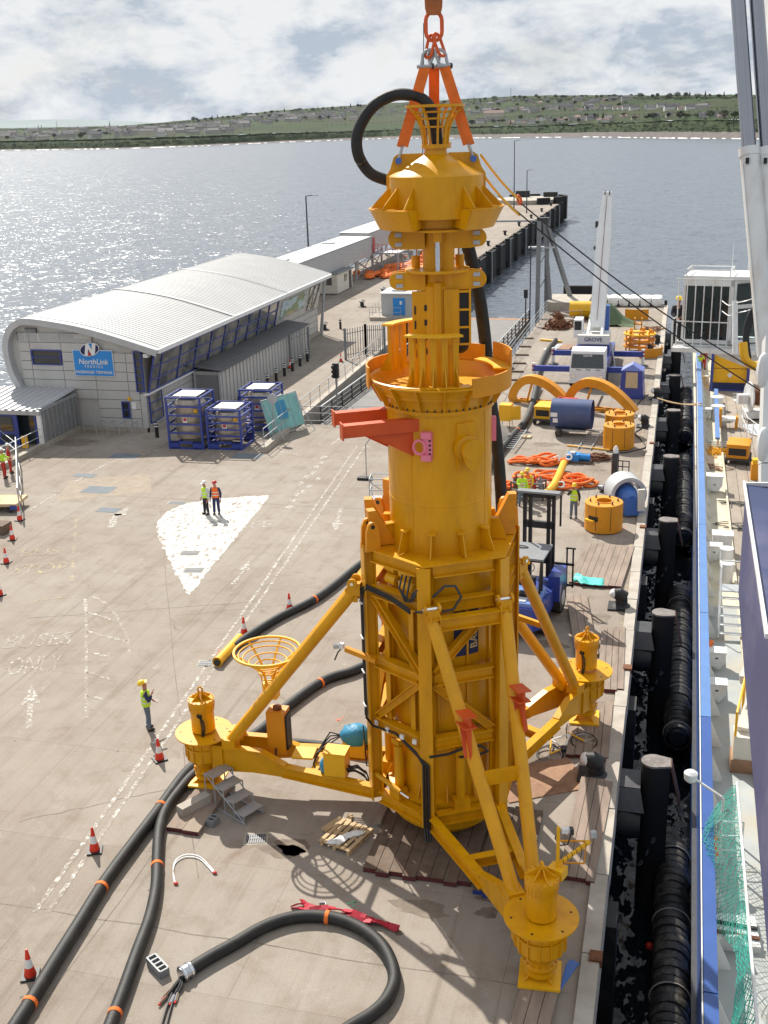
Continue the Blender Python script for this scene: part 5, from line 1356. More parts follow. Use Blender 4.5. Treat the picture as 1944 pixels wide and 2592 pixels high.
for y0, y1 in ((139, 147), (147, 152), (152, 160)):
 tb_(MB().bar((-40.2, y0, 0.2), (-40.2, y1, 2.4), 0.1, 0.1), 'cross_brace', 'galv', gy); tb_(MB().bar((-40.2, y1, 0.2), (-40.2, y0, 2.4), 0.1, 0.1), 'cross_brace', 'galv', gy)
tb_(MB().bx(-40.1, -36.4, 146.5, 149.5, 2.55, 2.75), 'landing', 'galv', gy)
for p in ((-40.0, 146.6), (-36.5, 146.6), (-36.5, 149.4)): tb_(MB().bx(p[0] - .1, p[0] + .1, p[1] - .1, p[1] + .1, 0, 2.55), 'leg', 'galv', gy)
for k in range(6): tb_(MB().tube([(-40.0 + k * .7, 146.55, 2.75), (-40.0 + k * .7, 146.55, 3.8)], 0.03, 5), 'red_post', 'red_paint', gy)
for z in (3.25, 3.8): tb_(MB().tube([(-40.0, 146.55, z), (-36.5, 146.55, z)], 0.03, 5), 'red_rail', 'red_paint', gy)
tb_(MB().bx(-40.02, -39.95, 146.8, 147.8, 2.75, 4.7), 'red_door', 'red_paint', gy)
for k in range(9): tb_(MB().box((-35.9 + .0, 148 + k * .28, 2.5 - k * .28), (0.9, 0.28, 0.05)), 'stair_tread', 'galv', gy)
# portable cabin under the gallery, stair barrier, red barriers, orange slings heap
pk_ = thing('portable_cabin', 'cream portable cabin with dark green door under the gallery', 'cabin', (-40.2, 130.5, 0)); 
MB().bx(-1.1, 1.1, -3.5, 2.8, 0.1, 2.35).build('wall', 'cream', pk_, None)
MB().bx(-1.25, 1.25, -3.6, 2.9, 2.35, 2.48).build('roof', 'grey_paint', pk_, None)
MB().bx(1.1, 1.16, 1.4, 2.3, 0.15, 2.2).build('door', 'dark_steel', pk_, None)
MB().bx(1.1, 1.15, -0.6, 0.4, 1.2, 2.0).build('window', 'glass', pk_, None)
MB().bx(-0.4, 0.4, -3.55, -3.5, 1.1, 2.0).build('window', 'glass', pk_, None)
for k, (p, l) in enumerate((((-36.4, 153, 0), 'large heap of orange slings on the pier deck'), ((-38.0, 145, 0), 'small heap of orange slings under the stair'), ((-35.2, 165, 0), 'distant heap of orange slings on the pier'))):
 g = MB(); q = random.Random(k)
 for i in range(26): g.blob((q.gauss(0, 1.5), q.gauss(0, 2.2), 0.2 + abs(q.gauss(0, .15))), (q.uniform(.4, .9), q.uniform(.4, 1.2), q.uniform(.2, .45)), 7, 5, 0.25)
 o = g.build('sling_heap', 'sling', loc=p); tag(o, l, 'slings', kind='stuff')
for k, (x, y) in enumerate(((-33.6, 118), (-33.8, 128), (-33.4, 103.5))):
 bo = thing('mooring_bollard', ['black and white mooring bollard nearest the terminal end', 'mooring bollard on the pier beside the cream cabin', 'small bollard with dark post near terminal end wall'][k], 'bollard', (x, y, 0), 0, 'pier bollards')
 MB().lathe([(.45, 0), (.45, .06), (.22, .1), (.2, .45), (.34, .55), (.34, .7), (.1, .78)], 14).build('post', 'black', bo); MB().lathe([(.345, .56), (.35, .6), (.345, .69)], 14, cap=False).build('white_band', 'white', bo)
# plant cabin with blue doors
kc = thing('plant_cabin', 'grey plant cabin with blue double doors on the pier', 'cabin', (-27.7, 111.6, 0))
MB().bx(-1.6, 1.6, -1.5, 2.2, 0.35, 2.55).build('wall', 'pale_grey', kc, None)
MB().bx(-1.75, 1.75, -1.65, 2.35, 2.55, 2.66).build('roof', 'white', kc, None)
MB().bx(-0.7, 0.7, -0.5, 0.5, 2.66, 2.84).build('roof_vent', 'galv', kc, None)
for s_ in (0, 1):
 d_ = MB().bx(-0.35 + s_ * .62, 0.26 + s_ * .62, -1.56, -1.5, 0.45, 2.15).build('door', 'sign_blue', kc, None); 
 if s_: MB().bx(0.35, 0.6, -1.58, -1.56, 1.5, 1.85).build('notice', 'white', d_, None)
MB().bx(-2.6, 1.9, -2.6, 2.4, 0, 0.35).build('plinth', 'coping', kc, None)
railing([(-30.3, 114), (-30.3, 109.0), (-27.0, 109.0)], 0.35, 1.0, 'cabin_railing', 'thin grey railing round the plant cabin step', posts=1.3)
# wall with railing above the linkspan
wl = thing('dock_wall', 'pale concrete retaining wall beside the linkspan ramp', 'wall', (-24, 80, 0)); TO = Vector((-24, 80, 0))
tb_(MB().add([(-24.2, 61, 0), (-23.8, 61, 0), (-24.7, 97, 0), (-25.1, 97, 0), (-24.2, 61, .35), (-23.8, 61, .35), (-24.7, 97, .4), (-25.1, 97, .4)], [(0, 4, 5, 1), (1, 5, 6, 2), (2, 6, 7, 3), (3, 7, 4, 0), (4, 7, 6, 5)]), 'parapet', 'coping', wl)
tb_(MB().add([(-23.97, 68, -4), (-24.85, 97, -4), (-24.85, 97, 0), (-23.97, 68, 0)], [(0, 1, 2, 3)]), 'wall_face', 'coping', wl)
railing([(-23.97, 61.2), (-24.1, 68)], 0.35, 1.1, 'wall_railing', 'grey railing on the parapet nearest the teal screen', posts=1.9)
railing([(-24.1, 68.6), (-24.35, 78), (-24.85, 96.5)], 0.37, 1.1, 'wall_railing', 'long grey railing on the parapet beyond the swing gate', posts=2.2)
railing([(-23.9, 68.3), (-22.0, 68.4), (-20.4, 68.6), (-18.2, 68.9)], 0, 1.15, 'swing_gate', 'low grey swing gate closing the head of the linkspan', 'gate', 1.3, rails=(1.0, 0.6, 0.15))
# dark linkspan girder slats
lg = thing('linkspan_girder', 'dark slatted side girder of the linkspan ramp', 'girder', (-22.9, 80, 0)); TO = Vector((-22.9, 80, 0))
for x in (-22.8, -15.0):
 for z in (-0.1, 0.25, 0.6, 0.95): tb_(MB().bar((x, 69, z), (x, 116.5, z - 0.85), 0.07, 0.1), 'rail', 'galv' if z > .8 else 'dark_steel', lg)
 for k in range(20): y = 69 + k * 2.5; zz = -(y - 69) * .85 / 47.5; tb_(MB().bar((x, y, zz - .3), (x, y, zz + .98), 0.1, 0.1), 'upright', 'dark_steel', lg)
# palisade gates
def palisade(p, q, h, lab, n_, opened=None):
 p, q = Vector((p[0], p[1], 0)), Vector((q[0], q[1], 0))
 o = thing('palisade_gate', lab, 'gate', p, 0, 'palisade gates'); d = q - p
 for i in range(n_ + 1):
  a = d * i / n_
  MB().bar(a + Z * 0.08, a + Z * h, 0.07, 0.02, up=d.normalized().cross(Z)).build('pale', 'grey_paint', o)
 for z in (0.4, h - 0.4): MB().bar(Z * z, d + Z * z, 0.04, 0.06).build('rail', 'grey_paint', o)
 for a in (Vector((0, 0, 0)), d): MB().bar(a, a + Z * (h + 0.1), 0.18, 0.18).build('gate_post', 'grey_paint', o)
palisade((-27.0, 89.2), (-25.8, 91.3), 2.6, 'half-open grey palisade gate leaf nearest the road edge', 8)
palisade((-25.8, 91.3), (-24.2, 91.6), 2.6, 'grey palisade gate leaf beside the parapet railing', 9)
palisade((-30.9, 86.2), (-30.4, 89.6), 2.6, 'folded grey palisade gate at the end of the shed', 5)
# bollard posts along the shed
bp_ = None
for k in range(9):
 y = 72.6 + k * 1.95
 l = ('first' if k == 0 else 'second' if k == 1 else 'third' if k == 2 else 'fourth' if k == 3 else 'fifth' if k == 4 else 'sixth' if k == 5 else 'seventh' if k == 6 else 'eighth' if k == 7 else 'last') + ' black banded guard post along the shed'
 if bp_ is None:
  bp_ = thing('guard_post', l, 'bollard', (-30.1, y, 0), 0, 'guard posts along the shed')
  MB().lathe([(.12, 0), (.12, 1.0), (.02, 1.05)], 12).build('post', 'black', bp_)
  for z in (0.72, 0.9): MB().lathe([(.123, z), (.123, z + .08)], 12, cap=False).build('white_band', 'white', bp_)
 else: dup(bp_, (-30.1, y, 0), 0, l)
dup(bp_, G(340, 945), 0, 'lone black banded guard post at the terminal corner')
dup(bp_, (-31.9, 104, 0), 0, 'lone black banded guard post by the terminal far end')
# tanks in blue frames
def tank(loc, w_, d_, h_, rz, lab):
 o = thing('framed_tank', lab, 'tank', loc, rz, 'steel tanks in blue frames')
 x, y = w_ / 2, d_ / 2
 for sx in (-1, 1):
  for sy in (-1, 1): MB().bx(sx * x - .06, sx * x + .06, sy * y - .06, sy * y + .06, 0, h_).build('corner_post', 'blue_paint', o, None)
 n_ = 5
 for k in range(1, n_ + 1):
  z = 0.45 + (h_ - 0.5) * k / n_
  for s_ in (-1, 1):
   MB().bx(-x, x, s_ * y - .04, s_ * y + .04, z - .05, z + .05).build('side_rail', 'blue_paint', o, None)
   MB().bx(s_ * x - .04, s_ * x + .04, -y, y, z - .05, z + .05).build('side_rail', 'blue_paint', o, None)
 for s_ in (-1, 1):
  for a, b in ((-x, -0.4 * w_ / 2), (0.4 * w_ / 2, x)): MB().bx(a, b, s_ * y - .05, s_ * y + .05, 0.0, 0.5).build('base_panel', 'blue_paint', o, None)
  MB().bx(-x, x, s_ * y - .05, s_ * y + .05, 0.36, 0.5).build('base_rail', 'blue_paint', o, None); MB().bx(-x, x, s_ * y - .05, s_ * y + .05, 0.0, 0.1).build('base_rail', 'blue_paint', o, None)
  MB().bx(s_ * x - .05, s_ * x + .05, -y, y, 0.0, 0.14).build('base_rail', 'blue_paint', o, None)
 r_ = min(x, y) - 0.12
 MB().lathe([(r_ * .9, .5), (r_, .6), (r_, h_ - .55), (r_ * .8, h_ - .3), (r_ * .3, h_ - .2)], 28).build('tank_shell', 'tank_steel', o)
 for k in range(3): 
  z = 0.8 + k * (h_ - 1.4) / 2.4; MB().ring(r_, r_ + .03, z, z + .05, 28).build('tank_hoop', 'tank_steel', o)
 MB().bx(-x * .7, x * .7, -y * .7, y * .7, h_ - .03, h_).build('top_grating', 'galv', o, None)
 MB().bx(-.15, .15, -r_ - .06, -r_ - .03, h_ * .5, h_ * .5 + .35).build('placard', 'white', o, None)
 MB().bx(-.10, .10, -r_ - .075, -r_ - .06, h_ * .5 + .12, h_ * .5 + .30).build('placard_mark', 'red_paint', o, None)
 MB().bx(x * .55, x * .55 + .22, -r_ - .02, -r_ + .02, h_ * .7, h_ * .7 + .2).build('warning_plate', 'yellow_bright', o, None)
M('tank_steel', (0.42, 0.37, 0.31), 0.38, 0.6, var=0.2, vs=2, dirt=(0.25, 0.17, 0.11), dirt_amt=0.4, ds=1.5)
tank((-29.1, 62.2, 0), 2.2, 2.3, 3.3, R(2), 'tallest steel tank in a blue cage, nearest the terminal')
tank((-26.6, 62.4, 0), 2.15, 2.2, 2.55, R(2), 'shorter steel tank in a blue cage, front middle of the three')
tank((-26.2, 67.0, 0), 2.15, 2.3, 2.75, R(2), 'steel tank in a blue cage at the rear right of the three')
# round sign post, teal mesh screen, traffic light, lamp posts
rs = thing('round_sign', 'round grey sign on a post beside the blue tank cages', 'sign', (-24.45, 64.4, 0))
MB().tube([(0, 0, 0), (0, 0, 2.9)], .04, 8).build('post', 'galv', rs); MB().lathe([(.33, -.02), (.33, .02)], 20, c=(0, -.05, 2.55), m=Matrix.Rotation(R(90), 3, 'X') @ Matrix.Rotation(R(0), 3, 'Z')).build('disc', 'pale_grey', rs); MB().lathe([(.3, 0), (.25, .06)], 10).build('foot', 'black', rs)
ms = thing('mesh_screen', 'leaning fence panel covered with teal mesh sheet', 'barrier', (-23.9, 65.6, 0), R(68))
A_ = Matrix.Rotation(R(-18), 4, 'X')
fr_ = [(-1.7, 0, .1), (1.7, 0, .1), (1.7, 0, 2.5), (-1.7, 0, 2.5)]
for a, b in zip(fr_, fr_[1:] + fr_[:1]): MB().tube([A_ @ Vector(a), A_ @ Vector(b)], .03, 6).build('frame_tube', 'galv', ms)
MB().plate([A_ @ Vector(p) for p in ((-1.65, 0, .3), (1.65, 0, .3), (1.65, 0, 2.45), (-1.65, 0, 2.45))], 0.015).build('teal_sheet', 'mesh_teal', ms, None)
MB().plate([A_ @ Vector((x, -.02, z)) for x, z in ((-.5, 1.0), (.4, 1.0), (.4, 2.2), (-.5, 2.2))], 0.012).build('dark_patch', 'blue_tarp', ms, None)
for x in (-1.0, -.1, .8): MB().tube([A_ @ Vector((x, -.02, .1)), A_ @ Vector((x, -.02, 2.5))], .012, 4).build('mesh_wire', 'galv', ms)
for s_ in (-1.5, 1.5): MB().tube([A_ @ Vector((s_, 0, 2.3)), (s_, -0.95, 0)], .025, 6).build('stay', 'galv', ms)
tl = thing('traffic_light', 'black traffic light on a grey pole at the head of the linkspan', 'traffic light', (-22.0, 70.2, 0))
MB().tube([(0, 0, 0), (0, 0, 3.2)], .06, 8).build('pole', 'grey_paint', tl); MB().bx(-.2, .2, -.16, .16, 2.7, 3.7).build('head', 'black', tl, None)
for z in (2.9, 3.2, 3.5): MB().tube([(-.1, -.17, z), (-.1, -.35, z - .02)], .12, 10).build('hood', 'black', tl)
def lamp_post(p, h, lab, arm=(1.2, 0)):
 o = thing('lamp_post', lab, 'lamp post', p)
 MB().tube([(0, 0, 0), (0, 0, h)], [.14, .08], 8).build('pole', 'dark_steel', o); MB().tube([(0, 0, h), (arm[0], arm[1], h + .1)], .05, 6).build('arm', 'dark_steel', o); MB().box((arm[0], arm[1], h + .1), (.7, .3, .14)).build('lantern', 'pale_grey', o)
lamp_post((-44.5, 133, 0), 11.0, 'tall dark lamp post standing behind the passenger gallery')
lamp_post((-37.5, 262, 0), 15, 'lamp post near the far end of the pier')
lamp_post((-33, 250, 0), 9, 'thin post near the far end of the pier beside the lamp')
for k, (x, y) in enumerate(((-29.5, 88.8), (-26.9, 87.6))): pass
# pier details: fender piles and deck fittings
pm1 = MB().tube([(0, 0, -8), (0, 0, .3)], .45, 12).mesh('pile', 'pile_black', 40)
for k in range(17):
 y = 122 + k * 9.8
 o = thing('pier_pile', 'dark tubular fender pile along the pier face', 'pile', (-28.35, y, 0), 0, 'fender piles along the pier')
 inst(pm1, 'pile', o); MB().bx(-.6, .1, -.6, .6, -3.4, -.1).build('fender_panel', 'dark_steel', o, None)
 if k % 2: MB().tube([(.5, .5, -6), (.5, .5, .2)], .08, 6).build('ladder_rail', 'galv', o)
for k in range(9):
 y = 128 + k * 18
 o = thing('mooring_bollard', 'small black mooring bollard on the pier edge', 'bollard', (-30.2, y, 0), 0, 'bollards along the pier edge'); MB().lathe([(.4, 0), (.25, .1), (.22, .5), (.38, .62), (.3, .8)], 10).build('post', 'black', o)
pe = thing('mooring_dolphin', 'raised round concrete pier head with dark fenders', 'pier head', (-37, 285, 0))
MB().lathe([(8.5, -8), (8.5, 1.0), (8.2, 1.05)], 36).build('dolphin', 'coping', pe)
for k in range(7): MB().box(pol(-60 + k * 30, 8.9, -1.2), (.8, 3.2, 5.5), R(-60 + k * 30)).build('fender', 'pile_black', pe, None)
MB().bx(-4, -0.5, 4, 5, 1, 2.6).build('equipment_box', 'black', pe, None)
MB().bx(3, 6.5, 4, 5, 1, 2.2).build('equipment_box', 'black', pe, None)
# ---------------------------------------------------------------- things on the right-hand quay
def sub(o, mb, name, mat, smooth=None, parent=None): return mb.build(name, mat, parent or o, smooth)
# timber mats: every baulk a part
def mat_of_baulks(p, q, wd, n_, lab, h=0.13, end='timber_end', mt='timber'):
 """baulks run from p to q, n_ of them side by side over the width wd"""
 p, q = Vector((p[0], p[1], 0)), Vector((q[0], q[1], 0)); d = (q - p); L_ = d.length; a = math.atan2(d.y, d.x)
 o = thing('timber_mat', lab, 'timber mat', p.lerp(q, .5), a, 'timber mats on the quay')
 bw = wd / n_
 for i in range(n_):
  j = random.uniform(-.06, .06)
  b_ = MB().box((j, (i + .5) * bw - wd / 2, h / 2 + random.uniform(0, .012)), (L_, bw - .015, h)).build('baulk', mt, o, None)
  for s_ in (-1, 1): MB().box((j + s_ * (L_ / 2 + .004), (i + .5) * bw - wd / 2, h / 2), (.008, bw - .02, h - .01)).build('painted_end', end, b_, None)
 return o
mat_of_baulks(G(1285, 1268), G(1318, 1182), 2.2, 8, 'large timber mat by the quay edge behind the teal sheet')
mat_of_baulks(G(1268, 1420), G(1245, 1290), 0.85, 3, 'long timber mat lying askew beside the forklift')
mat_of_baulks(G(1318, 1495), G(1325, 1360), 0.9, 4, 'timber mat beside the right foot of the rig')
mat_of_baulks(G(1268, 1640), G(1282, 1520), 1.3, 5, 'timber mat under the right foot of the rig')
mat_of_baulks(G(1245, 1905), G(1290, 1690), 0.95, 4, 'timber mat along the quay edge right of the near leg')
mat_of_baulks(G(1140, 2240), G(1185, 2075), 0.85, 3, 'timber mat under the near foot of the rig', end='blue_paint')
mat_of_baulks(G(395, 1800), G(475, 1690), 1.0, 2, 'timber mat under the left foot of the rig')
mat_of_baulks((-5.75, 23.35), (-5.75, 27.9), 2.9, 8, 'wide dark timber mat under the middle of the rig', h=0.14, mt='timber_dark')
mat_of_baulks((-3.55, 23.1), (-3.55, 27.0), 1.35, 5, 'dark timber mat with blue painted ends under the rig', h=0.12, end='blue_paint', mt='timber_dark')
for k, (p, q, w_, lab) in enumerate(((G(700, 1798), G(738, 1772), .22, 'loose plank lying left of the pallet'), (G(757, 1765), G(745, 1800), .16, 'short pale plank sticking out behind the pallet'), (G(815, 1790), G(845, 1725), .2, 'grey plank lying on the mat edge under the rig'))):
 d = q - p; g = MB().box((0, 0, .06), (d.length, w_, .07)); tag(g.build('plank', 'timber_new' if k < 2 else 'timber', loc=p.lerp(q, .5) + Z * (.13 if k == 2 else 0), rz=math.atan2(d.y, d.x), smooth=None), lab, 'plank')
# pallet with plastic wrap
pl = thing('pallet', 'wooden pallet with crumpled plastic left of the rig base', 'pallet', G(748, 1812), R(72))
for k in range(6): sub(pl, MB().bx(-.6, .6, -.5 + k * .18, -.39 + k * .18, .12, .145), 'deck_board', 'timber_new')
for y in (-.45, 0, .42):
 sub(pl, MB().bx(-.6, .6, y - .05, y + .05, 0, .022), 'bottom_board', 'timber_new')
 for x in (-.52, 0, .52): sub(pl, MB().bx(x - .07, x + .07, y - .05, y + .05, .022, .1), 'block', 'timber_new')
for x in (-.52, 0, .52): sub(pl, MB().bx(x - .06, x + .06, -.5, .5, .1, .12), 'stringer', 'timber_new')
g = MB(); q = random.Random(3)
for i in range(7): g.blob((.3 - i * .13, -.15 + .05 * math.sin(i), .17), (.16, .12, .06), 8, 5, .4)
tag(g.build('plastic_sheet', 'bag_white', loc=G(748, 1812), rz=R(40)), 'crumpled clear plastic lying across the pallet', 'plastic sheet')
# access steps
st = thing('access_steps', 'grey steel access steps beside the left foot of the rig', 'steps', G(507, 1745), R(-28))
for k in range(4):
 x = -.62 + k * .42; z = 1.0 - k * .25
 sub(st, MB().bx(x - .2, x + .2, -.36, .36, z - .03, z), 'tread', 'galv')
 for s_ in (-.36, .36): sub(st, MB().tube([(x - .2, s_, z), (x - .2, s_, 0)], .02, 6), 'leg', 'galv'); sub(st, MB().tube([(x + .2, s_, z), (x + .2, s_, max(z - .25, 0))], .02, 6), 'riser', 'galv')
for s_ in (-.36, .36): sub(st, MB().tube([(-.85, s_, .03), (.9, s_, .03)], .025, 6), 'base_tube', 'galv'); sub(st, MB().tube([(-.82, s_, 1.0), (.85, s_, .05)], .018, 6), 'rake_tube', 'galv')
tag(MB().box((0, 0, .13), (1.0, .3, .26)).build('stone_block', 'coping', loc=G(420, 1745, .13) + Z * .0, rz=R(60)), 'pale squared block lying on the mat below the left foot', 'block')
def breeze(p, rz, lab, L_=.44, n_=2):
 o = thing('concrete_block', lab, 'concrete block', p, rz); w_ = .22; h = .22
 for s_ in (-1, 1): sub(o, MB().bx(-L_ / 2, L_ / 2, s_ * w_ / 2 - .02, s_ * w_ / 2 + .02, 0, h), 'shell', 'grey_paint')
 for i in range(n_ + 1): x = -L_ / 2 + L_ * i / n_; sub(o, MB().bx(x - .02, x + .02, -w_ / 2, w_ / 2, 0, h - .004), 'web', 'grey_paint')
breeze(G(461, 1780), R(80), 'single hollow grey block right of the steps', .3)
breeze(G(342, 2095), R(-35), 'long hollow grey block lying by the hose coupling', .62, 4)
# drains
def drain(p, rz, lab, w_=.55, d_=.42):
 o = thing('drain_grate', lab, 'drain', (p[0], p[1], 0), rz, 'drain grates in the quay')
 sub(o, MB().bx(-w_ / 2 - .06, w_ / 2 + .06, -d_ / 2 - .06, d_ / 2 + .06, .001, .005), 'frame', 'stone')
 sub(o, MB().bx(-w_ / 2, w_ / 2, -d_ / 2, d_ / 2, .005, .008), 'pit', 'black')
 for k in range(9): x = -w_ / 2 + w_ * (k + .5) / 9; sub(o, MB().bx(x - .014, x + .014, -d_ / 2, d_ / 2, .008, .02), 'bar', 'grey_paint')
 sub(o, MB().bx(-w_ / 2, w_ / 2, -.02, .02, .02, .024), 'cross_bar', 'grey_paint')
drain(G(553, 1812), R(15), 'square drain grate between the steps and the pallet'); drain(G(445, 1433), R(10), 'drain grate beside the yellow pipe end')
drain(G(410, 1195), R(10), 'drain grate in the middle of the white painted wedge', .8, .5); drain(G(418, 1232), R(10), 'drain grate near the point of the white painted wedge', .8, .5); drain(G(383, 1086), R(5), 'drain grate on the left edge of the white wedge', .9, .5)
M('steel_plate', (0.17, 0.19, 0.21), 0.8, 0.0, var=0.12, spec=.2)
for k, (x, y, w_, d_, lab) in enumerate(((270, 985, 1.8, 1.0, 'grey steel cover plate in front of the terminal corner'), (213, 1058, 1.7, 1.2, 'large grey cover plate in the patched square'), (183, 1027, 1.3, .6, 'small grey cover plate left of the patched square'), (235, 1102, 1.2, .7, 'grey cover plate beside the curved white arrow'), (535, 985, 1.8, 1.0, 'grey cover plate right of the tank cages'))):
 p = G(x, y); tag(MB().bx(-w_ / 2, w_ / 2, -d_ / 2, d_ / 2, .002, .010).build('cover_plate', 'steel_plate', loc=p, smooth=None), lab, 'cover plate', 'steel cover plates')
# hoses on the ground
def hose(pts, r, lab, bands=(), name='umbilical_hose', z=None, mat='rubber', n_=14):
 P = smooth_path([G(x, y, r if z is None else z) for x, y in pts], 8)
 o = thing(name, lab, 'hose', (P[0].x, P[0].y, 0)); B = Vector((P[0].x, P[0].y, 0))
 MB().tube([p - B for p in P], r, n_).build('hose_body', mat, o)
 for k in bands:
  i = int(k * (len(P) - 2)); a, b = P[i] - B, P[i + 1] - B; d = (b - a).normalized()
  MB().tube([a - d * .05, a + d * .05], r + .012, 14).build('orange_tape', 'sling', o)
 return o, P
hA, P = hose([(800, 1205), (770, 1225), (690, 1288), (600, 1335), (540, 1372), (505, 1397)], .165, 'black umbilical hose curving behind the rig to a yellow pipe end', (.45,))
pe_ = thing('pipe_end', 'yellow pipe end fitted to the black hose behind the guide basket', 'pipe', (P[-1].x, P[-1].y, 0)); pe_.location = (G(520, 1386).x, G(520, 1386).y, 0); d = G(470, 1440) - G(520, 1386)
MB().tube([Z * .18, d + Z * .18], .175, 16).build('pipe', 'yellow_bright', pe_); MB().tube([d * .97 + Z * .18, d * 1.0 + Z * .18], .2, 16).build('lip', 'yellow_bright', pe_); MB().tube([d * 1.001 + Z * .18, d * 1.03 + Z * .18], .12, 14).build('bore', 'black', pe_)
hose([(800, 1432), (760, 1450), (700, 1470), (625, 1522), (560, 1580), (470, 1630), (408, 1664), (340, 1753), (283, 1828), (226, 1906), (170, 1996), (113, 2087), (57, 2178), (0, 2265), (-60, 2350)], .17, 'long black hose running from behind the left leg to the bottom left', (.16, .50, .66, .86))
hose([(790, 1628), (700, 1612), (600, 1606), (500, 1625), (425, 1668), (384, 1712), (358, 1750), (344, 1795), (340, 1855), (337, 1917), (323, 1984), (294, 2063), (266, 2142), (240, 2210), (190, 2340)], .155, 'second black hose bending down beside the timber mat', (.60, .92))
hD, P = hose([(408, 2096), (453, 2068), (509, 2037), (566, 2004), (623, 1984), (679, 1979), (736, 1987), (792, 2013), (832, 2052), (852, 2108), (838, 2155), (804, 2190), (755, 2220), (680, 2270), (600, 2310)], .155, 'black hose bent in a loop at the bottom with bare cable ends', (.40,))
cp_ = thing('hose_coupling', 'shiny metal coupling on the end of the looped hose', 'coupling', (P[0].x, P[0].y, 0), math.atan2((P[0] - P[3]).y, (P[0] - P[3]).x))
MB().tube([(-.06, 0, .16), (.22, 0, .16)], .175, 14).build('sleeve', 'steel', cp_)
for x in (.0, .18): MB().tube([(x - .02, 0, .16), (x + .02, 0, .16)], .20, 14).build('clamp_ring', 'chrome', cp_)
ends = [(368, 2140), (360, 2152), (376, 2150), (384, 2146)]
for k, (x, y) in enumerate(ends):
 a = P[0] + (P[0] - P[3]).normalized() * .2 + Vector((0, 0, -.05)); b = G(x, y, .05)
 o = tag(MB().tube(smooth_path([a, a.lerp(b, .5) + Vector((.02 * k, 0, .02)), b], 4), .026, 8).build('cable_core', 'black'), ['leftmost', 'second', 'third', 'rightmost'][k] + ' cable core coming out of the hose coupling', 'cable', 'cable cores')
 d = (b - a).normalized(); MB().tube([b, b + Vector((d.x, d.y, 0)) * .24], .034, 8).build('connector', 'chrome', o); MB().tube([b + Vector((d.x, d.y, 0)) * .24, b + Vector((d.x, d.y, 0)) * .30], .026, 8).build('red_tip', 'red_paint', o)
for k, pts in enumerate(([(392, 2112), (378, 2150), (366, 2190), (352, 2250)], [(388, 2112), (370, 2150), (356, 2190), (340, 2250)])): tag(MB().tube(smooth_path([G(x, y, .04) for x, y in pts], 5), .028, 7).build('loose_cable', 'black'), ['right', 'left'][k] + ' thin black cable trailing out of frame from the hose coupling', 'cable')
hose([(1052, 1015), (1080, 975), (1105, 945), (1138, 905), (1156, 850), (1164, 800), (1180, 762), (1200, 735)], .22, 'thick dark hose snaking along the far quay past the crane', (.15, .35, .62), 'quay_hose')
# white wire loop, red sling, shackle
o = thing('wire_sling', 'thin white wire sling looped on the concrete with red ends', 'wire', G(415, 1850)); B = G(415, 1850)
for k in (0, 1): MB().tube(smooth_path([G(x, y + 5 * k, .03) - B for x, y in ((378, 1905), (374, 1880), (380, 1858), (402, 1846), (430, 1850), (450, 1868), (462, 1882))], 5), .016, 6).build('wire', 'white', o)
for x, y in ((380, 1908), (464, 1885)): MB().blob(G(x, y, .04) - B, (.07, .05, .04), 8, 5).build('end_fitting', 'red_paint', o)
o = thing('red_sling', 'crumpled dark red webbing sling lying on the ground near the looped hose', 'sling', G(745, 1980)); B = G(745, 1980)
for k, pts in enumerate(([(628, 1958), (660, 1953), (700, 1968), (760, 1975), (820, 1990), (862, 2005)], [(652, 1945), (672, 1962), (710, 1972), (770, 1985), (830, 1996), (858, 2008)], [(630, 1962), (668, 1964), (725, 1962), (790, 1980)])):
 PP = smooth_path([G(x, y, .07 + .03 * k) - B for x, y in pts], 4); g = MB()
 for a, b in zip(PP, PP[1:]): band(g, a + Z * .02 * math.sin(a.x * 9), b + Z * .02 * math.sin(b.x * 9), .14, .03, Vector((.2, 1, .7 * math.sin(a.x * 6))))
 g.build('webbing', 'red_sling', o)
tag(bow(Vector((0, 0, .03)), (1, .2, 0), (0, 1, 0), .09, .1, .022).build('loose_shackle', 'galv', loc=G(688, 1956)), 'small loose shackle lying behind the red sling', 'shackle')
# teal sheet
g = MB(); q = random.Random(9); n_ = 9
vs = [Vector((x / 8 * 1.25 - .6 + q.uniform(-.05, .05), y / 8 * .85 - .4 + q.uniform(-.05, .05) + (.25 if x < 2 else 0), .05 + .28 * abs(math.sin(x * 1.3 + y * .4)) * math.sin(PI * min(1, (x + 1) / 5)) * (1 - abs(y - 4) / 5))) for x in range(n_) for y in range(n_)]
g.add(vs, [(x * n_ + y, (x + 1) * n_ + y, (x + 1) * n_ + y + 1, x * n_ + y + 1) for x in range(n_ - 1) for y in range(n_ - 1)])
o = g.build('tarpaulin', 'teal_tarp', loc=G(1270, 1262) + Z * .1, smooth=60); tag(o, 'crumpled teal plastic sheet on the quay beside the timber mat', 'tarpaulin')
md = o.modifiers.new('thickness', 'SOLIDIFY'); md.thickness = .015
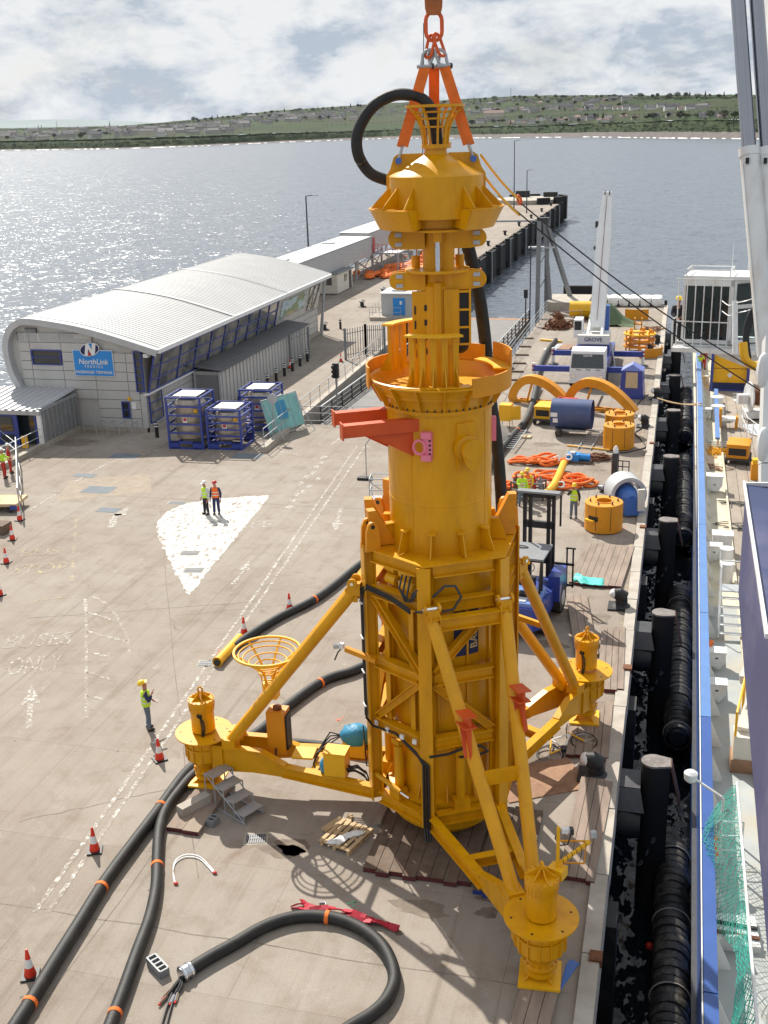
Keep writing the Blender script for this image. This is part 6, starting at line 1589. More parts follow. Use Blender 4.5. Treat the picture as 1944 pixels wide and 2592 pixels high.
# mooring bollards
bl = None
for x, y, l in ((1342, 1312, 'black mooring bollard with white cap right of the teal sheet'), (1287, 1678, 'nearest black mooring bollard with white cap on the quay edge'), (1393, 922, 'black mooring bollard beside the stacked yellow rings'), (1420, 862, 'black mooring bollard with ropes made fast to it'), (1405, 765, 'black mooring bollard near the yellow frames'), (1420, 742, 'black mooring bollard nearest the quay end')):
 p = G(x, y)
 if bl is None:
  bl = thing('mooring_bollard', l, 'bollard', p, 0, 'mooring bollards on the berth'); bl.scale = (1.25, 1.25, 1.25)
  MB().bx(-.42, .30, -.34, .34, 0, .06).build('base_plate', 'black', bl, None); MB().lathe([(.30, .06), (.20, .14), (.18, .38)], 18).build('post', 'black', bl)
  MB().tube([(.12, 0, .34), (-.1, 0, .46), (-.26, 0, .48)], [.2, .21, .15], 14).build('horn', 'black', bl); MB().blob((-.24, 0, .47), (.15, .18, .15), 12, 8).build('white_cap', 'white', bl)
 else: dup(bl, p, 0, l)
# bicycle lying on its side
bi = thing('bicycle', 'white and yellow bicycle lying on the quay beside the right leg', 'bicycle', G(1225, 1622) + Z * .1, R(35)); bi.rotation_euler = (R(8), R(-6), R(38)); bi.scale = (1.2, 1.2, 1.2)
for x, nm in ((-.52, 'rear'), (.52, 'front')):
 w_ = MB().tube([(x + .33 * math.cos(2 * PI * k / 24), .33 * math.sin(2 * PI * k / 24), 0) for k in range(24)], .024, 6, closed=True).build('wheel', 'black', bi)
 MB().tube([(x + .305 * math.cos(2 * PI * k / 24), .305 * math.sin(2 * PI * k / 24), 0) for k in range(24)], .012, 5, closed=True).build('rim', 'steel', w_)
 for k in range(8): MB().tube([(x, 0, 0), (x + .3 * math.cos(PI * k / 4), .3 * math.sin(PI * k / 4), 0)], .003, 3).build('spoke', 'steel', w_)
for a, b, m_ in (((-.52, 0), (-.1, .02), 'yellow_bright'), ((-.1, .02), (.34, .38), 'white'), ((-.1, .02), (-.2, .5), 'white'), ((-.2, .45), (.34, .42), 'white'), ((-.52, 0), (-.2, .45), 'yellow_bright'), ((.52, 0), (.33, .5), 'yellow_bright')): MB().tube([(a[0], a[1], .02), (b[0], b[1], .02)], .022, 6).build('frame_tube', m_, bi)
MB().box((-.22, .55, .02), (.24, .06, .12)).build('saddle', 'black', bi); MB().tube([(.33, .52, -.25), (.33, .56, 0), (.33, .52, .28)], .014, 6).build('handlebar', 'black', bi); MB().tube([(-.1, .02, -.03), (-.1, .02, .05)], .09, 12).build('crankset', 'dark_steel', bi)
# forklift
fl = thing('forklift', 'big blue forklift truck with black mast facing away behind the rig', 'forklift', (-5.1, 40.2, 0), R(-6))
MB().plate([(-.95, -1.9, .5), (.95, -1.9, .5), (.95, -1.7, 1.3), (-.95, -1.7, 1.3)], .1)
cw = MB(); pr = [(-1.0, -1.2), (-1.0, -1.9), (-.75, -2.3), (.75, -2.3), (1.0, -1.9), (1.0, -1.2)]
cw.add([(x, y, .45) for x, y in pr] + [(x, y * .97, 1.35) for x, y in pr], [tuple(range(6))[::-1], tuple(range(6, 12))] + [(i, (i + 1) % 6, 6 + (i + 1) % 6, 6 + i) for i in range(6)]); cw.build('counterweight', 'blue_paint', fl, None)
M('sky_paint', (0.16, 0.28, 0.62), 0.35, var=0.06, coat=0.3)
MB().bx(-.85, .85, -2.1, -.4, 1.32, 1.5).build('engine_cover', 'sky_paint', fl, None); MB().bx(-.45, .45, -1.5, -1.15, 1.5, 1.62).build('seat_pad', 'black', fl, None); MB().bx(-.4, .4, -2.0, -1.6, 1.5, 1.54).build('label_plate', 'pale_grey', fl, None)
MB().bx(-1.0, 1.0, -1.3, 1.3, .5, 1.25).build('chassis', 'blue_paint', fl, None)
MB().bx(.78, 1.25, .2, 1.5, .7, 1.75).build('mudguard', 'blue_paint', fl, None); MB().bx(-1.25, -.78, .2, 1.5, .7, 1.5).build('mudguard', 'blue_paint', fl, None)
for x, y, r_, w_ in ((-1.05, .9, .62, .4), (1.05, .9, .62, .4), (-.95, -1.3, .42, .3), (.95, -1.3, .42, .3)):
 w0 = MB().tube([(x - w_ / 2, y, r_), (x + w_ / 2, y, r_)], r_, 20).build('wheel', 'tyre', fl); MB().tube([(x - w_ / 2 - .01, y, r_), (x + w_ / 2 + .01, y, r_)], r_ * .5, 14).build('hub', 'pale_grey', w0)
for x in (-.72, .72):
 for y in (-.7, .75): MB().bar((x, y, 1.3), (x, y, 2.75), .09, .09).build('cab_post', 'black', fl, None)
 MB().tube([(x, -.75, 2.7), (x * 1.02, -1.0, 2.2), (x * 1.0, -1.05, 1.5)], .05, 6).build('roof_guard', 'black', fl)
rf_ = MB().bx(-.8, .8, -.85, .85, 2.75, 2.83).build('cab_roof', 'grey_paint', fl, None); MB().tube([(-.3 + .25 * math.cos(k * PI / 6), .25 + .12 * math.sin(k * PI / 6), 2.86) for k in range(12)], .02, 5, closed=True).build('roof_rail', 'black', rf_)
MB().tube([(-.6, -.6, 2.83), (-.6, -.6, 2.98)], .07, 10).build('beacon', 'hivis_orange', rf_); MB().bx(-.5, .3, -.87, -.85, 2.6, 2.74).build('name_strip', 'yellow_bright', rf_, None)
MB().bx(-.3, .3, -.3, .2, 1.3, 1.7).build('driver_seat', 'black', fl, None); MB().tube([(.0 + .18 * math.cos(k * PI / 6), .42, 1.95 + .18 * math.sin(k * PI / 6)) for k in range(12)], .018, 5, closed=True).build('steering_wheel', 'black', fl)
for x in (-.55, -.32, .42, .62): MB().bar((x, 1.75, .3), (x, 1.75, 4.55), .13, .16).build('mast_rail', 'black', fl, None)
for z in (4.5, 3.3, 1.8): MB().bar((-.6, 1.75, z), (.68, 1.75, z), .16, .28 if z < 4 else .14).build('mast_cross', 'black', fl, None)
MB().bx(-.85, .85, 1.6, 1.95, 4.62, 4.70).build('mast_top_guard', 'grey_paint', fl, None)
for x in (-.9, .9): MB().bar((x, 1.75, 3.3), (x, 1.75, 4.6), .07, .07).build('guard_post', 'black', fl, None)
for x in (-.7, .95): 
 for z in (.7, 1.6): MB().bar((x - .5, 2.0, z), (x + .5, 2.0, z), .06, .1).build('carriage_bar', 'black', fl, None)
for x in (-1.1, 1.15, 1.4): MB().bar((x, 2.0, .6), (x, 2.0, 2.3), .06, .06).build('carriage_post', 'black', fl, None)
MB().bar((1.1, 2.0, 2.3), (1.5, 2.0, 2.3), .06, .06).build('carriage_bar', 'black', fl, None)
text('Ltd', .2, 'lettering', 'white', fl, plane_m((.45, -2.27, .95), (1, 0, 0), (0, 0, 1)))
for k in range(3): MB().plate([(-.55 + k * .22, -2.26, .5), (-.45 + k * .22, -2.26, .5), (-.6 + k * .22, -2.255, .78), (-.7 + k * .22, -2.255, .78)], .01).build('stripe', 'white', fl, None)
# yellow buoyancy rings
def yring(p, r, h, lab, slot=False):
 o = thing('buoyancy_ring', lab, 'buoyancy ring', p, 0, 'yellow ring modules')
 MB().lathe([(r * .42, 0), (r, 0), (r, h - .03), (r - .03, h), (r * .42, h), (r * .40, h - .25), (r * .42, 0)], 40, cap=False).build('body', 'orange_yellow', o)
 MB().ring(r * .40, r * .47, h - .02, h + .04, 28).build('collar', 'orange_yellow', o)
 for k in range(6): 
  a = k * 60 + 10; MB().lathe([(.05, h), (.03, h + .1), (.045, h + .12), (.02, h + .14)], 8, c=pol(a, r * .72, 0)).build('lifting_point', 'dark_steel', o)
 for a in (-110, -65, 60): MB().bar(pol(a, r + .002, .1), pol(a, r + .002, h - .1), .03, .01, up=pol(a, 1, 0)).build('joint_seam', 'rust', o, None)
 for k in range(4): MB().box(pol(k * 90 + 45, r * .8, -.03), (.25, .2, .08), R(k * 90 + 45)).build('skid', 'red_sling', o, None)
 if slot:
  MB().box(pol(-120, r - .04, h * .52), (.12, .5, .22), R(-120)).build('slot', 'black', o, None); MB().box(pol(-128, r + .06, h * .45), (.2, .5, .08), R(-118)).build('slot_flap', 'yellow_bright', o, None)
yring(G(1337, 938) + Z * .06, .90, 1.3, 'rear of the two yellow ring modules stacked close together'); yring((-2.95, 65.4, .06), .92, 1.35, 'front yellow ring module beside the aluminium ladder'); yring((-2.85, 50.9, .06), .90, 1.35, 'nearest yellow ring module with a torn slot in its side', True)
# arched yellow frames
def arch(p, rz, s_, lab):
 o = thing('arched_frame', lab, 'steel frame', p, rz, 'arched yellow frames')
 wd = .62; n_ = 30; top = []
 for i in range(n_ + 1):
  x = -2.15 + 4.6 * (1 - math.cos(PI * i / n_)) / 2; top.append(Vector((x * s_, 0, (1.95 * math.sqrt(max(0, 1 - ((x + .5) / 1.66) ** 2)) if x < -.5 else 1.95 - (x + .5) ** 2 * .195) * s_)))
 inn_ = []
 for i, p_ in enumerate(top):
  d = (top[min(i + 1, n_)] - top[max(i - 1, 0)]).normalized(); w0 = .62 - .12 * i / n_; inn_.append(p_ + Vector((d.z, 0, -d.x)) * w0)
 for nm, A_, B_, y0, y1 in (('arch_plate', top, [v - (v - w) * .1 for v, w in zip(top, inn_)], -wd / 2, wd / 2), ('arch_flange', top, inn_, -wd / 2 - .05, -wd / 2)):
  g = MB()
  for v, w in zip(A_, B_): g.v += [(v.x, y0, v.z), (v.x, y1, v.z), (w.x, y1, w.z), (w.x, y0, w.z)]
  g.f = [(i * 4 + q_, (i + 1) * 4 + q_, (i + 1) * 4 + (q_ + 1) % 4, i * 4 + (q_ + 1) % 4) for i in range(n_) for q_ in range(4)] + [(0, 1, 2, 3), (n_ * 4 + 3, n_ * 4 + 2, n_ * 4 + 1, n_ * 4)]
  g.build(nm, 'orange_yellow', o, 40)
 for y in (-.26, .26): MB().bar((-2.1 * s_, y, .1), (2.1 * s_, y, .1), .08, .2).build('chord', 'orange_yellow', o, None)
 for x in (-1.5, -.6, .35, 1.2): MB().bar((x * s_, -.3, .1), (x * s_, .3, .1), .2, .16).build('cross_piece', 'orange_yellow', o, None)
 MB().bar((-.75 * s_, -.28, .1), (-.35 * s_, -.1, 1.78 * s_), .14, .14).build('strut', 'orange_yellow', o, None)
 MB().bar((-.1 * s_, .2, .2), (.2 * s_, .2, .9 * s_), .3, .1).build('dark_bracket', 'grey_paint', o, None)
arch(G(1163, 872) + Z * .05, R(-14), 1.0, 'left arched yellow frame lying near the crane cab'); arch(G(1292, 888) + Z * .05, R(-16), 1.12, 'right arched yellow frame lying near the blue tent')
# blue drum on a trailer, generators, cabinet, ladders
M('drum_blue', (0.045, 0.075, 0.19), 0.45, var=0.12, vs=2, dirt=(0.12, 0.13, 0.18), dirt_amt=.4)
dr = thing('blue_drum', 'large blue pipe section lying on a small trailer', 'pipe section', (-5.95, 67.9, 0), R(-4))
MB().lathe([(.92, -1.25), (.92, 1.25), (.88, 1.25), (.88, -1.2)], 40, c=(0, 0, 1.35), m=Matrix.Rotation(R(90), 3, 'Y'), cap=False).build('pipe', 'drum_blue', dr)
MB().lathe([(.9, 0), (.02, .02)], 32, c=(-1.2, 0, 1.35), m=Matrix.Rotation(R(90), 3, 'Y'), cap=False).build('end_plate', 'drum_blue', dr)
for x, y, w_ in ((-1.0, -.9, .42), (-.9, -.93, .3)): MB().box((x, y - .02, 1.45 if w_ > .4 else 1.1), (w_, .02, .26)).build('notice', 'white', dr, None)
MB().bx(-1.0, .9, -.55, .55, .32, .44).build('trailer_bed', 'galv', dr, None)
for y in (-.7, .7): MB().tube([(-.7, y - .08, .24), (-.7, y + .08, .24)], .24, 16).build('wheel', 'tyre', dr)
MB().bar((.9, 0, .35), (1.7, 0, .25), .08, .08).build('tow_bar', 'galv', dr, None)
def generator(p, rz, c1, lab, wdt=1.1, cat='generator'):
 o = thing('generator', lab, cat, p, rz); w_ = wdt / 2
 MB().bx(-w_, w_, -.7, .9, .42, 1.15).build('housing', c1, o, None); MB().bx(-w_ - .03, w_ + .03, -.73, .93, 1.15, 1.22).build('lid', c1, o, None)
 MB().bx(-w_ + .12, w_ - .12, -.72, -.7, .6, 1.0).build('grille', 'black', o, None); MB().bx(-w_ - .05, w_ + .05, -.8, .95, .3, .42).build('skid', 'dark_steel', o, None)
 for x in (-w_, w_):
  for y in (-.5, .6): MB().tube([(x - .08, y, .22), (x + .08, y, .22)], .22, 14).build('wheel', 'tyre', o)
generator((-7.95, 70.6, 0), R(-8), 'yellow_bright', 'small yellow wheeled generator left of the blue pipe section')
o = thing('compressor', 'red compressor box behind the blue pipe section', 'compressor', (-6.75, 73.1, 0), R(-10)); MB().bx(-.8, .8, -.5, .6, .1, .95).build('housing', 'red_paint', o, None); MB().bx(-.1, .55, -.53, -.5, .3, .75).build('notice', 'white', o, None); MB().tube([(-.5, 0, .95), (-.5, 0, 1.15)], .1, 8).build('exhaust', 'red_paint', o); MB().bx(-.3, .6, -.3, .4, .95, 1.05).build('lid', 'red_paint', o, None)
o = thing('tool_cabinet', 'open yellow cabinet on legs beside the quay hose', 'cabinet', G(1092, 922), R(-6)); MB().bx(-.38, .38, -.3, .5, .45, 1.5).build('cabinet_box', 'yellow_bright', o, None); MB().plate([(.38, -.3, .55), (1.0, .0, .55), (1.0, .0, 1.45), (.38, -.3, 1.45)], .03).build('door', 'yellow_bright', o, None)
for x in (-.33, .33):
 for y in (-.25, .45): MB().tube([(x, y, 0), (x, y, .45)], .02, 5).build('leg', 'dark_steel', o)
def ladder(p, q, z0, z1, wd, n_, lab):
 p, q = G(*p), G(*q); o = thing('ladder', lab, 'ladder', p); d = q - p; s_ = Vector((-d.y, d.x, 0)).normalized() * wd / 2
 for k in (-1, 1): MB().bar(s_ * k + Z * z0, d + s_ * k + Z * z1, .04, .08).build('stile', 'galv', o, None)
 for i in range(n_): c0 = d * ((i + .5) / n_) + Z * (z0 + (z1 - z0) * (i + .5) / n_); MB().bar(c0 - s_, c0 + s_, .04, .04).build('rung', 'galv', o, None)
ladder((1098, 978), (1128, 938), .25, .3, .55, 10, 'short aluminium ladder leaning on the quay hose'); ladder((1262, 972), (1290, 930), .08, .1, .75, 9, 'aluminium ladder lying flat left of the yellow rings')
tag(MB().tube([G(1225, 962, .06), G(1318, 972, .06)], .05, 8).build('scaffold_pole', 'yellow_bright'), 'yellow pole lying in front of the aluminium ladder', 'pole')
tag(MB().bx(-.5, .5, -.25, .25, 0, .1).build('board', 'plywood', loc=G(1130, 945), rz=R(-5)), 'pale plywood board beside the short ladder', 'board')
o = thing('cable_reel', 'cream cable reel beside the barrel on the quay', 'reel', G(1082, 955) + Z * .5, R(10)); MB().lathe([(.5, -.03), (.5, .03)], 24, m=Matrix.Rotation(R(75), 3, 'X'), cap=True).build('flange', 'cream', o); MB().lathe([(.5, -.03), (.5, .03)], 24, c=(0, .4, 0), m=Matrix.Rotation(R(75), 3, 'X')).build('flange', 'cream', o); MB().lathe([(.3, 0), (.3, .4)], 18, m=Matrix.Rotation(R(-105), 3, 'X')).build('drum', 'timber', o)
# pile of orange round slings with a yellow pad
def sling_pile(p, n_, rx, ry, seed, lab, cat='slings'):
 o = thing('sling_pile', lab, cat, p); q = random.Random(seed)
 for i in range(n_):
  cx, cy, a, L_ = q.gauss(0, rx * .35), q.gauss(0, ry * .35), q.uniform(-.6, .6), q.uniform(.6, 1.0)
  pts = [(cx + math.cos(a) * L_ * rx * .6 * math.cos(t_) - math.sin(a) * ry * .35 * math.sin(t_), cy + math.sin(a) * L_ * rx * .6 * math.cos(t_) + math.cos(a) * ry * .35 * math.sin(t_), .12 + .05 * (i % 5) + .06 * math.sin(3 * t_ + i)) for t_ in [2 * PI * k / 18 for k in range(18)]]
  MB().tube(pts, .085, 7, closed=True).build('sling_loop', 'sling', o)
sling_pile(G(1165, 1003), 8, 1.9, .8, 1, 'rear heap of orange slings near the bottle rack'); sling_pile(G(1215, 1040), 12, 1.6, 1.6, 2, 'largest heap of orange slings with yellow sleeve'); sling_pile(G(1092, 1056), 5, 1.1, .6, 4, 'small heap of orange slings left of the gas bottle rack')
tag(MB().tube(smooth_path([G(1175, 1070, .25), G(1195, 1050, .42), G(1210, 1020, .45), G(1218, 1000, .4)], 4), .2, 10).build('sling_sleeve', 'yellow_bright'), 'yellow protective sleeve across the orange slings', 'sleeve')
for k, (x, y) in enumerate(((1172, 1063), (1205, 1060), (1195, 1005), (1222, 1000))): tag(bow(Vector((0, 0, .35)), (1, .3 * (-1) ** k, .1), (0, .6, .8), .16, .2, .05).build('big_shackle', 'bag_white', loc=G(x, y)), ['left front', 'right front', 'left rear', 'right rear'][k] + ' pale shackle on the yellow sling sleeve', 'shackle')
# gas bottle rack and steel rack
o = thing('bottle_rack', 'grey gas bottle rack behind the two workers on the quay', 'rack', G(1138, 1080), R(-5))
for x in (-.85, .85):
 for y in (0, .7): MB().bar((x, y, 0), (x, y, .95), .07, .07).build('post', 'dark_steel', o, None)
for z in (.1, .5, .9):
 for y in (0, .7): MB().bar((-.85, y, z), (.85, y, z), .05, .1).build('rail', 'grey_paint', o, None)
for k in range(5): b_ = MB().lathe([(.11, .1), (.11, 1.0), (.05, 1.15), (.03, 1.25)], 10, c=(-.65 + k * .32, .35, 0)).build('gas_bottle', ('rust', 'grey_paint', 'dark_steel', 'red_paint', 'grey_paint')[k], o)
o = thing('steel_rack', 'tall dark steel rack with white top standing near the quay edge', 'rack', G(1338, 1030), R(-8))
MB().bx(-.4, -.1, -.2, .25, 0, 1.35).build('cabinet_side', 'dark_steel', o, None); MB().bx(-.42, -.38, -.22, .27, 0, .9).build('red_side', 'rust', o, None); MB().lathe([(.14, 1.35), (.14, 1.6), (.05, 1.75)], 10, c=(-.25, 0, 0)).build('white_bottle', 'white', o)
for x in (.15, .5): MB().bar((x, 0, 0), (x, 0, .95), .05, .05).build('post', 'dark_steel', o, None)
for z in (.3, .6, .92): MB().bar((-.1, 0, z), (.5, 0, z), .04, .05).build('rail', 'dark_steel', o, None)
# blue pump on pallet and rusty heap
o = thing('pump_set', 'blue pump set strapped on a low pallet', 'pump', G(1248, 998), R(-5)); MB().bx(-.8, .8, -.4, .4, 0, .12).build('pallet_base', 'timber_dark', o, None); MB().bx(-.6, .1, -.3, .3, .12, .5).build('motor', 'sign_blue', o, None); MB().tube([(.1, 0, .32), (.7, 0, .3)], .2, 12).build('pump_body', 'sign_blue', o); MB().bx(-.45, -.15, -.2, .2, .5, .6).build('terminal_box', 'pale_grey', o, None)
g = MB(); q = random.Random(5)
for i in range(14): g.tube(smooth_path([(q.gauss(0, .35), q.gauss(0, .25), q.uniform(.03, .3)) for _ in range(5)], 4), .035, 5)
tag(g.build('rusty_chain', 'rust', loc=G(1292, 993)), 'small heap of rusty chain right of the blue pump', 'chain', kind='stuff')
# grey ring with blue machine
o = thing('winch_unit', 'grey ring shroud with blue machine and cream panel near the quay edge', 'winch', (-1.9, 53.6, 0), R(20))
MB().lathe([(.92, -.7), (.92, .5), (.84, .5), (.70, .45), (.70, -.7)], 36, c=(0, .2, .95), m=Matrix.Rotation(R(90), 3, 'X'), cap=False).build('shroud', 'pale_grey', o); MB().bx(-.75, .75, -.5, .9, 0, .12).build('base', 'blue_bolt', o, None)
MB().lathe([(.55, -.6), (.5, 0), (.35, .5), (.2, .7)], 24, c=(0, -.1, .9), m=Matrix.Rotation(R(90), 3, 'X')).build('motor', 'blue_bolt', o); MB().bx(-.35, .35, -.9, -.3, .1, .95).build('gearbox', 'blue_bolt', o, None); MB().bx(.25, .6, -1.0, -.85, .35, 1.45).build('control_panel', 'cream', o, None)
for x in (-1.1, -.7): MB().bar((x, -.6, 0), (x, -.6, .75), .05, .05).build('frame_leg', 'white', o, None)
MB().bx(-1.15, -.65, -.8, -.3, .72, .8).build('frame_top', 'white', o, None)
tag(MB().blob((0, 0, .2), (.42, .25, .2), 10, 6, .25).build('valve_block', 'dark_steel', loc=G(1308, 1062)), 'small dark valve assembly behind the nearest yellow ring', 'valve')
# dark hose past the rings
hose([(1400, 852), (1380, 870), (1368, 890), (1385, 905), (1390, 922), (1372, 935), (1385, 950), (1395, 965), (1375, 972), (1345, 978), (1310, 975)], .035, 'thin black hose wriggling between the yellow rings and the bollard', (), 'thin_hose', n_=8)
# blue shelter
o = thing('welding_shelter', 'blue fabric shelter with beige door panel beside the crane', 'shelter', (-2.75, 78.6, 0), R(-3))
g = MB(); w_ = .85; g.add([(-w_, -.7, 0), (w_, -.7, 0), (w_, .9, 0), (-w_, .9, 0), (-w_ * .82, -.65, 2.0), (w_ * .82, -.65, 2.0), (w_ * .82, .8, 2.0), (-w_ * .82, .8, 2.0)], [(0, 1, 5, 4), (1, 2, 6, 5), (2, 3, 7, 6), (3, 0, 4, 7)]); g.build('side_cloth', 'blue_paint', o, None)
M('tent_top', (0.16, 0.20, 0.50), 0.6, var=.08)
g = MB(); g.add([(-.76, -.7, 2.0), (.76, -.7, 2.0), (.76, .85, 2.0), (-.76, .85, 2.0), (0, -.45, 2.42), (0, .6, 2.42)], [(0, 1, 4), (1, 2, 5, 4), (2, 3, 5), (3, 0, 4, 5)]); g.build('roof_cloth', 'tent_top', o, None); MB().plate([(-.42, -.72, .8), (.42, -.72, .8), (.40, -.69, 1.9), (-.40, -.69, 1.9)], .02).build('door_panel', 'plywood', o, None)
# mobile crane
cr = thing('mobile_crane', 'white and blue mobile crane with raised telescopic boom', 'crane', (-6.1, 80.8, 0), R(0))
MB().bx(-1.32, 1.32, 1.8, 12, .55, 1.25).build('chassis', 'blue_paint', cr, None); MB().bx(-1.3, 1.3, 2.0, 9.0, 1.25, 1.6).build('deck', 'blue_paint', cr, None)
cabm = MB(); cabm.add([(-1.3, 0, .55), (1.3, 0, .55), (1.3, 2.0, .55), (-1.3, 2.0, .55), (-1.28, .02, 1.35), (1.28, .02, 1.35), (1.3, 2.0, 1.35), (-1.3, 2.0, 1.35), (-1.2, .35, 2.7), (1.2, .35, 2.7), (1.25, 2.0, 2.75), (-1.25, 2.0, 2.75)], [(0, 1, 5, 4), (1, 2, 6, 5), (2, 3, 7, 6), (3, 0, 4, 7), (4, 5, 9, 8), (5, 6, 10, 9), (6, 7, 11, 10), (7, 4, 8, 11), (8, 9, 10, 11)]); cabm.build('cab', 'white', cr, None)
ws = MB().plate([(-1.18, .05, 1.5), (1.18, .05, 1.5), (1.1, .26, 2.5), (-1.1, .26, 2.5)], .03).build('windscreen', 'glass', cr, None)
text('GROVE', .2, 'lettering', 'white', ws, plane_m((0, .18, 2.4), (1, 0, 0), (0, .2, 1)))
for x in (-.8, -.1, .6): MB().bar((x, 0.0, 1.42), (x + .35, -.02, 1.38), .03, .03).build('wiper', 'black', ws, None)
for x in (-1.0, 1.0): MB().bx(x - .15, x + .15, -.04, .02, .8, 1.0).build('headlight', 'chrome', cr, None)
MB().bx(-1.32, 1.32, -.08, .05, .4, .7).build('bumper', 'white', cr, None)
for y in (1.2, 2.9, 7.6, 9.2):
 for x in (-1.15, 1.15): MB().tube([(x - .2, y, .55), (x + .2, y, .55)], .55, 18).build('wheel', 'tyre', cr)
for y, x0, x1 in ((2.2, -4.2, 3.2), (8.4, -3.4, 3.7)):
 for a, b in ((x0, -1.3), (1.3, x1)): ob_ = MB().bx(a, b, y, y + .35, .75, 1.15).build('outrigger_beam', 'blue_paint', cr, None)
 for x in (x0, x1):
  jk = MB().tube([(x, y + .17, .05), (x, y + .17, 1.35)], .13, 10).build('outrigger_jack', 'white', cr); MB().lathe([(.45, 0), (.45, .06), (.15, .12)], 12, c=(x, y + .17, 0)).build('jack_pad', 'dark_steel', jk)
  for k in range(2): MB().tube([(x, y + .17, .75 + k * .3), (x, y + .17, .9 + k * .3)], .135, 10).build('red_band', 'red_paint', jk)
MB().lathe([(1.2, 1.6), (1.2, 1.9)], 24, c=(0, 7.2, 0)).build('turntable', 'blue_paint', cr); MB().bx(-1.25, 1.25, 5.4, 6.6, 1.9, 2.2).build('blue_deck', 'blue_paint', cr, None)
MB().bx(-1.1, 1.1, 5.6, 9.2, 2.0, 2.7).build('superstructure', 'white', cr, None); cwt = MB().bx(-1.2, 1.2, 5.1, 5.6, 2.35, 3.0).build('name_plate', 'cream', cr, None)
text('GROVE', .42, 'lettering', 'navy', cwt, plane_m((0, 5.08, 2.68), (1, 0, 0), (0, 0, 1)), .006)
for x in (-.9, .9): MB().bar((x * .6, 6.4, 2.7), (x * .55, 8.2, 3.6), .2, .3).build('boom_bracket', 'white', cr, None)
oc = MB().bx(-1.75, -1.1, 8.0, 9.6, 2.3, 3.7).build('operator_cab', 'white', cr, None); MB().bx(-1.7, -1.15, 7.97, 8.0, 2.9, 3.6).build('cab_window', 'glass', oc, None)
b0, b1 = Vector((.05, 8.0, 3.0)), Vector((.15, 13.6, 12.6)); bd = (b1 - b0)
for k, (k0, k1, w_, h_) in enumerate(((0, .76, 1.12, 1.0), (.74, .86, 1.0, .9), (.85, .93, .9, .8), (.92, 1.0, .8, .72))): MB().bar(b0 + bd * k0, b0 + bd * k1, w_, h_, up=(0, -1, .5)).build('boom_section', 'boom_white' if 'boom_white' in MT else 'white', cr, None)
bn_ = bd.normalized(); MB().box(b1 + bn_ * .25, (.7, .5, .6)).build('boom_head', 'white', cr, None)
for x in (-.18, .18): MB().tube([b1 + bn_ * .4 + Vector((x - .04, -.15, .05)), b1 + bn_ * .4 + Vector((x + .04, -.15, .05))], .22, 14).build('sheave', 'dark_steel', cr)
MB().box(b0 + bd * .80 + Vector((-.6, 0, 0)), (.35, .3, .5)).build('boom_fitting', 'dark_steel', cr, None); MB().tube([b0 + bd * .62 + Vector((-.75, -.1, 0)), b0 + bd * .62 + Vector((-.35, -.1, 0))], .16, 10).build('boom_lamp', 'dark_steel', cr)
MB().tube([b0 + bd * .05 + Vector((0, -.55, .3)), b0 + bd * .5 + Vector((0, -.5, .25)), b1 + Vector((0, -.4, .2))], .02, 5).build('hoist_rope', 'rust', cr)
MB().tube([Vector((0, 9.4, 2.2)), b0 + bd * .42 + Vector((0, .3, -.3))], .16, 12).build('luffing_cylinder', 'white', cr)
MB().bx(-.3, .9, 9.4, 10.2, 1.9, 4.6).build('blue_frame', 'blue_bolt', cr, None); MB().bar((1.8, 5.0, 0.2), (1.35, 5.6, 2.4), .08, .08).build('access_ladder', 'pale_grey', cr, None)
MB().bx(-1.25, -1.05, 5.0, 7.2, 1.2, 2.0).build('side_box', 'white', cr, None)
# beyond the crane
o = thing('chain_heap', 'large heap of rusty anchor chain near the end of the quay', 'chain', G(1206, 708)); q = random.Random(8)
for i in range(64):
 r_ = q.uniform(0, 1.35); a = q.uniform(0, 2 * PI); h0 = (1.4 - r_) * 1.1
 MB().tube(smooth_path([(r_ * math.cos(a) + q.gauss(0, .28), r_ * math.sin(a) * 1.2 + q.gauss(0, .28), max(.1, h0 - .25 * k + q.uniform(-.1, .1)) if k else h0) for k in range(5)], 3), .065, 6).build('chain_length', 'rust', o)
MB().blob((0, 0, .4), (.8, .95, .6), 12, 7, .15).build('chain_core', 'rust', o)
o = thing('yellow_trough', 'bright yellow half-round steel trough behind the crane', 'trough', G(1268, 690), R(0)); MB().lathe([(.8, -1.7), (.8, 1.7), (.72, 1.7), (.72, -1.7)], 20, c=(0, 0, 1.0), a0=90, a1=270, m=Matrix.Rotation(R(90), 3, 'Y') @ Matrix.Rotation(R(90), 3, 'Z'), cap=False).build('shell', 'yellow_bright', o); MB().tube([(-1.7, -.8, 1.0), (1.7, -.8, 1.0)], .09, 8).build('edge_pipe', 'yellow_bright', o); MB().bx(-1.2, 1.2, -.5, .5, 0, .3).build('cradle', 'rust', o, None)
g = MB(); n_ = 12; q = random.Random(2)
vs = [Vector((x / 11 * 4.4 - 2.2, y / 11 * 3.2 - 1.6, max(.0, 2.0 * math.exp(-((x - 4) / 4.2) ** 2 - ((y - 6) / 4) ** 2) + q.uniform(-.12, .12)))) for x in range(n_) for y in range(n_)]
g.add(vs, [(x * n_ + y, (x + 1) * n_ + y, (x + 1) * n_ + y + 1, x * n_ + y + 1) for x in range(n_ - 1) for y in range(n_ - 1)])
tag(g.build('covered_stack', 'tarp_green', loc=G(1322, 700), smooth=50), 'stack covered by a green tarpaulin behind the crane boom', 'tarpaulin')
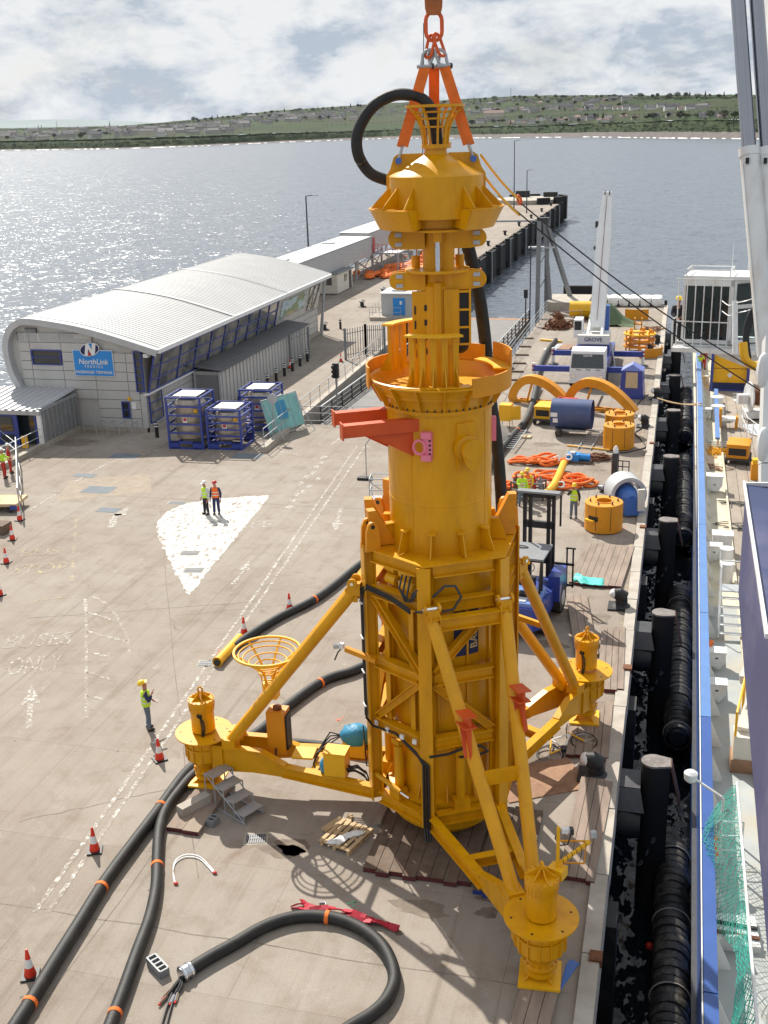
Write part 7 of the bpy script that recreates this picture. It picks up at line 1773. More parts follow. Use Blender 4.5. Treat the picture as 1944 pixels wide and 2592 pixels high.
for k in range(6):
 g = MB(); g.blob((0, 0, .5), (.80, 1.7, .8), 14, 9, .05); g.v = [(max(-.55, min(.55, x)), max(-1.3, min(1.3, y)), max(0, min(.95 + .05 * math.sin(5 * x + k), z))) for x, y, z in g.v]
 tag(g.build('bulk_bag', 'bag_white', loc=(-7.7 + k * 1.12, 120.9, 0), smooth=50), ['leftmost white bulk bag at the quay end behind the boom', 'second white bulk bag at the quay end', 'third white bulk bag at the quay end', 'fourth white bulk bag at the quay end', 'fifth white bulk bag at the quay end', 'rightmost white bulk bag nearest the berth edge'][k], 'bag', 'white bulk bags')
o = thing('yellow_frame_stack', 'stack of round yellow flanged frames near the berth edge', 'steel frame', (-2.9, 95.2, 0))
for k in range(3): fr0 = MB().ring(.6, 1.35, .5 + k * .5, .62 + k * .5, 24).build('flange', 'yellow_bright' if k == 2 else 'orange_yellow', o)
for k in range(8): MB().bar(pol(k * 45, 1.1, .1), pol(k * 45, 1.1, 1.85), .12, .12).build('upright', 'orange_yellow', o, None)
for k in range(5): MB().bx(*(lambda v: (v.x - .12, v.x + .12, v.y - .12, v.y + .12, 1.62, 1.9))(pol(k * 72, .9, 0))).build('lug', 'orange_yellow', o, None)
MB().ring(1.5, 1.56, 0, .75, 14, a0=-100, a1=20, c=(.4, -1.2, 0)).build('curved_plate', 'orange_yellow', o)
o = thing('curved_shell', 'curved yellow steel shell plate near the end of the quay', 'steel plate', G(1375, 690)); MB().ring(1.9, 1.98, 0, 1.0, 16, a0=-125, a1=-55, c=(0, 1.7, 0)).build('shell_plate', 'orange_yellow', o); MB().bx(-.5, .5, -.1, .4, .2, .5).build('inner_box', 'pale_grey', o, None)
o = thing('yellow_bracket', 'small yellow steel bracket frame standing near the berth edge', 'steel frame', G(1378, 712)); MB().bx(-.35, .35, -.3, .3, .5, .6).build('plate', 'orange_yellow', o, None)
for x in (-.32, .32): MB().bx(x - .05, x + .05, -.3, .3, 0, 1.1).build('upright', 'orange_yellow', o, None)
g = MB(); q = random.Random(6)
for i in range(16): g.tube(smooth_path([(q.gauss(0, .5), q.gauss(0, .4), q.uniform(.04, .3)) for _ in range(5)], 3), .04, 5)
tag(g.build('rope_heap', 'rust_plate', loc=G(1410, 714)), 'heap of brown rope and chain near the berth edge', 'rope', kind='stuff')
tag(MB().tube([G(1168, 734, .08), G(1212, 738, .08)], .12, 8).build('yellow_pipe', 'yellow_bright'), 'short yellow pipe lying in front of the chain heap', 'pipe')
o = thing('steel_sheets', 'pale metal strips laid on boards left of the crane', 'steel strips', G(1195, 752), R(-8))
for k in range(4): MB().bx(-.5 + k * .28, -.3 + k * .28, -1.4, 1.4, .05 + .01 * k, .1 + .01 * k).build('strip', 'galv' if k % 2 else 'bag_white', o, None)
MB().bx(.6, 1.6, -1.0, 1.2, 0, .15).build('board', 'rust_plate', o, None)
# raised slab and black box at the quay tip
tag(MB().bx(-13.2, -8.9, 116.4, 122.4, 0, .9).build('end_slab', 'coping', smooth=None), 'raised concrete slab at the left end of the quay', 'concrete slab'); tag(MB().bx(-1.9, 1.9, -.3, .3, 0, 1.7).build('dark_panel', 'pile_black', loc=(-10.2, 123.2, 0), smooth=None), 'long black fender panel behind the raised slab', 'fender')
railing([(-12.9, 108), (-9.0, 110), (-9.0, 115)], 0, 1.1, 'slab_railing', 'thin railing in front of the raised end slab', posts=2.5)
# lifting tower of the linkspan
tw = thing('linkspan_tower', 'grey steel lifting tower with raking leg beside the linkspan', 'tower', (-13.9, 118.5, 0))
for x, y in ((-.45, -.4), (.45, .4)): MB().bar((x, y, -4), (x * .8, y, 9.0), .42, .42).build('column', 'grey_paint', tw, None)
MB().bar((.35, 0, 8.7), (2.9, 2.8, .2), .38, .38).build('raking_leg', 'grey_paint', tw, None); MB().bar((.1, 0, 8.9), (1.0, 0, -.5), .36, .36).build('raking_leg', 'grey_paint', tw, None)
MB().bx(-.6, .6, -.5, .5, 9.0, 9.3).build('tower_head', 'dark_steel', tw, None); MB().bx(-1.5, 1.2, -.4, .4, 6.2, 6.35).build('platform', 'pale_grey', tw, None); MB().bx(-5.5, -.2, -.25, .25, 8.9, 9.05).build('catwalk', 'grey_paint', tw, None)
for k in range(3): MB().bar((-.6, -.3, 1.5 + k * 2.5), (.5, .3, 3.5 + k * 2.5), .1, .1).build('lattice', 'grey_paint', tw, None)
MB().tube([(-1.2, -.5, -4), (-1.2, -.5, 6.6)], .07, 6).build('guide_pole', 'dark_steel', tw)
o = thing('signal_post', 'thin dark post with a black box beside the linkspan road', 'signal', (-14.3, 108.5, 0)); MB().tube([(0, 0, -3), (0, 0, 2.8)], .07, 6).build('pole', 'dark_steel', o); MB().bx(-.18, .18, -.15, .15, 2.5, 3.3).build('head', 'black', o, None)
# railing and mesh fence along the dock side of the quay
railing([(-13.05, 69), (-13.05, 116)], 0, 1.2, 'dock_railing', 'long galvanised railing along the dock side of the quay', posts=2.4, rails=(1, .66, .33))
for k in range(4):
 o = thing('mesh_fence', ['nearest', 'second', 'third', 'farthest'][k] + ' galvanised mesh fence panel beside the quay hose', 'fence', (-12.75, 78 + k * 3.6, 0), R(90), 'mesh fence panels')
 for a, b in (((-1.7, 0, .1), (1.7, 0, .1)), ((-1.7, 0, 2), (1.7, 0, 2)), ((-1.7, 0, 0), (-1.7, 0, 2)), ((1.7, 0, 0), (1.7, 0, 2))): MB().tube([a, b], .025, 5).build('frame_tube', 'galv', o)
 for i in range(1, 9): MB().tube([(-1.7 + i * .378, 0, .1), (-1.7 + i * .378, 0, 2)], .008, 3).build('mesh_wire', 'galv', o)
 MB().bx(-2.0, -1.4, -.35, .35, 0, .12).build('foot', 'black', o, None)
for k in range(6): tag(MB().bx(-.55, .55, -.1, .1, 0, .12).build('sleeper', 'timber_dark', loc=G(1110 + 6 * k, 822 - 18 * k), rz=R(2), smooth=None), ['nearest', 'second', 'third', 'fourth', 'fifth', 'farthest'][k] + ' dark timber block along the quay hose', 'timber block', 'timber blocks by the hose')
# steel plate laid near the rig
tag(MB().bx(-1.3, 1.3, -.85, .85, .004, .03).build('steel_sheet', 'rust_plate', loc=G(1165, 1685), rz=R(30), smooth=None), 'brown steel sheet lying right of the rig base', 'steel sheet')
tag(MB().bx(-.5, .5, -.12, .12, .004, .012).build('blue_strap', 'blue_bolt', loc=G(1222, 2105), rz=R(70), smooth=None), 'small blue strap by the near foot pad', 'strap')
# wet patches and stains
M('wet', (0.165, 0.128, 0.10), 0.7, var=.35, vs=4, spec=.2)
def puddle(x, y, rx, ry, lab, mt='wet', seed=0):
 q = random.Random(seed + x); p = G(x, y); n_ = 22; ph = [q.uniform(0, 6) for _ in range(3)]
 pts = [(rx * (1 + .22 * math.sin(2 * a + ph[0]) + .15 * math.sin(5 * a + ph[1]) + .08 * math.sin(9 * a + ph[2])) * math.cos(a), ry * (1 + .2 * math.sin(3 * a + ph[1]) + .12 * math.sin(7 * a + ph[0])) * math.sin(a), .003) for a in [2 * PI * k / n_ for k in range(n_)]]
 tag(MB().sheet(pts).build('stain', mt, loc=p, smooth=None), lab, 'stain')
M('damp', (0.205, 0.168, 0.135), 0.85, var=.25, vs=3, spec=.2)
puddle(632, 1828, .42, .38, 'dark wet stain left of the pallet'); puddle(608, 1838, .55, .3, 'damp ring round the dark stain left of the pallet', 'damp'); puddle(1052, 1972, .3, .2, 'dark stain between the rig and the near foot'); puddle(1050, 1942, .25, .1, 'small dark stain above another by the near foot'); puddle(1270, 1585, .7, .5, 'damp patch below the right foot of the rig', 'damp'); puddle(1190, 1330, .9, .7, 'dark wet patch behind the forklift', 'damp'); puddle(1190, 1392, .6, .35, 'wet patch beside the forklift wheel', 'wet'); puddle(150, 955, 2.2, .8, 'dark damp patch beside the entrance porch', 'damp')
for k, (x, y, a, b) in enumerate(((1290, 1335, .6, .5), (1235, 1440, .8, .4), (1150, 1650, 1.0, .5), (905, 1960, .8, .3), (1255, 1800, .3, .9), (1180, 960, .7, .5), (1290, 1015, .5, .35))): puddle(x, y, a, b, ['brown stain left of the bollard by the teal sheet', 'brown stain beside the right foot mats', 'brown stain right of the rig skirt', 'brown stain below the rig mats', 'long damp streak on the mats right of the near leg', 'damp patch in front of the blue pipe section', 'damp patch near the steel rack'][k], 'damp', k)
puddle(862, 2015, .12, .1, 'small brown stain near the red sling end'); puddle(990, 1890, .9, .35, 'reddish stain under the near leg', 'damp')
# scissor basket and barrier at the left of the barrel
o = thing('access_platform', 'grey scissor lift basket standing left of the barrel', 'access platform', (-14.2, 52.6, 0), R(8))
MB().bx(-.7, 1.3, -.5, .5, .1, .35).build('platform_base', 'pale_grey', o, None)
for x in (-.65, .3, 1.25):
 for y in (-.48, .48): MB().tube([(x, y, .35), (x, y, 1.55)], .03, 6).build('post', 'galv', o)
for z in (.95, 1.55):
 for y in (-.48, .48): MB().tube([(-.65, y, z), (1.25, y, z)], .03, 6).build('rail', 'galv', o)
 MB().tube([(-.65, -.48, z), (-.65, .48, z)], .03, 6).build('rail', 'galv', o)
MB().bx(1.3, 2.3, -.6, .6, .3, 1.2).build('lift_body', 'red_paint', o, None); MB().bx(.2, .7, -.2, .3, .35, .9).build('tool_bin', 'bag_white', o, None); MB().bar((1.0, -.55, .4), (1.5, -.55, 1.9), .2, .06).build('striped_board', 'bag_white', o, None)
for k in range(3): MB().bar((1.05 + k * .15, -.585, .55 + k * .45), (1.12 + k * .15, -.585, .75 + k * .45), .2, .02).build('blue_stripe', 'blue_paint', o, None)
o = thing('sign_pole', 'thin cranked pole on a black foot left of the barrel', 'pole', G(792, 1036)); MB().tube([(0, 0, 0), (0, 0, 2.0), (.35, 0, 2.5)], .035, 6).build('pole', 'galv', o); MB().bx(-.5, .3, -.2, .2, 0, .14).build('foot', 'black', o, None)
# pallet trolley with timber at the left edge
o = thing('timber_trolley', 'trolley loaded with pale timber at the left edge', 'trolley', G(15, 1098), R(10))
MB().bx(-2.5, .9, -.8, .8, .35, .5).build('bed', 'plywood', o, None); MB().plate([(-2.5, -.2, .5), (-.4, -.2, .5), (-.6, .7, 1.5), (-2.5, .7, 1.6)], .05).build('timber_panel', 'timber_new', o, None)
for x in (.5, -1.5): MB().tube([(x, -.75, .2), (x, -.6, .2)], .2, 12).build('wheel', 'tyre', o)
MB().bx(.55, .9, -.85, -.75, .2, .42).build('tow_hitch', 'blue_paint', o, None)
tag(MB().bx(-1.2, .6, -.4, .4, 0, .5).build('timber_stack', 'timber_dark', loc=G(-5, 1150), smooth=None), 'dark timber stack at the left edge below the trolley', 'timber stack')
# traffic cones
cn = None
for k, (x, y, lab) in enumerate(((43, 1124, 'cone below the loaded timber trolley'), (27, 1166, 'second cone of the row at the left edge'), (14, 1216, 'third cone of the row at the left edge'), (0, 1286, 'half hidden cone cut by the left edge'), (528, 1371, 'cone between the double line and the guide basket'), (626, 1318, 'cone in front of the hose behind the rig'), (345, 1641, 'cone in front of the man in dark blue'), (205, 1838, 'cone left of the long black hose'), (66, 2108, 'nearest cone beside the hose at bottom left'))):
 lab = 'red and white traffic ' + lab
 if cn is None:
  cn = thing('traffic_cone', lab, 'traffic cone', G(x, y), 0, 'traffic cones')
  MB().bx(-.2, .2, -.2, .2, 0, .05).build('base', 'black', cn, None); MB().lathe([(.145, .05), (.10, .28)], 20, cap=False).build('lower_cone', 'cone_red', cn); MB().lathe([(.10, .28), (.065, .50)], 20, cap=False).build('white_sleeve', 'cone_white', cn); MB().lathe([(.065, .50), (.03, .75), (.02, .76)], 20).build('upper_cone', 'cone_red', cn)
 else: dup(cn, G(x, y), random.uniform(0, 1.5), lab)
for p, lab in (((-30.7, 85.4, 0), 'orange cone by the folded gate at the shed end'), ((-27.2, 88.4, 0), 'orange cone at the foot of the half-open palisade gate')): dup(cn, p, .3, lab)
# ---------------------------------------------------------------- fender piles and floating fenders in the gap
def T(x, y, t):
 k = 1944 / 1659
 return Vector((0, 0, CAM_H)) + (fw + ix * ((x * k - 972) / CAM_F) + iy * ((y * k - 1296) / CAM_F)) * t
M('pile_grey', (.17, .15, .14), .8, var=.3, vs=3, dirt=(.4, .38, .36), dirt_amt=.5, ds=4)
ps = [(.36 * math.cos(a), .36 * math.sin(a)) for a in [R(60 + 240 * k / 14) for k in range(15)]]
outl = ps + [(.48, -.24), (.48, .24)]
def prism(pts, z0, z1): 
 n_ = len(pts); g = MB(); g.add([(x, y, z0) for x, y in pts] + [(x, y, z1) for x, y in pts], [tuple(range(n_))[::-1], tuple(range(n_, 2 * n_))] + [(i, (i + 1) % n_, n_ + (i + 1) % n_, n_ + i) for i in range(n_)]); return g
pmesh = prism(outl, -9, .4).mesh('pile_shaft', 'pile_black', 40); pcap = prism([(x * 1.02, y * 1.02) for x, y in outl], .4, .46).mesh('pile_cap', 'pile_grey', 40)
rface = MB().plate([(.50, -.25, .44), (.50, .25, .44), (.80, .25, -.8), (.80, -.25, -.8)], .05).mesh('rubbing_face', 'pile_brown', None)
seat = MB().bx(-1.15, -.35, -.55, .45, -.35, -.2).mesh('fender_arm', 'dark_steel', None); seat2 = MB().plate([(-1.15, -.6, -.2), (-.35, -.6, -.2), (-.2, -1.0, -.75), (-1.1, -1.0, -.75)], .06).mesh('fender_apron', 'dark_steel', None)
NAMES = ['nearest', 'second nearest', 'third nearest', 'fourth nearest', 'fifth nearest', 'sixth nearest', 'seventh nearest', 'farthest']
for k in range(8):
 o = thing('fender_pile', NAMES[k] + ' brown-capped fender pile along the berth', 'pile', (.08, 29.7 + 10.9 * k, 0), 0, 'fender piles along the berth')
 inst(pmesh, 'pile_shaft', o); inst(pcap, 'pile_cap', o); inst(rface, 'rubbing_face', o); inst(seat, 'fender_arm', o); inst(seat2, 'fender_apron', o)
 MB().lathe([(.4, -.45), (.48, 0), (.4, .45)], 14, c=(-.75, -.9, -1.2), m=Matrix.Rotation(R(90), 3, 'Y')).build('rubber_cone', 'rubber', o)
 q = random.Random(k); P = smooth_path([(-.95, -1.6, -1.6), (-.3, -1.5, -2.2), (.2, -.6, -1.6)], 7)
 for i in range(0, len(P) - 1, 2): 
  c0 = P[i]; d = (P[i + 1] - P[i]).normalized(); MB().tube([c0 + d * .09 * math.cos(a) + (Z if i % 4 else d.cross(Z)) * .05 * math.sin(a) for a in [2 * PI * j / 8 for j in range(8)]], .022, 4, closed=True).build('chain_link', 'dark_steel', o)
for k, y in enumerate((10, 22, 33, 44, 55, 66, 77, 88, 99)): tag(MB().bx(-.95, -.6, -.5, .5, -3.6, -.3).build('wall_fender', 'rubber', loc=(0, y + 1.5, 0), smooth=None), NAMES[min(k, 7)] + (' wall fender block under the coping' if k < 8 else ' hidden wall fender block under the coping'), 'fender', 'wall fenders')
def tyre_fender(y0, y1, x, lab):
 o = thing('floating_fender', lab, 'fender', (x + .1, (y0 + y1) / 2, -3.3), 0, 'tyre-clad floating fenders'); L_ = y1 - y0; r_ = .5
 MB().lathe([(.30, -L_ / 2), (r_ * .8, -L_ / 2 + .1), (r_ * .8, L_ / 2 - .1), (.30, L_ / 2)], 20, m=Matrix.Rotation(R(90), 3, 'X')).build('core', 'black', o)
 tm_ = MB().lathe([(r_ * .8, -.15), (r_ * .97, -.14), (r_ * 1.02, -.05), (r_ * 1.02, .05), (r_ * .97, .14), (r_ * .8, .15)], 22, m=Matrix.Rotation(R(90), 3, 'X'), cap=False).mesh('tyre', 'tyre', 40)
 n_ = int(L_ / .33); q = random.Random(int(y0))
 for i in range(n_):
  t_ = inst(tm_, 'tyre', o, (q.uniform(-.02, .02), -L_ / 2 + .2 + i * .33, q.uniform(-.02, .02)), q.uniform(-.05, .05))
  t_.rotation_euler[1] = q.uniform(0, 6); s_ = q.uniform(.95, 1.05); t_.scale = (s_, 1, s_)
 for k in range(0, n_, 9): MB().tube([(0 + r_ * 1.07 * math.cos(a), -L_ / 2 + .35 + k * .33, r_ * 1.07 * math.sin(a)) for a in [2 * PI * j / 20 for j in range(20)]], .02, 5, closed=True).build('rope_lashing', 'coping', o)
tyre_fender(12, 30.6, .72, 'nearest tyre-clad fender floating beside the ship'); tyre_fender(37.6, 51.6, .80, 'second tyre-clad fender floating beside the ship'); tyre_fender(59.2, 74.4, .92, 'third tyre-clad fender floating beside the ship'); tyre_fender(80.4, 95.4, .98, 'farthest tyre-clad fender floating beside the ship')
tag(MB().blob((0, 0, 0), (.12, .12, .12), 10, 8).build('float', 'cone_red', loc=(.25, 27.5, -4.45)), 'small red float on the dark water by the nearest pile', 'float')
# ---------------------------------------------------------------- the ship
DK = -0.2
ship = thing('supply_ship', 'blue and white work ship moored along the berth', 'ship', (8, 50, 0)); SO = Vector((8, 50, 0))
def sp(mb, name, mat, parent=None, smooth=None):
 mb.v = [(x - SO.x, y - SO.y, z - SO.z) for x, y, z in mb.v]
 return mb.build(name, mat, parent or ship, smooth)
def hx(y): return 1.30 + max(0, min(1, (y - 18) / 60)) * .35
ys_ = [6, 14, 20, 26, 32, 40, 50, 60, 70, 80, 90, 100, 104]
g = MB(); g.add([(hx(y) + (.0 if y < 100 else 1.5), y, z) for y in ys_ for z in (-6, -1.2, -1.1, DK + .95)], [(i * 4 + q_, i * 4 + q_ + 1, (i + 1) * 4 + q_ + 1, (i + 1) * 4 + q_) for i in range(len(ys_) - 1) for q_ in range(3)]); g.add([(hx(104) + 1.5, 104, -6), (16, 104, -6), (16, 104, .7), (hx(104) + 1.5, 104, .7)], [(0, 1, 2, 3)]); sp(g, 'hull', 'ship_blue')
for y0, y1 in zip(ys_, ys_[1:]):
 if y1 > 100: continue
 sp(MB().bar((hx(y0) - .05, y0, -.9), (hx(y1) - .05, y1, -.9), .14, .18), 'rubbing_strake', 'dark_steel'); sp(MB().bar((hx(y0) + .02, y0 + .01, DK + .99), (hx(y1) + .02, y1 - .01, DK + .99), .03, .05), 'white_line', 'ship_white')
 sp(MB().bar((hx(y0) + .20, y0 + .02, DK + 1.0), (hx(y1) + .20, y1 - .02, DK + 1.0), .30, .07), 'cap_rail', 'ship_blue_light' if y0 > 30 else 'ship_blue')
 sp(MB().bx(hx(y0) + .3, hx(y0) + .36, y0, y1, DK, DK + .96), 'bulwark', 'ship_white')
for y in range(12, 100, 2): sp(MB().plate([(hx(y) + .36, y, DK), (hx(y) + .36, y, DK + .9), (hx(y) + .75, y, DK)], .03), 'bulwark_stay', 'ship_white')
sp(MB().bx(1.5, 3.1, 6, 43, DK - .1, DK), 'side_deck', 'ship_grey'); sp(MB().bx(1.5, 3.1, 43.0, 103, DK - .1, DK), 'side_deck', 'ship_cream')
for k in range(22): sp(MB().bx(3.1 + k * .6, 3.68 + k * .6, 6, 90, DK - .08, DK + .03), 'deck_plank', 'deck_wood')
sp(MB().bx(3.0, 3.1, 6, 90, DK, DK + .14), 'deck_coaming', 'yellow_bright' if False else 'ship_cream'); sp(MB().bx(3.1, 16, 90.2, 103, DK - .05, DK + .06), 'helideck', 'deck_green')
for k in range(10): sp(MB().bx(4.2, 4.5, 88 - k * 1.0, 88.5 - k * 1.0, DK + .031, DK + .036), 'deck_mark', 'paint_white')
sp(MB().bar((2.75, 66, DK + .8), (2.95, 79, DK + .8), .26, .12), 'inner_rail', 'ship_blue_light'); 
for y in (66.5, 70, 74, 78): sp(MB().bar((2.8, y, DK), (2.8, y, DK + .75), .12, .12), 'rail_post', 'ship_white')
sp(MB().bx(5.5, 16, 20, 40, DK - .05, DK + .9), 'hatch', 'ship_grey')
# things on deck
def vent(x, y, lab, s_=1.0, rz=0):
 p = G(x, y, DK); o = thing('deck_cabinet', lab, 'cabinet', p, R(rz), 'white deck cabinets')
 pr = [(-.38, 0), (-.2, -.3), (.2, -.3), (.38, 0), (.38, .42), (-.38, .42)]; pr = [(a * s_, (b + .3) * s_) for a, b in pr]
 g = MB(); n_ = len(pr); g.add([(a, -.28 * s_, b + .12) for a, b in pr] + [(a, .3 * s_, b + .12) for a, b in pr], [tuple(range(n_)), tuple(range(n_, 2 * n_))[::-1]] + [(i, n_ + i, n_ + (i + 1) % n_, (i + 1) % n_) for i in range(n_)]); g.build('body', 'ship_white', o, None)
 MB().bx(-.42 * s_, .42 * s_, -.32 * s_, .34 * s_, .84 * s_, .90 * s_).build('lid', 'ship_white', o, None); MB().lathe([(.16, 0), (.14, .2)], 10).build('pedestal', 'ship_white', o); MB().bx(-.05, .05, -.30 * s_, -.28 * s_, .45, .5).build('latch', 'dark_steel', o, None)
vent(1542, 1062, 'white hexagonal deck cabinet on the rust-stained side deck', 1.05); vent(1558, 1195, 'larger white cabinet with two round caps on its lid', 1.1); vent(1541, 1210, 'white cabinet in front of the larger one by the rail', .85); vent(1546, 1442, 'upper of two white cabinets near the yellow crane base', .8); vent(1546, 1512, 'lower of two white cabinets near the yellow crane base', .8); vent(1525, 905, 'small white cabinet beside the blue inner rail end', .8); vent(1520, 830, 'small white cabinet at the foot of the ship worker', .7)
for x, y, lab in ((1567, 1225, 'rear white mooring post beside the deck ladder'), (1568, 1258, 'front white mooring post beside the deck ladder'), (1547, 885, 'rear white drum near the yellow seat frame'), (1549, 905, 'front white drum near the yellow seat frame')):
 o = thing('mooring_post' if y > 1000 else 'white_drum', lab, 'mooring post' if y > 1000 else 'drum', G(x, y, DK), 0, 'white posts and drums on the ship'); s_ = .27 if y > 1000 else .4
 MB().lathe([(s_, 0), (s_, .85)], 22).build('shell', 'ship_white', o); MB().lathe([(s_ + .03, .85), (s_ + .03, .9), (.02, .92)], 22).build('lid', 'ship_white', o)
# ladder with platform
o = thing('deck_ladder', 'white steel stair with handrails on the ship deck', 'stair', G(1577, 1385, DK), R(0))
for k in range(5): MB().bx(-.42, .42, k * .24, k * .24 + .2, .25 + k * .26, .28 + k * .26).build('tread', 'ship_white', o, None)
MB().bx(-.42, .42, 1.2, 1.9, 1.5, 1.54).build('platform', 'galv', o, None)
for x in (-.44, .44): 
 MB().bar((x, 0, .1), (x, 1.25, 1.5), .05, .14).build('stringer', 'ship_white', o, None); MB().tube([(x, 0, .2), (x, 0, 1.1), (x, 1.2, 2.5), (x, 1.9, 2.5), (x, 1.9, 1.5)], .03, 6).build('handrail', 'ship_white', o); MB().tube([(x, 1.2, 1.5), (x, 1.2, 2.5)], .03, 6).build('post', 'ship_white', o)
MB().tube([(-.44, 1.9, 2.5), (.44, 1.9, 2.5)], .03, 6).build('handrail', 'ship_white', o)
for k, (x, y, lab) in enumerate(((1534, 1400, 'orange lifebuoy on the ship rail beside the stair'), (1541, 1830, 'orange life float beside the white lamp bracket'))): 
 p = G(x, y, DK + .55); tag(MB().tube([(.06 * math.sin(i), .24 * math.cos(2 * PI * i / 16), .24 * math.sin(2 * PI * i / 16)) for i in range(16)], .07, 8, closed=True).build('lifebuoy', 'sling', loc=p), lab, 'lifebuoy')
# yellow container in blue frame
o = thing('offshore_container', 'yellow panelled container in a dark blue frame on the ship', 'container', (4.0, 83.4, DK), R(-2))
MB().bx(-1.15, 1.15, -1.2, 1.6, .5, 2.9).build('body', 'yellow_bright', o, None)
for x in (-1.25, 1.25):
 for y in (-1.3, 1.7): MB().bx(x - .1, x + .1, y - .1, y + .1, 0, 3.15).build('frame_post', 'blue_paint', o, None)
for z in (.05, 3.05): 
 for y in (-1.3, 1.7): MB().bx(-1.15, 1.15, y - .09, y + .09, z - .05, z + .1).build('frame_beam', 'blue_paint', o, None)
MB().bx(-1.15, 1.15, -1.38, -1.2, .1, .6).build('base_panel', 'navy', o, None); MB().bx(-1.15, 1.15, -1.215, -1.2, 1.62, 1.66).build('panel_joint', 'rust', o, None)
MB().lathe([(.16, 0), (.16, .01)], 16, c=(.0, -1.21, 2.4), m=Matrix.Rotation(R(90), 3, 'X')).build('red_mark', 'red_paint', o); MB().plate([(0, -1.215, .95), (.2, -1.215, 1.15), (0, -1.215, 1.35), (-.2, -1.215, 1.15)], .01).build('white_diamond', 'white', o, None)
# winch reel, seat frame, generator, basket railings
o = thing('deck_winch', 'white deck winch with dark rope drum on the ship', 'winch', G(1622, 905, DK) + Vector((.4, 0, .2)), R(15)); MB().lathe([(.55, -.6), (.55, .6)], 24, c=(0, 0, 1.3), m=Matrix.Rotation(R(90), 3, 'Y')).build('rope_drum', 'rust', o)
for x in (-.65, .65): MB().lathe([(1.0, -.05), (1.0, .05)], 28, c=(x, 0, 1.3), m=Matrix.Rotation(R(90), 3, 'Y')).build('flange', 'ship_white', o)
MB().bx(-.9, .9, -.6, .6, 0, .4).build('base', 'ship_white', o, None); MB().bx(-1.4, -.75, -.25, .25, .9, 1.5).build('motor', 'ship_white', o, None)
o = thing('seat_frame', 'orange-yellow frame with white bench on the ship deck', 'frame', G(1572, 925, DK)); 
for x in (-.5, .5): MB().bx(x - .08, x + .08, -.3, .3, 0, 1.3 if x < 0 else .8).build('side_frame', 'orange_yellow', o, None)
MB().bx(-.42, .42, -.35, .45, .55, .7).build('bench', 'bag_white', o, None)
generator(G(1594, 1003, DK) + Vector((0, .4, 0)), R(-8), 'orange_yellow', 'orange-yellow wheeled generator on the ship deck', 1.2)
o = thing('pipe_rack', 'flat cream pipe rack lying behind the ship generator', 'rack', G(1560, 965, DK)); 
for k in range(4): MB().bx(-.7 + k * .42, -.62 + k * .42, -.5, .5, .05, .13).build('cross_bar', 'dark_steel', o, None)
for y in (-.45, 0, .45): MB().bx(-.8, .8, y - .05, y + .05, .13, .2).build('bar', 'cream', o, None)
g = MB(); q = random.Random(4)
for i in range(9): g.tube(smooth_path([(q.gauss(0, .55), q.gauss(0, .45), q.uniform(.03, .2)) for _ in range(6)], 4), .022, 5)
tag(g.build('cable_heap', 'yellow_bright', loc=G(1552, 978, DK)), 'tangle of yellow cable on the ship side deck', 'cable', kind='stuff')
for k, (x, y) in enumerate(((1580, 1085), (1590, 1140), (1552, 1012))):
 g = MB(); 
 for i in range(3): g.tube(smooth_path([(q.gauss(0, .6), q.gauss(0, .4), .03) for _ in range(6)], 4), .02, 5)
 tag(g.build('deck_cable', 'black' if k < 2 else 'rust', loc=G(x, y, DK + .04)), ['thin cable coiled on the planks behind the blue wing', 'thin cable on the planks near the large white cabinet', 'red cable scraps below the blue rail end'][k], 'cable', kind='stuff')
o = railing([G(1600, 918, 1.4), G(1612, 945, 1.4), G(1665, 985, 1.4)], 1.4, 1.15, 'platform_railing', 'white railing round a small platform on the ship', posts=1.0, mat='ship_white', rails=(1, .5)); MB().plate([(0, 0, 0), (.4, -2, 0), (2.4, -4, 0), (2.4, .5, 0)], .08).build('platform', 'pale_grey', o, None)
tag(MB().bx(-.6, .6, -.5, .5, 0, .9).build('yellow_box', 'orange_yellow', loc=G(1640, 870, DK) , smooth=None), 'yellow box behind the platform railing on the ship', 'box'); o = thing('yellow_stand', 'yellow machine stand cut by the white pillar', 'stand', G(1635, 1035, DK)); MB().bx(-.35, .35, -.3, .3, 0, .9).build('frame', 'orange_yellow', o, None); MB().bx(-.3, .4, -.25, .25, .9, 1.15).build('top_plate', 'yellow_bright', o, None)
# small yellow deck crane
o = thing('deck_crane', 'cream and yellow deck crane folded beside the stair', 'crane', G(1590, 1655, DK), R(0))
MB().bx(-.2, .9, -.4, .4, 0, .45).build('base', 'rust_plate', o, None); MB().bx(-.15, .45, -.35, .35, .45, 1.2).build('pedestal', 'cream', o, None); jb_ = MB().bar((.1, 0, 1.2), (.75, 2.3, 2.2), .34, .42).build('jib', 'cream', o, None); MB().bar((.2, 2.0, 1.9), (.9, 4.6, 2.9), .3, .36).build('jib', 'cream', o, None)
for x in (-.12, .62): MB().tube([(x, -.3, .5), (x, -.3, 2.0), (x + .3, 1.6, 2.2), (x + .3, 1.6, .6)], .04, 6).build('handrail', 'yellow_bright', o)
for z in (1.0, 1.5): MB().tube([(.62, -.3, z), (1.3, -.3, z)], .04, 6).build('handrail', 'yellow_bright', o)
text('TAKE CARE\nDO NOT CROSS', .13, 'lettering', 'black', jb_, plane_m((.36, .75, 1.83), (-.25, -.9, -.36), (-.93, .3, 0)))
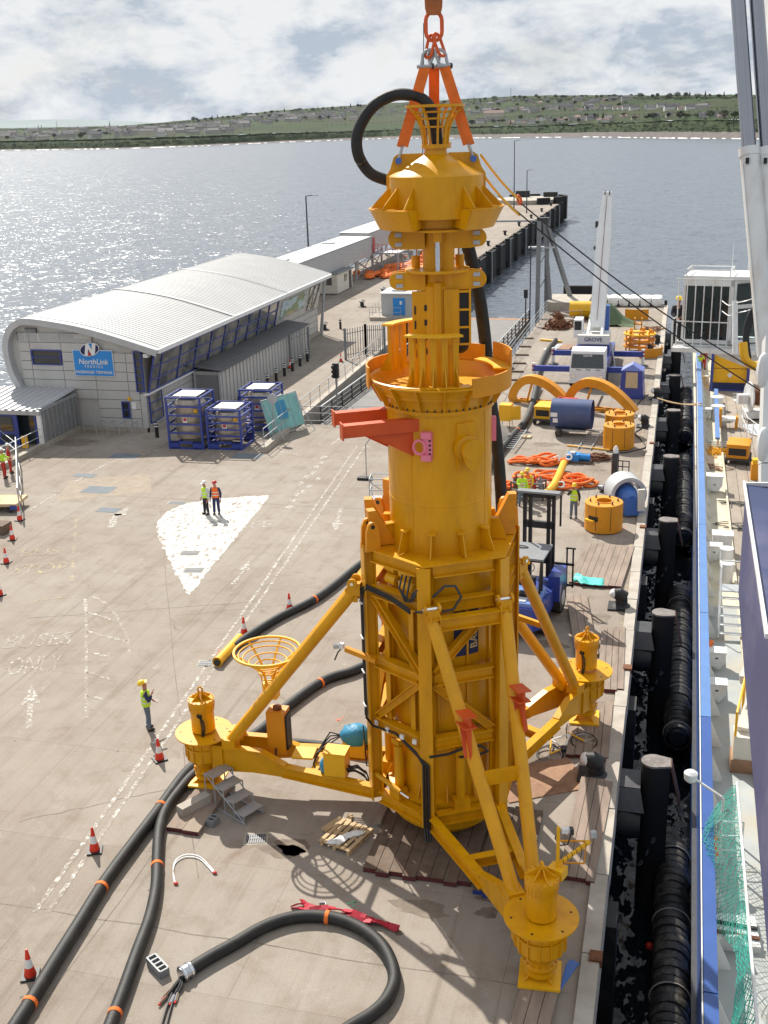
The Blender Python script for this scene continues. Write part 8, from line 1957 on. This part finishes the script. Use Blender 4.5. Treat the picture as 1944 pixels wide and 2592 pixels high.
# green net on poles
nt_ = thing('safety_net', 'teal green safety net hung from white poles on the ship', 'net', (2.0, 22, 0)); A0, A1 = G(1592, 1690, 1.6), G(1640, 2260, 2.2); B0 = Vector((2.0, 22, 0))
MB().tube([A0 - B0, A1 - B0], .035, 6).build('pole', 'ship_white', nt_)
m = bpy.data.materials.new('net_mesh'); m.use_nodes = True; MT['net_mesh'] = m; t = m.node_tree; b = t.nodes['Principled BSDF']; b.inputs['Base Color'].default_value = (.03, .36, .28, 1); b.inputs['Roughness'].default_value = .7
q = random.Random(12); n_, mq = 60, 10; grid = []
for i in range(n_ + 1):
 top_ = A0.lerp(A1, i / n_) - B0; wd = .55 + .35 * math.sin(i * .11 + .4)
 grid.append([top_ + Vector((-wd * j / mq + q.uniform(-.02, .02), q.uniform(-.03, .03), -1.3 * (j / mq) ** 1.2 * (1 - .3 * math.sin(i * .2)) + q.uniform(-.03, .03))) for j in range(mq + 1)])
g = MB()
for i in range(n_):
 for j in range(mq): g.bar(grid[i][j], grid[i + 1][j + 1], .012, .012); g.bar(grid[i + 1][j], grid[i][j + 1], .012, .012)
ob = g.build('netting', 'net_mesh', nt_, None); ob['kind'] = 'stuff'
MB().tube([A0 - B0 + Vector((0, 0, 0)), Vector((A0.x, A0.y, DK)) - B0], .035, 6).build('pole', 'ship_white', nt_)
railing([G(1541, 1850, DK), G(1600, 1852, DK)], DK, 1.1, 'gangway_rail', 'white rail across the side deck below the lamp', posts=1.2, mat='ship_white', rails=(1, .6, .2))
o = thing('deck_lamp', 'white flood lamp on a bent arm over the ship rail', 'lamp', G(1552, 1862, DK)); pts = [Vector((0, 0, 0)), Vector((0, .1, 1.9)), Vector((-.05, .0, 2.0)), Vector((-.75, .25, 2.3))]; MB().tube(pts[:3], .04, 6).build('post', 'ship_white', o); MB().tube(pts[2:], .035, 6).build('arm', 'ship_white', o); MB().lathe([(.05, .0), (.16, .1), (.18, .3), (.1, .36)], 12, c=(-.85, .28, 2.15)).build('lamp_head', 'ship_white', o)
o = thing('white_winch_plate', 'white steel plate with a pad eye strapped on the side deck', 'plate', G(1580, 2020, DK), R(4)); MB().bx(-.45, .6, -.55, .55, 0, .18).build('plate', 'ship_white', o, None); MB().plate([(-.45, -.56, .1), (.3, -.56, .1), (.1, -.75, .6), (-.25, -.75, .6)], .06).build('pad_eye', 'ship_white', o, None)
for y in (.1, -.25): MB().bar((-.5, y + .12, .2), (.6, y - .05, .22), .1, .04).build('strap', 'black' if y > 0 else 'rust', o, None)
# bridge wing close to the camera
o = thing('bridge_wing', 'blue-grey steel wing with white edge trim at the right of the picture', 'ship structure', (2.2, 12, 13))
OB = Vector((2.2, 12, 13)); A, Bq, Cq, Dq = T(1611, 1046, 12.0), T(1662, 1380, 8.5), T(1664, 2130, 7.0), T(1595, 1279, 11.0); E_ = T(1606, 1430, 10.0); off = Vector((1.6, .3, -.2)); F = [A, Dq, E_, Cq]; V = [p - OB for p in F] + [Bq - OB]
M('wing_blue', (0.04, 0.055, 0.14), 0.45, var=.1, vs=.8, dirt=(.3, .25, .3), dirt_amt=.3)
g = MB(); g.add(V + [v + off for v in V], [(0, 1, 4), (1, 2, 4), (2, 3, 4), (5, 9, 6), (6, 9, 7), (7, 9, 8), (0, 5, 6, 1), (1, 6, 7, 2), (2, 7, 8, 3), (0, 4, 9, 5), (4, 3, 8, 9)]); g.build('wing_plate', 'wing_blue', o, None)
MB().bar(A - OB - Vector((.02, 0, -.02)), Bq - OB - Vector((.02, 0, -.02)), .028, .04).build('white_trim', 'ship_white', o, None); MB().bar(A - OB, A - OB + Vector((.6, .1, 0)), .03, .04).build('white_trim', 'ship_white', o, None)
o = thing('white_pillar', 'pale lavender ship pillar at the right edge of the picture', 'ship structure', T(1655, 1360, 14)); OB = T(1655, 1360, 14)
pp = [T(1650, 730, 14), T(1641, 1000, 14), T(1641, 1200, 14), T(1641, 1365, 14)]
for a, b in zip(pp, pp[1:]): MB().bar(a - OB + Vector((.35, 0, 0)), b - OB + Vector((.35, 0, 0)), .7, .6, up=(0, 1, 0)).build('pillar_section', 'ship_white', o, None)
for y in (800, 960, 1120): c0 = T(1648, y, 13.4) - OB; MB().blob(c0, (.08, .1, .22), 8, 8).build('lamp_cover', 'ship_white', o)
# ship crane: luffing cylinders, jib, cab
sc_ = thing('ship_crane', 'white ship crane with chrome luffing rods and glazed operator cab', 'crane', (3.2, 46.5, DK)); SC = Vector((3.2, 46.5, DK))
m_ = lambda p: p - SC
for k, dx in enumerate((0, 40)):
 a, b, c0 = T(1590 + dx, -60, 24), T(1618 + dx * .97, 322, 24), T(1657 + dx * .9, 770, 24)
 MB().tube([m_(a), m_(b)], .155, 24).build('luffing_rod', 'rod_steel', sc_); br = MB().tube([m_(b), m_(b.lerp(c0, .06)), m_(c0)], .21, 24).build('cylinder_barrel', 'ship_white', sc_)
 MB().tube([m_(b.lerp(c0, -.004)), m_(b.lerp(c0, .035))], .225, 24).build('gland_ring', 'ship_white', br); p = b.lerp(c0, .07) - ix * .13 - fw * .2; MB().box(m_(p), (.07, .07, .12)).build('port_fitting', 'black', br, None); MB().tube([m_(b.lerp(c0, .08) - ix * .2 - fw * .1), m_(b.lerp(c0, .9) - ix * .2 - fw * .1)], .015, 5).build('oil_pipe', 'ship_white', br)
a, b = T(1703, -200, 26), T(1706, 780, 26); MB().bar(m_(a), m_(b), .9, .9).build('jib', 'ship_white', sc_, None)
# cab built on its own axes: u to the right along the front, v backwards
c00 = T(1455, 745, 43); c10 = T(1575, 750, 42.2); u = (c10 - c00); u.z = 0; wv = u.length; u.normalize(); v = Vector((-u.y, u.x, 0)); zc = c00.z + .05; O_ = Vector((c00.x, c00.y, zc)) - SC; hC = 2.45
def cabp(a, b, c): return O_ + u * a + v * b + Z * c
rzc = math.atan2(u.y, u.x)
def cbox(a0, a1, b0, b1, c0, c1, name, mat, par=None): 
 ce = cabp((a0 + a1) / 2, (b0 + b1) / 2, (c0 + c1) / 2); return MB().box(ce, (a1 - a0, b1 - b0, c1 - c0), rzc).build(name, mat, par or sc_, None)
cbox(0, wv + 1.9, -.5, 2.6, -.22, -.06, 'cab_platform', 'ship_white'); cbox(0, wv, .35, 2.3, -.05, .02, 'cab_floor', 'ship_grey')
cbox(0.2, wv + 1.6, .3, 2.3, hC, hC + .12, 'cab_roof', 'ship_white'); cbox(.2, .3, .35, 2.2, 0, hC, 'cab_side', 'ship_white'); cbox(.3, wv + 1.5, 2.2, 2.3, 0, hC, 'cab_back', 'ship_white')
cbox(.2, wv, .3, .38, hC - .25, hC, 'front_header', 'ship_white'); cbox(.2, wv, .3, .38, 0, .15, 'front_sill', 'ship_white'); cbox(wv - .12, wv, .3, .42, 0, hC, 'corner_pillar', 'ship_white')
sd0 = MB(); q0, q1 = cabp(wv, .34, 0), cabp(wv + 1.5, 1.6, 0); dd = q1 - q0
for k0, k1, z0, z1 in ((0, .05, 0, hC), (.55, 1, 0, hC), (.05, .55, 0, .15), (.05, .55, 1.35, 1.5), (.05, .55, 2.3, hC)): sw = MB(); sw.plate([q0 + dd * k0 + Z * z0, q0 + dd * k1 + Z * z0, q0 + dd * k1 + Z * z1, q0 + dd * k0 + Z * z1], .06); sw.build('side_panel', 'ship_white', sc_, None)
m = bpy.data.materials.new('cab_glass'); m.use_nodes = True; MT['cab_glass'] = m; t = m.node_tree; b = t.nodes['Principled BSDF']; b.inputs['Base Color'].default_value = (.62, .74, .74, 1); b.inputs['Roughness'].default_value = .02; b.inputs['Transmission Weight'].default_value = .95; b.inputs['IOR'].default_value = 1.05
for z0, z1 in ((.15, 1.35), (1.5, 2.3)): sw = MB(); sw.plate([q0 + dd * .06 + Z * z0, q0 + dd * .54 + Z * z0, q0 + dd * .54 + Z * z1, q0 + dd * .06 + Z * z1], .02); sw.build('side_window', 'cab_glass', sc_, None)
cbox(.3, wv - .12, .33, .35, .15, hC - .25, 'windscreen', 'cab_glass')
for k in range(7): x = .1 + (wv - .2) * k / 6; MB().tube([cabp(x, -.12, -.05), cabp(x, -.12, hC + .05)], .022, 6).build('window_bar', 'ship_white', sc_)
for z in (.9, hC + .05, 0): MB().tube([cabp(0, -.12, z), cabp(wv, -.12, z)], .025, 6).build('window_bar', 'ship_white', sc_)
for a, b in ((0, -.45), (0, 1.6)): MB().tube([cabp(a, b, -.1), cabp(a, b, 1.05)], .03, 6).build('rail_post', 'ship_white', sc_)
MB().tube([cabp(0, -.45, 1.0), cabp(0, 1.6, 1.0)], .025, 6).build('rail', 'ship_white', sc_)
for x0, x1, y0, y1 in ((.3, 1.9, .3, .3), (.3, 1.9, 1.6, 1.6), (.3, .3, .3, 1.6), (1.9, 1.9, .3, 1.6)): MB().tube([cabp(x0, y0, hC + .35), cabp(x1, y1, hC + .35)], .025, 6).build('roof_rail', 'ship_white', sc_)
for x0, y0 in ((.3, .3), (1.9, .3), (.3, 1.6), (1.9, 1.6)): MB().tube([cabp(x0, y0, hC), cabp(x0, y0, hC + .35)], .02, 5).build('roof_post', 'ship_white', sc_)
for x0, h_ in ((1.75, 1.2), (2.35, 1.9), (3.0, 1.3)): MB().tube([cabp(x0, 2.1, hC), cabp(x0, 2.1, hC + h_)], .014, 5).build('aerial', 'ship_white', sc_)
cbox(.75, 1.25, 1.0, 1.7, .35, .6, 'operator_seat', 'black'); cbox(.75, 1.25, 1.6, 1.75, .6, 1.5, 'seat_back', 'black'); cbox(.45, .6, .6, 1.2, .2, .9, 'console', 'dark_steel'); cbox(wv - .3, wv - .15, .5, .9, .95, 1.1, 'red_box', 'red_paint')
ccol = MB().bx(.0, 1.0, -.6, .6, 0, zc - DK - .2).build('crane_column', 'ship_white', sc_, None); ccol.location = (u.x * 3.5 + O_.x + v.x * 1.2, u.y * 3.5 + O_.y + v.y * 1.2, 0)
MB().bar(cabp(1.2, 1.0, -.14), Vector((O_.x + u.x * 4.0 + v.x * 1.2, O_.y + u.y * 4.0 + v.y * 1.2, zc - DK - 1.2)), .5, .5).build('cab_bracket', 'ship_white', sc_, None)
px = T(1580, 700, 38) - SC; MB().bar(T(1588, 765, 38.5) - SC, T(1588, 650, 38.5) - SC, .16, .12).build('rail_post', 'ship_white', sc_, None)
for k in range(2): MB().tube(smooth_path([T(1560, 650 + k * 22, 40) - SC, T(1575, 660 + k * 22, 39) - SC, T(1588, 655 + k * 22, 38.5) - SC, T(1612, 650 + k * 22, 38) - SC, T(1635, 642 + k * 22, 38) - SC], 4), .02, 5).build('guard_chain', 'ship_white', sc_)
for k in range(4): MB().tube(smooth_path([T(1655, 640 + 8 * k, 30) - SC, T(1630, 660 + 10 * k, 30) - SC, T(1612 + 2 * k, 695 + 8 * k, 30) - SC, T(1607 + 3 * k, 735, 30) - SC, T(1612 + 3 * k, 775, 30) - SC], 5), .035, 7).build('hydraulic_hose', 'black', sc_)
MB().tube(smooth_path([T(1605, 740, 30) - SC, T(1610, 775, 30) - SC, T(1628, 790, 30) - SC, T(1640, 788, 30) - SC], 5), .12, 10).build('hose_sleeve', 'yellow_bright', sc_); MB().tube(smooth_path([T(1636, 790, 30) - SC, T(1660, 775, 30) - SC], 3), .1, 10).build('hose_sleeve', 'black', sc_)
# steel ropes from the tag line to the ship crane
for k, (p, q_, lab) in enumerate(((T(1126, 440, 28.2), T(1665, 818, 30), 'upper dark steel rope slanting across the crane cab'), (T(1076, 422, 28), T(1665, 858, 30), 'lower dark steel rope slanting across the crane cab'))):
 tag(MB().tube([p + (q_ - p) * i / 10 - Z * .25 * math.sin(PI * i / 10) for i in range(11)], .02, 6).build('steel_rope', 'black'), lab, 'rope')
for k, (x, y, z) in enumerate(((1420, 862, .35), (1421, 860, .5))):
 a = G(1420, 860, .4); b = Vector((1.9, 73 + k * .6, .9)); tag(MB().tube([a + (b - a) * i / 8 - Z * (.15 + .1 * k) * math.sin(PI * i / 8) for i in range(9)], .045, 7).build('mooring_rope', 'timber_new'), ['lower', 'upper'][k] + ' tan mooring rope from the bollard to the ship', 'rope')
# ---------------------------------------------------------------- markings painted on the deck
def paint(name, mb, mat, lab): return tag(mb.build(name, mat, smooth=None), lab, 'road marking')
def gp(*pts, z=.004): return [G(x, y, z) for x, y in pts]
wd_ = gp((336, 1145), (341, 1125), (358, 1106), (385, 1093), (425, 1083), (480, 1076), (540, 1072), (584, 1070), (408, 1286), (390, 1258), (365, 1210), (347, 1172), z=.0045)
jg = []
for a, b in zip(wd_, wd_[1:] + wd_[:1]):
 n_ = max(1, int((b - a).length / .16)); jg += [a.lerp(b, i / n_) + Vector((random.uniform(-.07, .07), random.uniform(-.09, .09), 0)) for i in range(n_)]
paint('painted_wedge', MB().sheet(jg[::-1]), 'worn_wedge', 'big worn white painted wedge under the two standing men')
def line(pts, w_, mat, lab, name='painted_line', z=.005):
 g = MB(); strip(g, [G(x, y) for x, y in pts], w_, z); return paint(name, g, mat, lab)
for k, (dx, lab) in enumerate(((0, 'left stripe of the double white line left of the rig'), (1, 'right stripe of the double white line left of the rig'))):
 line([(772 + 18 * dx, 962), (529 + 19 * dx, 1317), (346 + 24 * dx, 1584 - 2 * dx), (195 + 26 * dx, 1800), (75 + 30 * dx, 1970)], .13, 'worn_white', lab)
for k, (pts, lab) in enumerate((([(59, 1105), (121, 1067)], 'white line beside the loaded trolley'), ([(161, 1041), (195, 1022), (231, 1001), (266, 991)], 'bent white line left of the cover plates'), ([(282, 986), (357, 969)], 'white line running to the tallest tank cage'), ([(343, 1019), (374, 1011)], 'short white dash in front of the tank cages'), ([(408, 1000), (443, 991)], 'white dash below the front tank cage'), ([(208, 1060), (238, 1049)], 'short white dash in the patched square'), ([(598, 974), (652, 985)], 'white line at the foot of the teal screen'), ([(717, 960), (757, 928)], 'white line left of the orange fork'), ([(790, 965), (828, 962)], 'thin white line left of the barrel'))): line(pts, .14, 'worn_white', lab)
q = random.Random(21)
for k in range(12):
 x, y = ((632, 1082), (640, 1068), (655, 1062), (668, 1050), (650, 1044), (662, 1030), (676, 1022), (684, 1008), (694, 1000), (700, 988), (625, 1095), (688, 1034))[k]
 p = G(x, y); paint('painted_dash', MB().box((p.x, p.y, .004), (.3, .55, .003), q.uniform(-.2, .2)), 'worn_white', ['first', 'second', 'third', 'fourth', 'fifth', 'sixth', 'seventh', 'eighth', 'ninth', 'tenth', 'eleventh', 'twelfth'][k] + ' white dash of the broken crossing left of the barrel, counted from below')
for k, (a, b) in enumerate((((184, 1293), (186, 1322)), ((189, 1322), (247, 1340)), ((189, 1364), (272, 1385)), ((198, 1409), (230, 1418)), ((190, 1452), (248, 1470)), ((190, 1502), (224, 1512)))): line([a, b], .15, 'worn_white' if k < 4 else 'worn_white_faint', ['upright stroke', 'top slanted stroke', 'second slanted stroke', 'third slanted stroke', 'fourth slanted stroke', 'lowest slanted stroke'][k] + ' of the hatched area left of the rig')
line([(202, 1289), (231, 1305), (249, 1327), (274, 1371), (280, 1415)], .13, 'worn_white_faint', 'curved edge line of the hatched area left of the rig')
line([(186, 1322), (187, 1550)], .12, 'worn_white_faint', 'long faint edge line of the hatched area')
for k, (a, b) in enumerate((((164, 1122), (163, 1140)), ((162, 1150), (161, 1168)), ((160, 1180), (159, 1196)), ((158, 1210), (157, 1228)), ((156, 1242), (155, 1258)))): line([a, b], .16, 'worn_yellow', ['first', 'second', 'third', 'fourth', 'fifth'][k] + ' yellow dash of the bus stop line counted from the top')
line([(70, 1298), (158, 1289)], .1, 'worn_yellow', 'faint yellow line below the bus stop lettering')
for k in range(9): line([G_ for G_ in [(1398 - 13.5 * k * 1.0, 830 + 92 * k), (1392 - 13.5 * k, 870 + 92 * k)]] if False else [(1432 - (835 + 85 * k - 700) * .107 - 18, 835 + 85 * k), (1432 - (885 + 85 * k - 700) * .107 - 18, 875 + 85 * k)], .12, 'worn_yellow', ['farthest', 'second', 'third', 'fourth', 'fifth', 'sixth', 'seventh', 'eighth', 'nearest'][k] + ' dash of the yellow line along the berth')
def arrow(tail, tip, w_, hw, hl, lab, mat='worn_white'):
 a, b = G(*tail), G(*tip); d = (b - a).normalized(); s_ = Vector((-d.y, d.x, 0)); n_ = b - d * hl; z = Z * .005
 paint('painted_arrow', MB().sheet([v + z for v in (a - s_ * w_, n_ - s_ * w_, n_ - s_ * hw, b, n_ + s_ * hw, n_ + s_ * w_, a + s_ * w_)]), mat, lab)
arrow((62, 1575), (69, 1478), .1, .32, 1.5, 'white arrow below the BUSES ONLY lettering'); arrow((503, 1262), (541, 1210), .09, .3, 1.2, 'white arrow between the wedge and the double line'); arrow((737, 1097), (724, 1146), .1, .32, 1.1, 'white arrow pointing towards the camera beside the barrel')
line([(240, 1140), (247, 1120), (256, 1110)], .4, 'worn_white', 'curved shaft of the white arrow above the wedge'); arrow((252, 1114), (276, 1097), .1, .5, 1.2, 'head of the curved white arrow above the wedge')
def ground_text(s_, a, b, h, mat, lab):
 a, b = G(*a), G(*b); d = b - a; d.z = 0
 o = text(s_, 1.0, 'painted_text', mat, None, Matrix.Identity(4), 0.0015, 'LEFT')
 xs = [v.co.x for v in o.data.vertices]; ys = [v.co.y for v in o.data.vertices]; w0, h0 = max(xs) - min(xs), max(ys) - min(ys); x0, y0 = min(xs), min(ys)
 for v in o.data.vertices: v.co.x = (v.co.x - x0) * d.length / w0; v.co.y = (v.co.y - y0) * h / h0
 o.location = a + Z * .005; o.rotation_euler = (0, 0, math.atan2(d.y, d.x)); tag(o, lab, 'road marking')
ground_text('BUSES', (4, 1402), (150, 1392), 1.25, 'worn_white_faint', 'faint white BUSES lettering painted at the left edge')
ground_text('ONLY', (12, 1460), (130, 1448), 1.45, 'worn_white_faint', 'faint white ONLY lettering below the word BUSES')
ground_text('BUS', (40, 1203), (128, 1197), .95, 'worn_yellow', 'faint yellow BUS lettering at the left'); ground_text('STOP', (20, 1243), (140, 1236), 1.3, 'worn_yellow', 'faint yellow STOP lettering at the left')
ground_text('FE', (540, 1141), (590, 1139), .9, 'worn_white_faint', 'broken white lettering right of the wedge')
# patched square of newer concrete
g = MB(); g.sheet(gp((122, 1082), (328, 1064), (323, 1023), (150, 1038), z=.003)); M('patch', (.30, .245, .19), .9, var=.15, vs=2); paint('patched_square', g, 'patch', 'patched concrete square with a cover plate in front of the terminal')
M('spray', (.75, .16, .09), .8, var=.3); M('spray_green', (.12, .6, .25), .8)
for k, (x, y, m_) in enumerate(((735, 1550, 'spray'), (475, 1602 - 195, 'spray'), (1345, 1142, 'spray'), (1290, 1372, 'spray'), (630, 2245 - 302, 'spray_green'), (1338, 1560, 'spray_green'), (760, 1948, 'spray_green'))):
 if k == 4: continue
 g = MB(); p = G(x, y)
 for i in range(4): g.box((p.x + q.uniform(-.12, .12), p.y + q.uniform(-.2, .2), .004), (q.uniform(.05, .16), .04, .003), q.uniform(0, 3))
 o = tag(g.build('spray_mark', m_, smooth=None), ['red spray mark left of the rig frame', 'red spray mark beside the drain grate', 'red spray mark by the nearest yellow ring', 'red spray mark below the teal sheet', '', 'green spray mark on the coping by the right foot', 'green spray mark behind the red sling'][k], 'spray mark', kind='stuff')
# ---------------------------------------------------------------- people
def skinned(name, verts, edges, rad, mat, parent=None, root=0, sub=2):
 me = bpy.data.meshes.new(name); me.from_pydata([tuple(v) for v in verts], edges, []); me.update()
 o = bpy.data.objects.new(name, me); COL.objects.link(o)
 if parent: o.parent = parent
 md = o.modifiers.new('skin', 'SKIN'); md.use_smooth_shade = True
 for i, s_ in enumerate(me.skin_vertices[0].data): r_ = rad[i]; s_.radius = r_ if isinstance(r_, tuple) else (r_, r_); s_.use_root = (i == root)
 sb_ = o.modifiers.new('round', 'SUBSURF'); sb_.levels = 1; sb_.render_levels = sub
 me.materials.append(MT[mat]); return o
def person(loc, rz, lab, helmet, sleeves, vest, legs, armL=None, armR=None, tilt=0.0, seated=False, shoe='black', stripes=True):
 armL = armL or ((-.27, -.03, 1.12), (-.27, .07, .88)); armR = armR or ((.27, -.03, 1.12), (.27, .07, .88))
 kn = [(-.11, .03, .50), (.11, .03, .50)]; an = [(-.12, -.02, .09), (.13, .02, .09)]; pz = .93
 if seated: kn = [(-.13, .42, .5), (.13, .42, .5)]; an = [(-.13, .45, .09), (.13, .45, .09)]; pz = .52
 dz = pz - .93; V = lambda p: Vector((p[0], p[1], p[2] + dz))
 body = [Vector((0, 0, pz)), V((0, 0, 1.15)), V((0, 0, 1.36)), V((0, .005, 1.50)), V((0, .02, 1.60)), V((0, .03 - tilt * .06, 1.70)), V((0, .125 - tilt * .05, 1.625 + tilt * .06))]
 ed = [(0, 1), (1, 2), (2, 3), (3, 4), (4, 5), (4, 6)]; rd = [(.13, .10), (.14, .10), (.15, .10), .052, .078, .078, .018]
 for sx, arm in ((-1, armL), (1, armR)):
  b_ = len(body); e_, w_ = V(arm[0]), V(arm[1]); d = (w_ - e_).normalized(); sd_ = d.cross(Vector((0, 1, 0))); sd_ = sd_.normalized() if sd_.length > .1 else Vector((1, 0, 0))
  body += [V((sx * .185, 0, 1.40)), e_, w_, w_ + d * .08]; ed += [(2, b_), (b_, b_ + 1), (b_ + 1, b_ + 2), (b_ + 2, b_ + 3)]; rd += [.058, .044, .03, (.04, .022)]
  for f in range(4):
   i = len(body); o_ = sd_ * (f - 1.5) * .019; L_ = (.065, .08, .085, .07)[f]; body += [w_ + d * .115 + o_, w_ + d * (.115 + L_ * .55) + o_ + Vector((0, .012, 0)), w_ + d * (.115 + L_) + o_ + Vector((0, .03, 0))]; ed += [(b_ + 3, i), (i, i + 1), (i + 1, i + 2)]; rd += [.0095, .009, .008]
  i = len(body); body += [w_ + d * .06 + sd_ * .045 + Vector((0, .02, 0)), w_ + d * .1 + sd_ * .055 + Vector((0, .04, 0))]; ed += [(b_ + 3, i), (i, i + 1)]; rd += [.011, .009]
 for k in (0, 1):
  b_ = len(body); body += [Vector((kn[k][0] * .9, 0, pz - .05)), Vector(kn[k]), Vector(an[k]), Vector((an[k][0], an[k][1] + .13, .045))]; ed += [(0, b_), (b_, b_ + 1), (b_ + 1, b_ + 2), (b_ + 2, b_ + 3)]; rd += [.085, .06, .045, .04]
 o = skinned('person', body, ed, rd, 'skin'); o.location = loc; o.rotation_euler = (0, 0, rz); tag(o, lab, 'person')
 js = [Vector((0, 0, pz + .02)), V((0, 0, 1.15)), V((0, 0, 1.37)), V((0, 0, 1.47))]; je = [(0, 1), (1, 2), (2, 3)]; jr = [(.165, .125), (.165, .125), (.165, .12), .075]
 for sx, arm in ((-1, armL), (1, armR)):
  b_ = len(js); e_, w_ = V(arm[0]), V(arm[1]); js += [V((sx * .19, 0, 1.40)), e_, w_ - (w_ - e_).normalized() * .02]; je += [(2, b_), (b_, b_ + 1), (b_ + 1, b_ + 2)]; jr += [.078, .062, .048]
 skinned('jacket', js, je, jr, sleeves, o)
 skinned('trousers', [Vector((0, 0, pz + .08)), Vector((0, 0, pz))] + [p for k in (0, 1) for p in (Vector((kn[k][0] * .95, 0, pz - .08)), Vector(kn[k]), Vector(an[k]))], [(0, 1), (1, 2), (2, 3), (3, 4), (1, 5), (5, 6), (6, 7)], [(.15, .115), (.155, .12), .105, .082, .07, .105, .082, .07], legs, o)
 for k in (0, 1): a = Vector(an[k]); MB().blob((a.x, a.y + .05, .055), (.055, .14, .06), 10, 6).build('boot', shoe, o)
 if vest:
  prf = [(.205, pz + .0), (.20, pz + .22), (.205, pz + .36), (.20, pz + .47), (.10, pz + .55)]; g = MB(); g.lathe(prf, 20, cap=False); g.v = [(x, y * .74, z) for x, y, z in g.v]; v_ = g.build('vest', vest, o, 60)
  if stripes:
   for z in (.12, .27): g = MB(); g.lathe([(.2085, pz + z), (.2085, pz + z + .045)], 20, cap=False); g.v = [(x, y * .75, zz) for x, y, zz in g.v]; g.build('reflective_band', 'reflective', v_, 60)
 if helmet:
  c0 = body[5] + Vector((0, -.02 - tilt * .03, .01)); g = MB(); g.lathe([(.122, -.01), (.118, .04), (.092, .09), (.05, .118), (.0, .123)], 18); m3 = Matrix.Rotation(tilt * .5, 3, 'X'); g.v = [tuple(m3 @ Vector((x, y * 1.12, z)) + c0) for x, y, z in g.v]; h_ = g.build('helmet', helmet, o)
  MB().box(c0 + m3 @ Vector((0, .15, -.005)), (.17, .10, .015)).build('helmet_peak', helmet, h_, None)
 return o
person(G(322, 1576), R(-62), 'man in navy jacket, yellow vest and yellow helmet gazing up at the rig', 'helmet_yellow', 'navy', 'hivis', 'jeans', ((-.26, .02, 1.14), (-.20, .2, .98)), ((.25, .1, 1.14), (.06, .2, 1.30)), 1.0)
person(G(447, 1111), R(150), 'man in white helmet and yellow vest with black trousers on the white wedge', 'helmet_white', 'light_shirt', 'hivis', 'dark_cloth')
person(G(469, 1111), R(185), 'man in red helmet and orange vest with navy trousers on the white wedge', 'helmet_red', 'navy', 'hivis_orange', 'navy')
person(G(11, 1033), R(-75), 'worker in lime jacket and red trousers at the left edge fence', 'helmet_white', 'hivis', None, 'red_cloth', ((-.24, .15, 1.18), (-.2, .38, 1.16)), ((.24, .15, 1.18), (.2, .38, 1.16)))
person(G(24, 1022), R(-60), 'worker in red overalls and white helmet behind the left fence', 'helmet_white', 'red_cloth', None, 'red_cloth')
person(G(1127, 1092), R(195), 'worker in long lime jacket and jeans pointing on the quay', 'helmet_yellow', 'hivis', 'hivis', 'jeans', None, ((.25, .12, 1.2), (.1, .3, 1.22)))
person(G(1139, 1083), R(170), 'worker in orange vest and yellow trousers half hidden on the quay', 'helmet_yellow', 'helmet_yellow', 'hivis_orange', 'helmet_yellow')
person(G(1239, 1119), R(172), 'man with hand at his mouth in lime vest and grey trousers on the quay', 'helmet_yellow', 'dark_cloth', 'hivis', 'jeans', None, ((.30, .08, 1.18), (.08, .2, 1.50)))
person(G(1511, 808, DK), R(-20), 'worker in lime jacket leaning by the ship rail', 'helmet_white', 'hivis', None, 'jeans', ((-.2, .2, 1.2), (-.12, .45, 1.1)), ((.2, .2, 1.2), (.15, .45, 1.1)))
person(G(1519, 798, DK), R(-40), 'worker in red jacket beside the lime jacketed one on the ship', 'helmet_red', 'red_cloth', None, 'red_cloth')
person(SC + cabp(.02, .55, -.06), R(200), 'man in dark clothes and yellow helmet outside the crane cab', 'helmet_yellow', 'dark_cloth', None, 'dark_cloth', None, ((.28, .1, 1.15), (.2, .35, 1.05)))
person(SC + cabp(1.0, 1.3, -.02), R(180) + rzc, 'crane operator in orange seated inside the glazed cab', None, 'hivis_orange', None, 'hivis_orange', ((-.25, .15, 1.15), (-.2, .38, 1.1)), ((.25, .15, 1.15), (.2, .38, 1.1)), 0, True)
person(SC + cabp(1.7, 1.4, 0.0), R(200) + rzc, 'man in orange suit standing inside the crane cab', None, 'hivis_orange', None, 'hivis_orange')
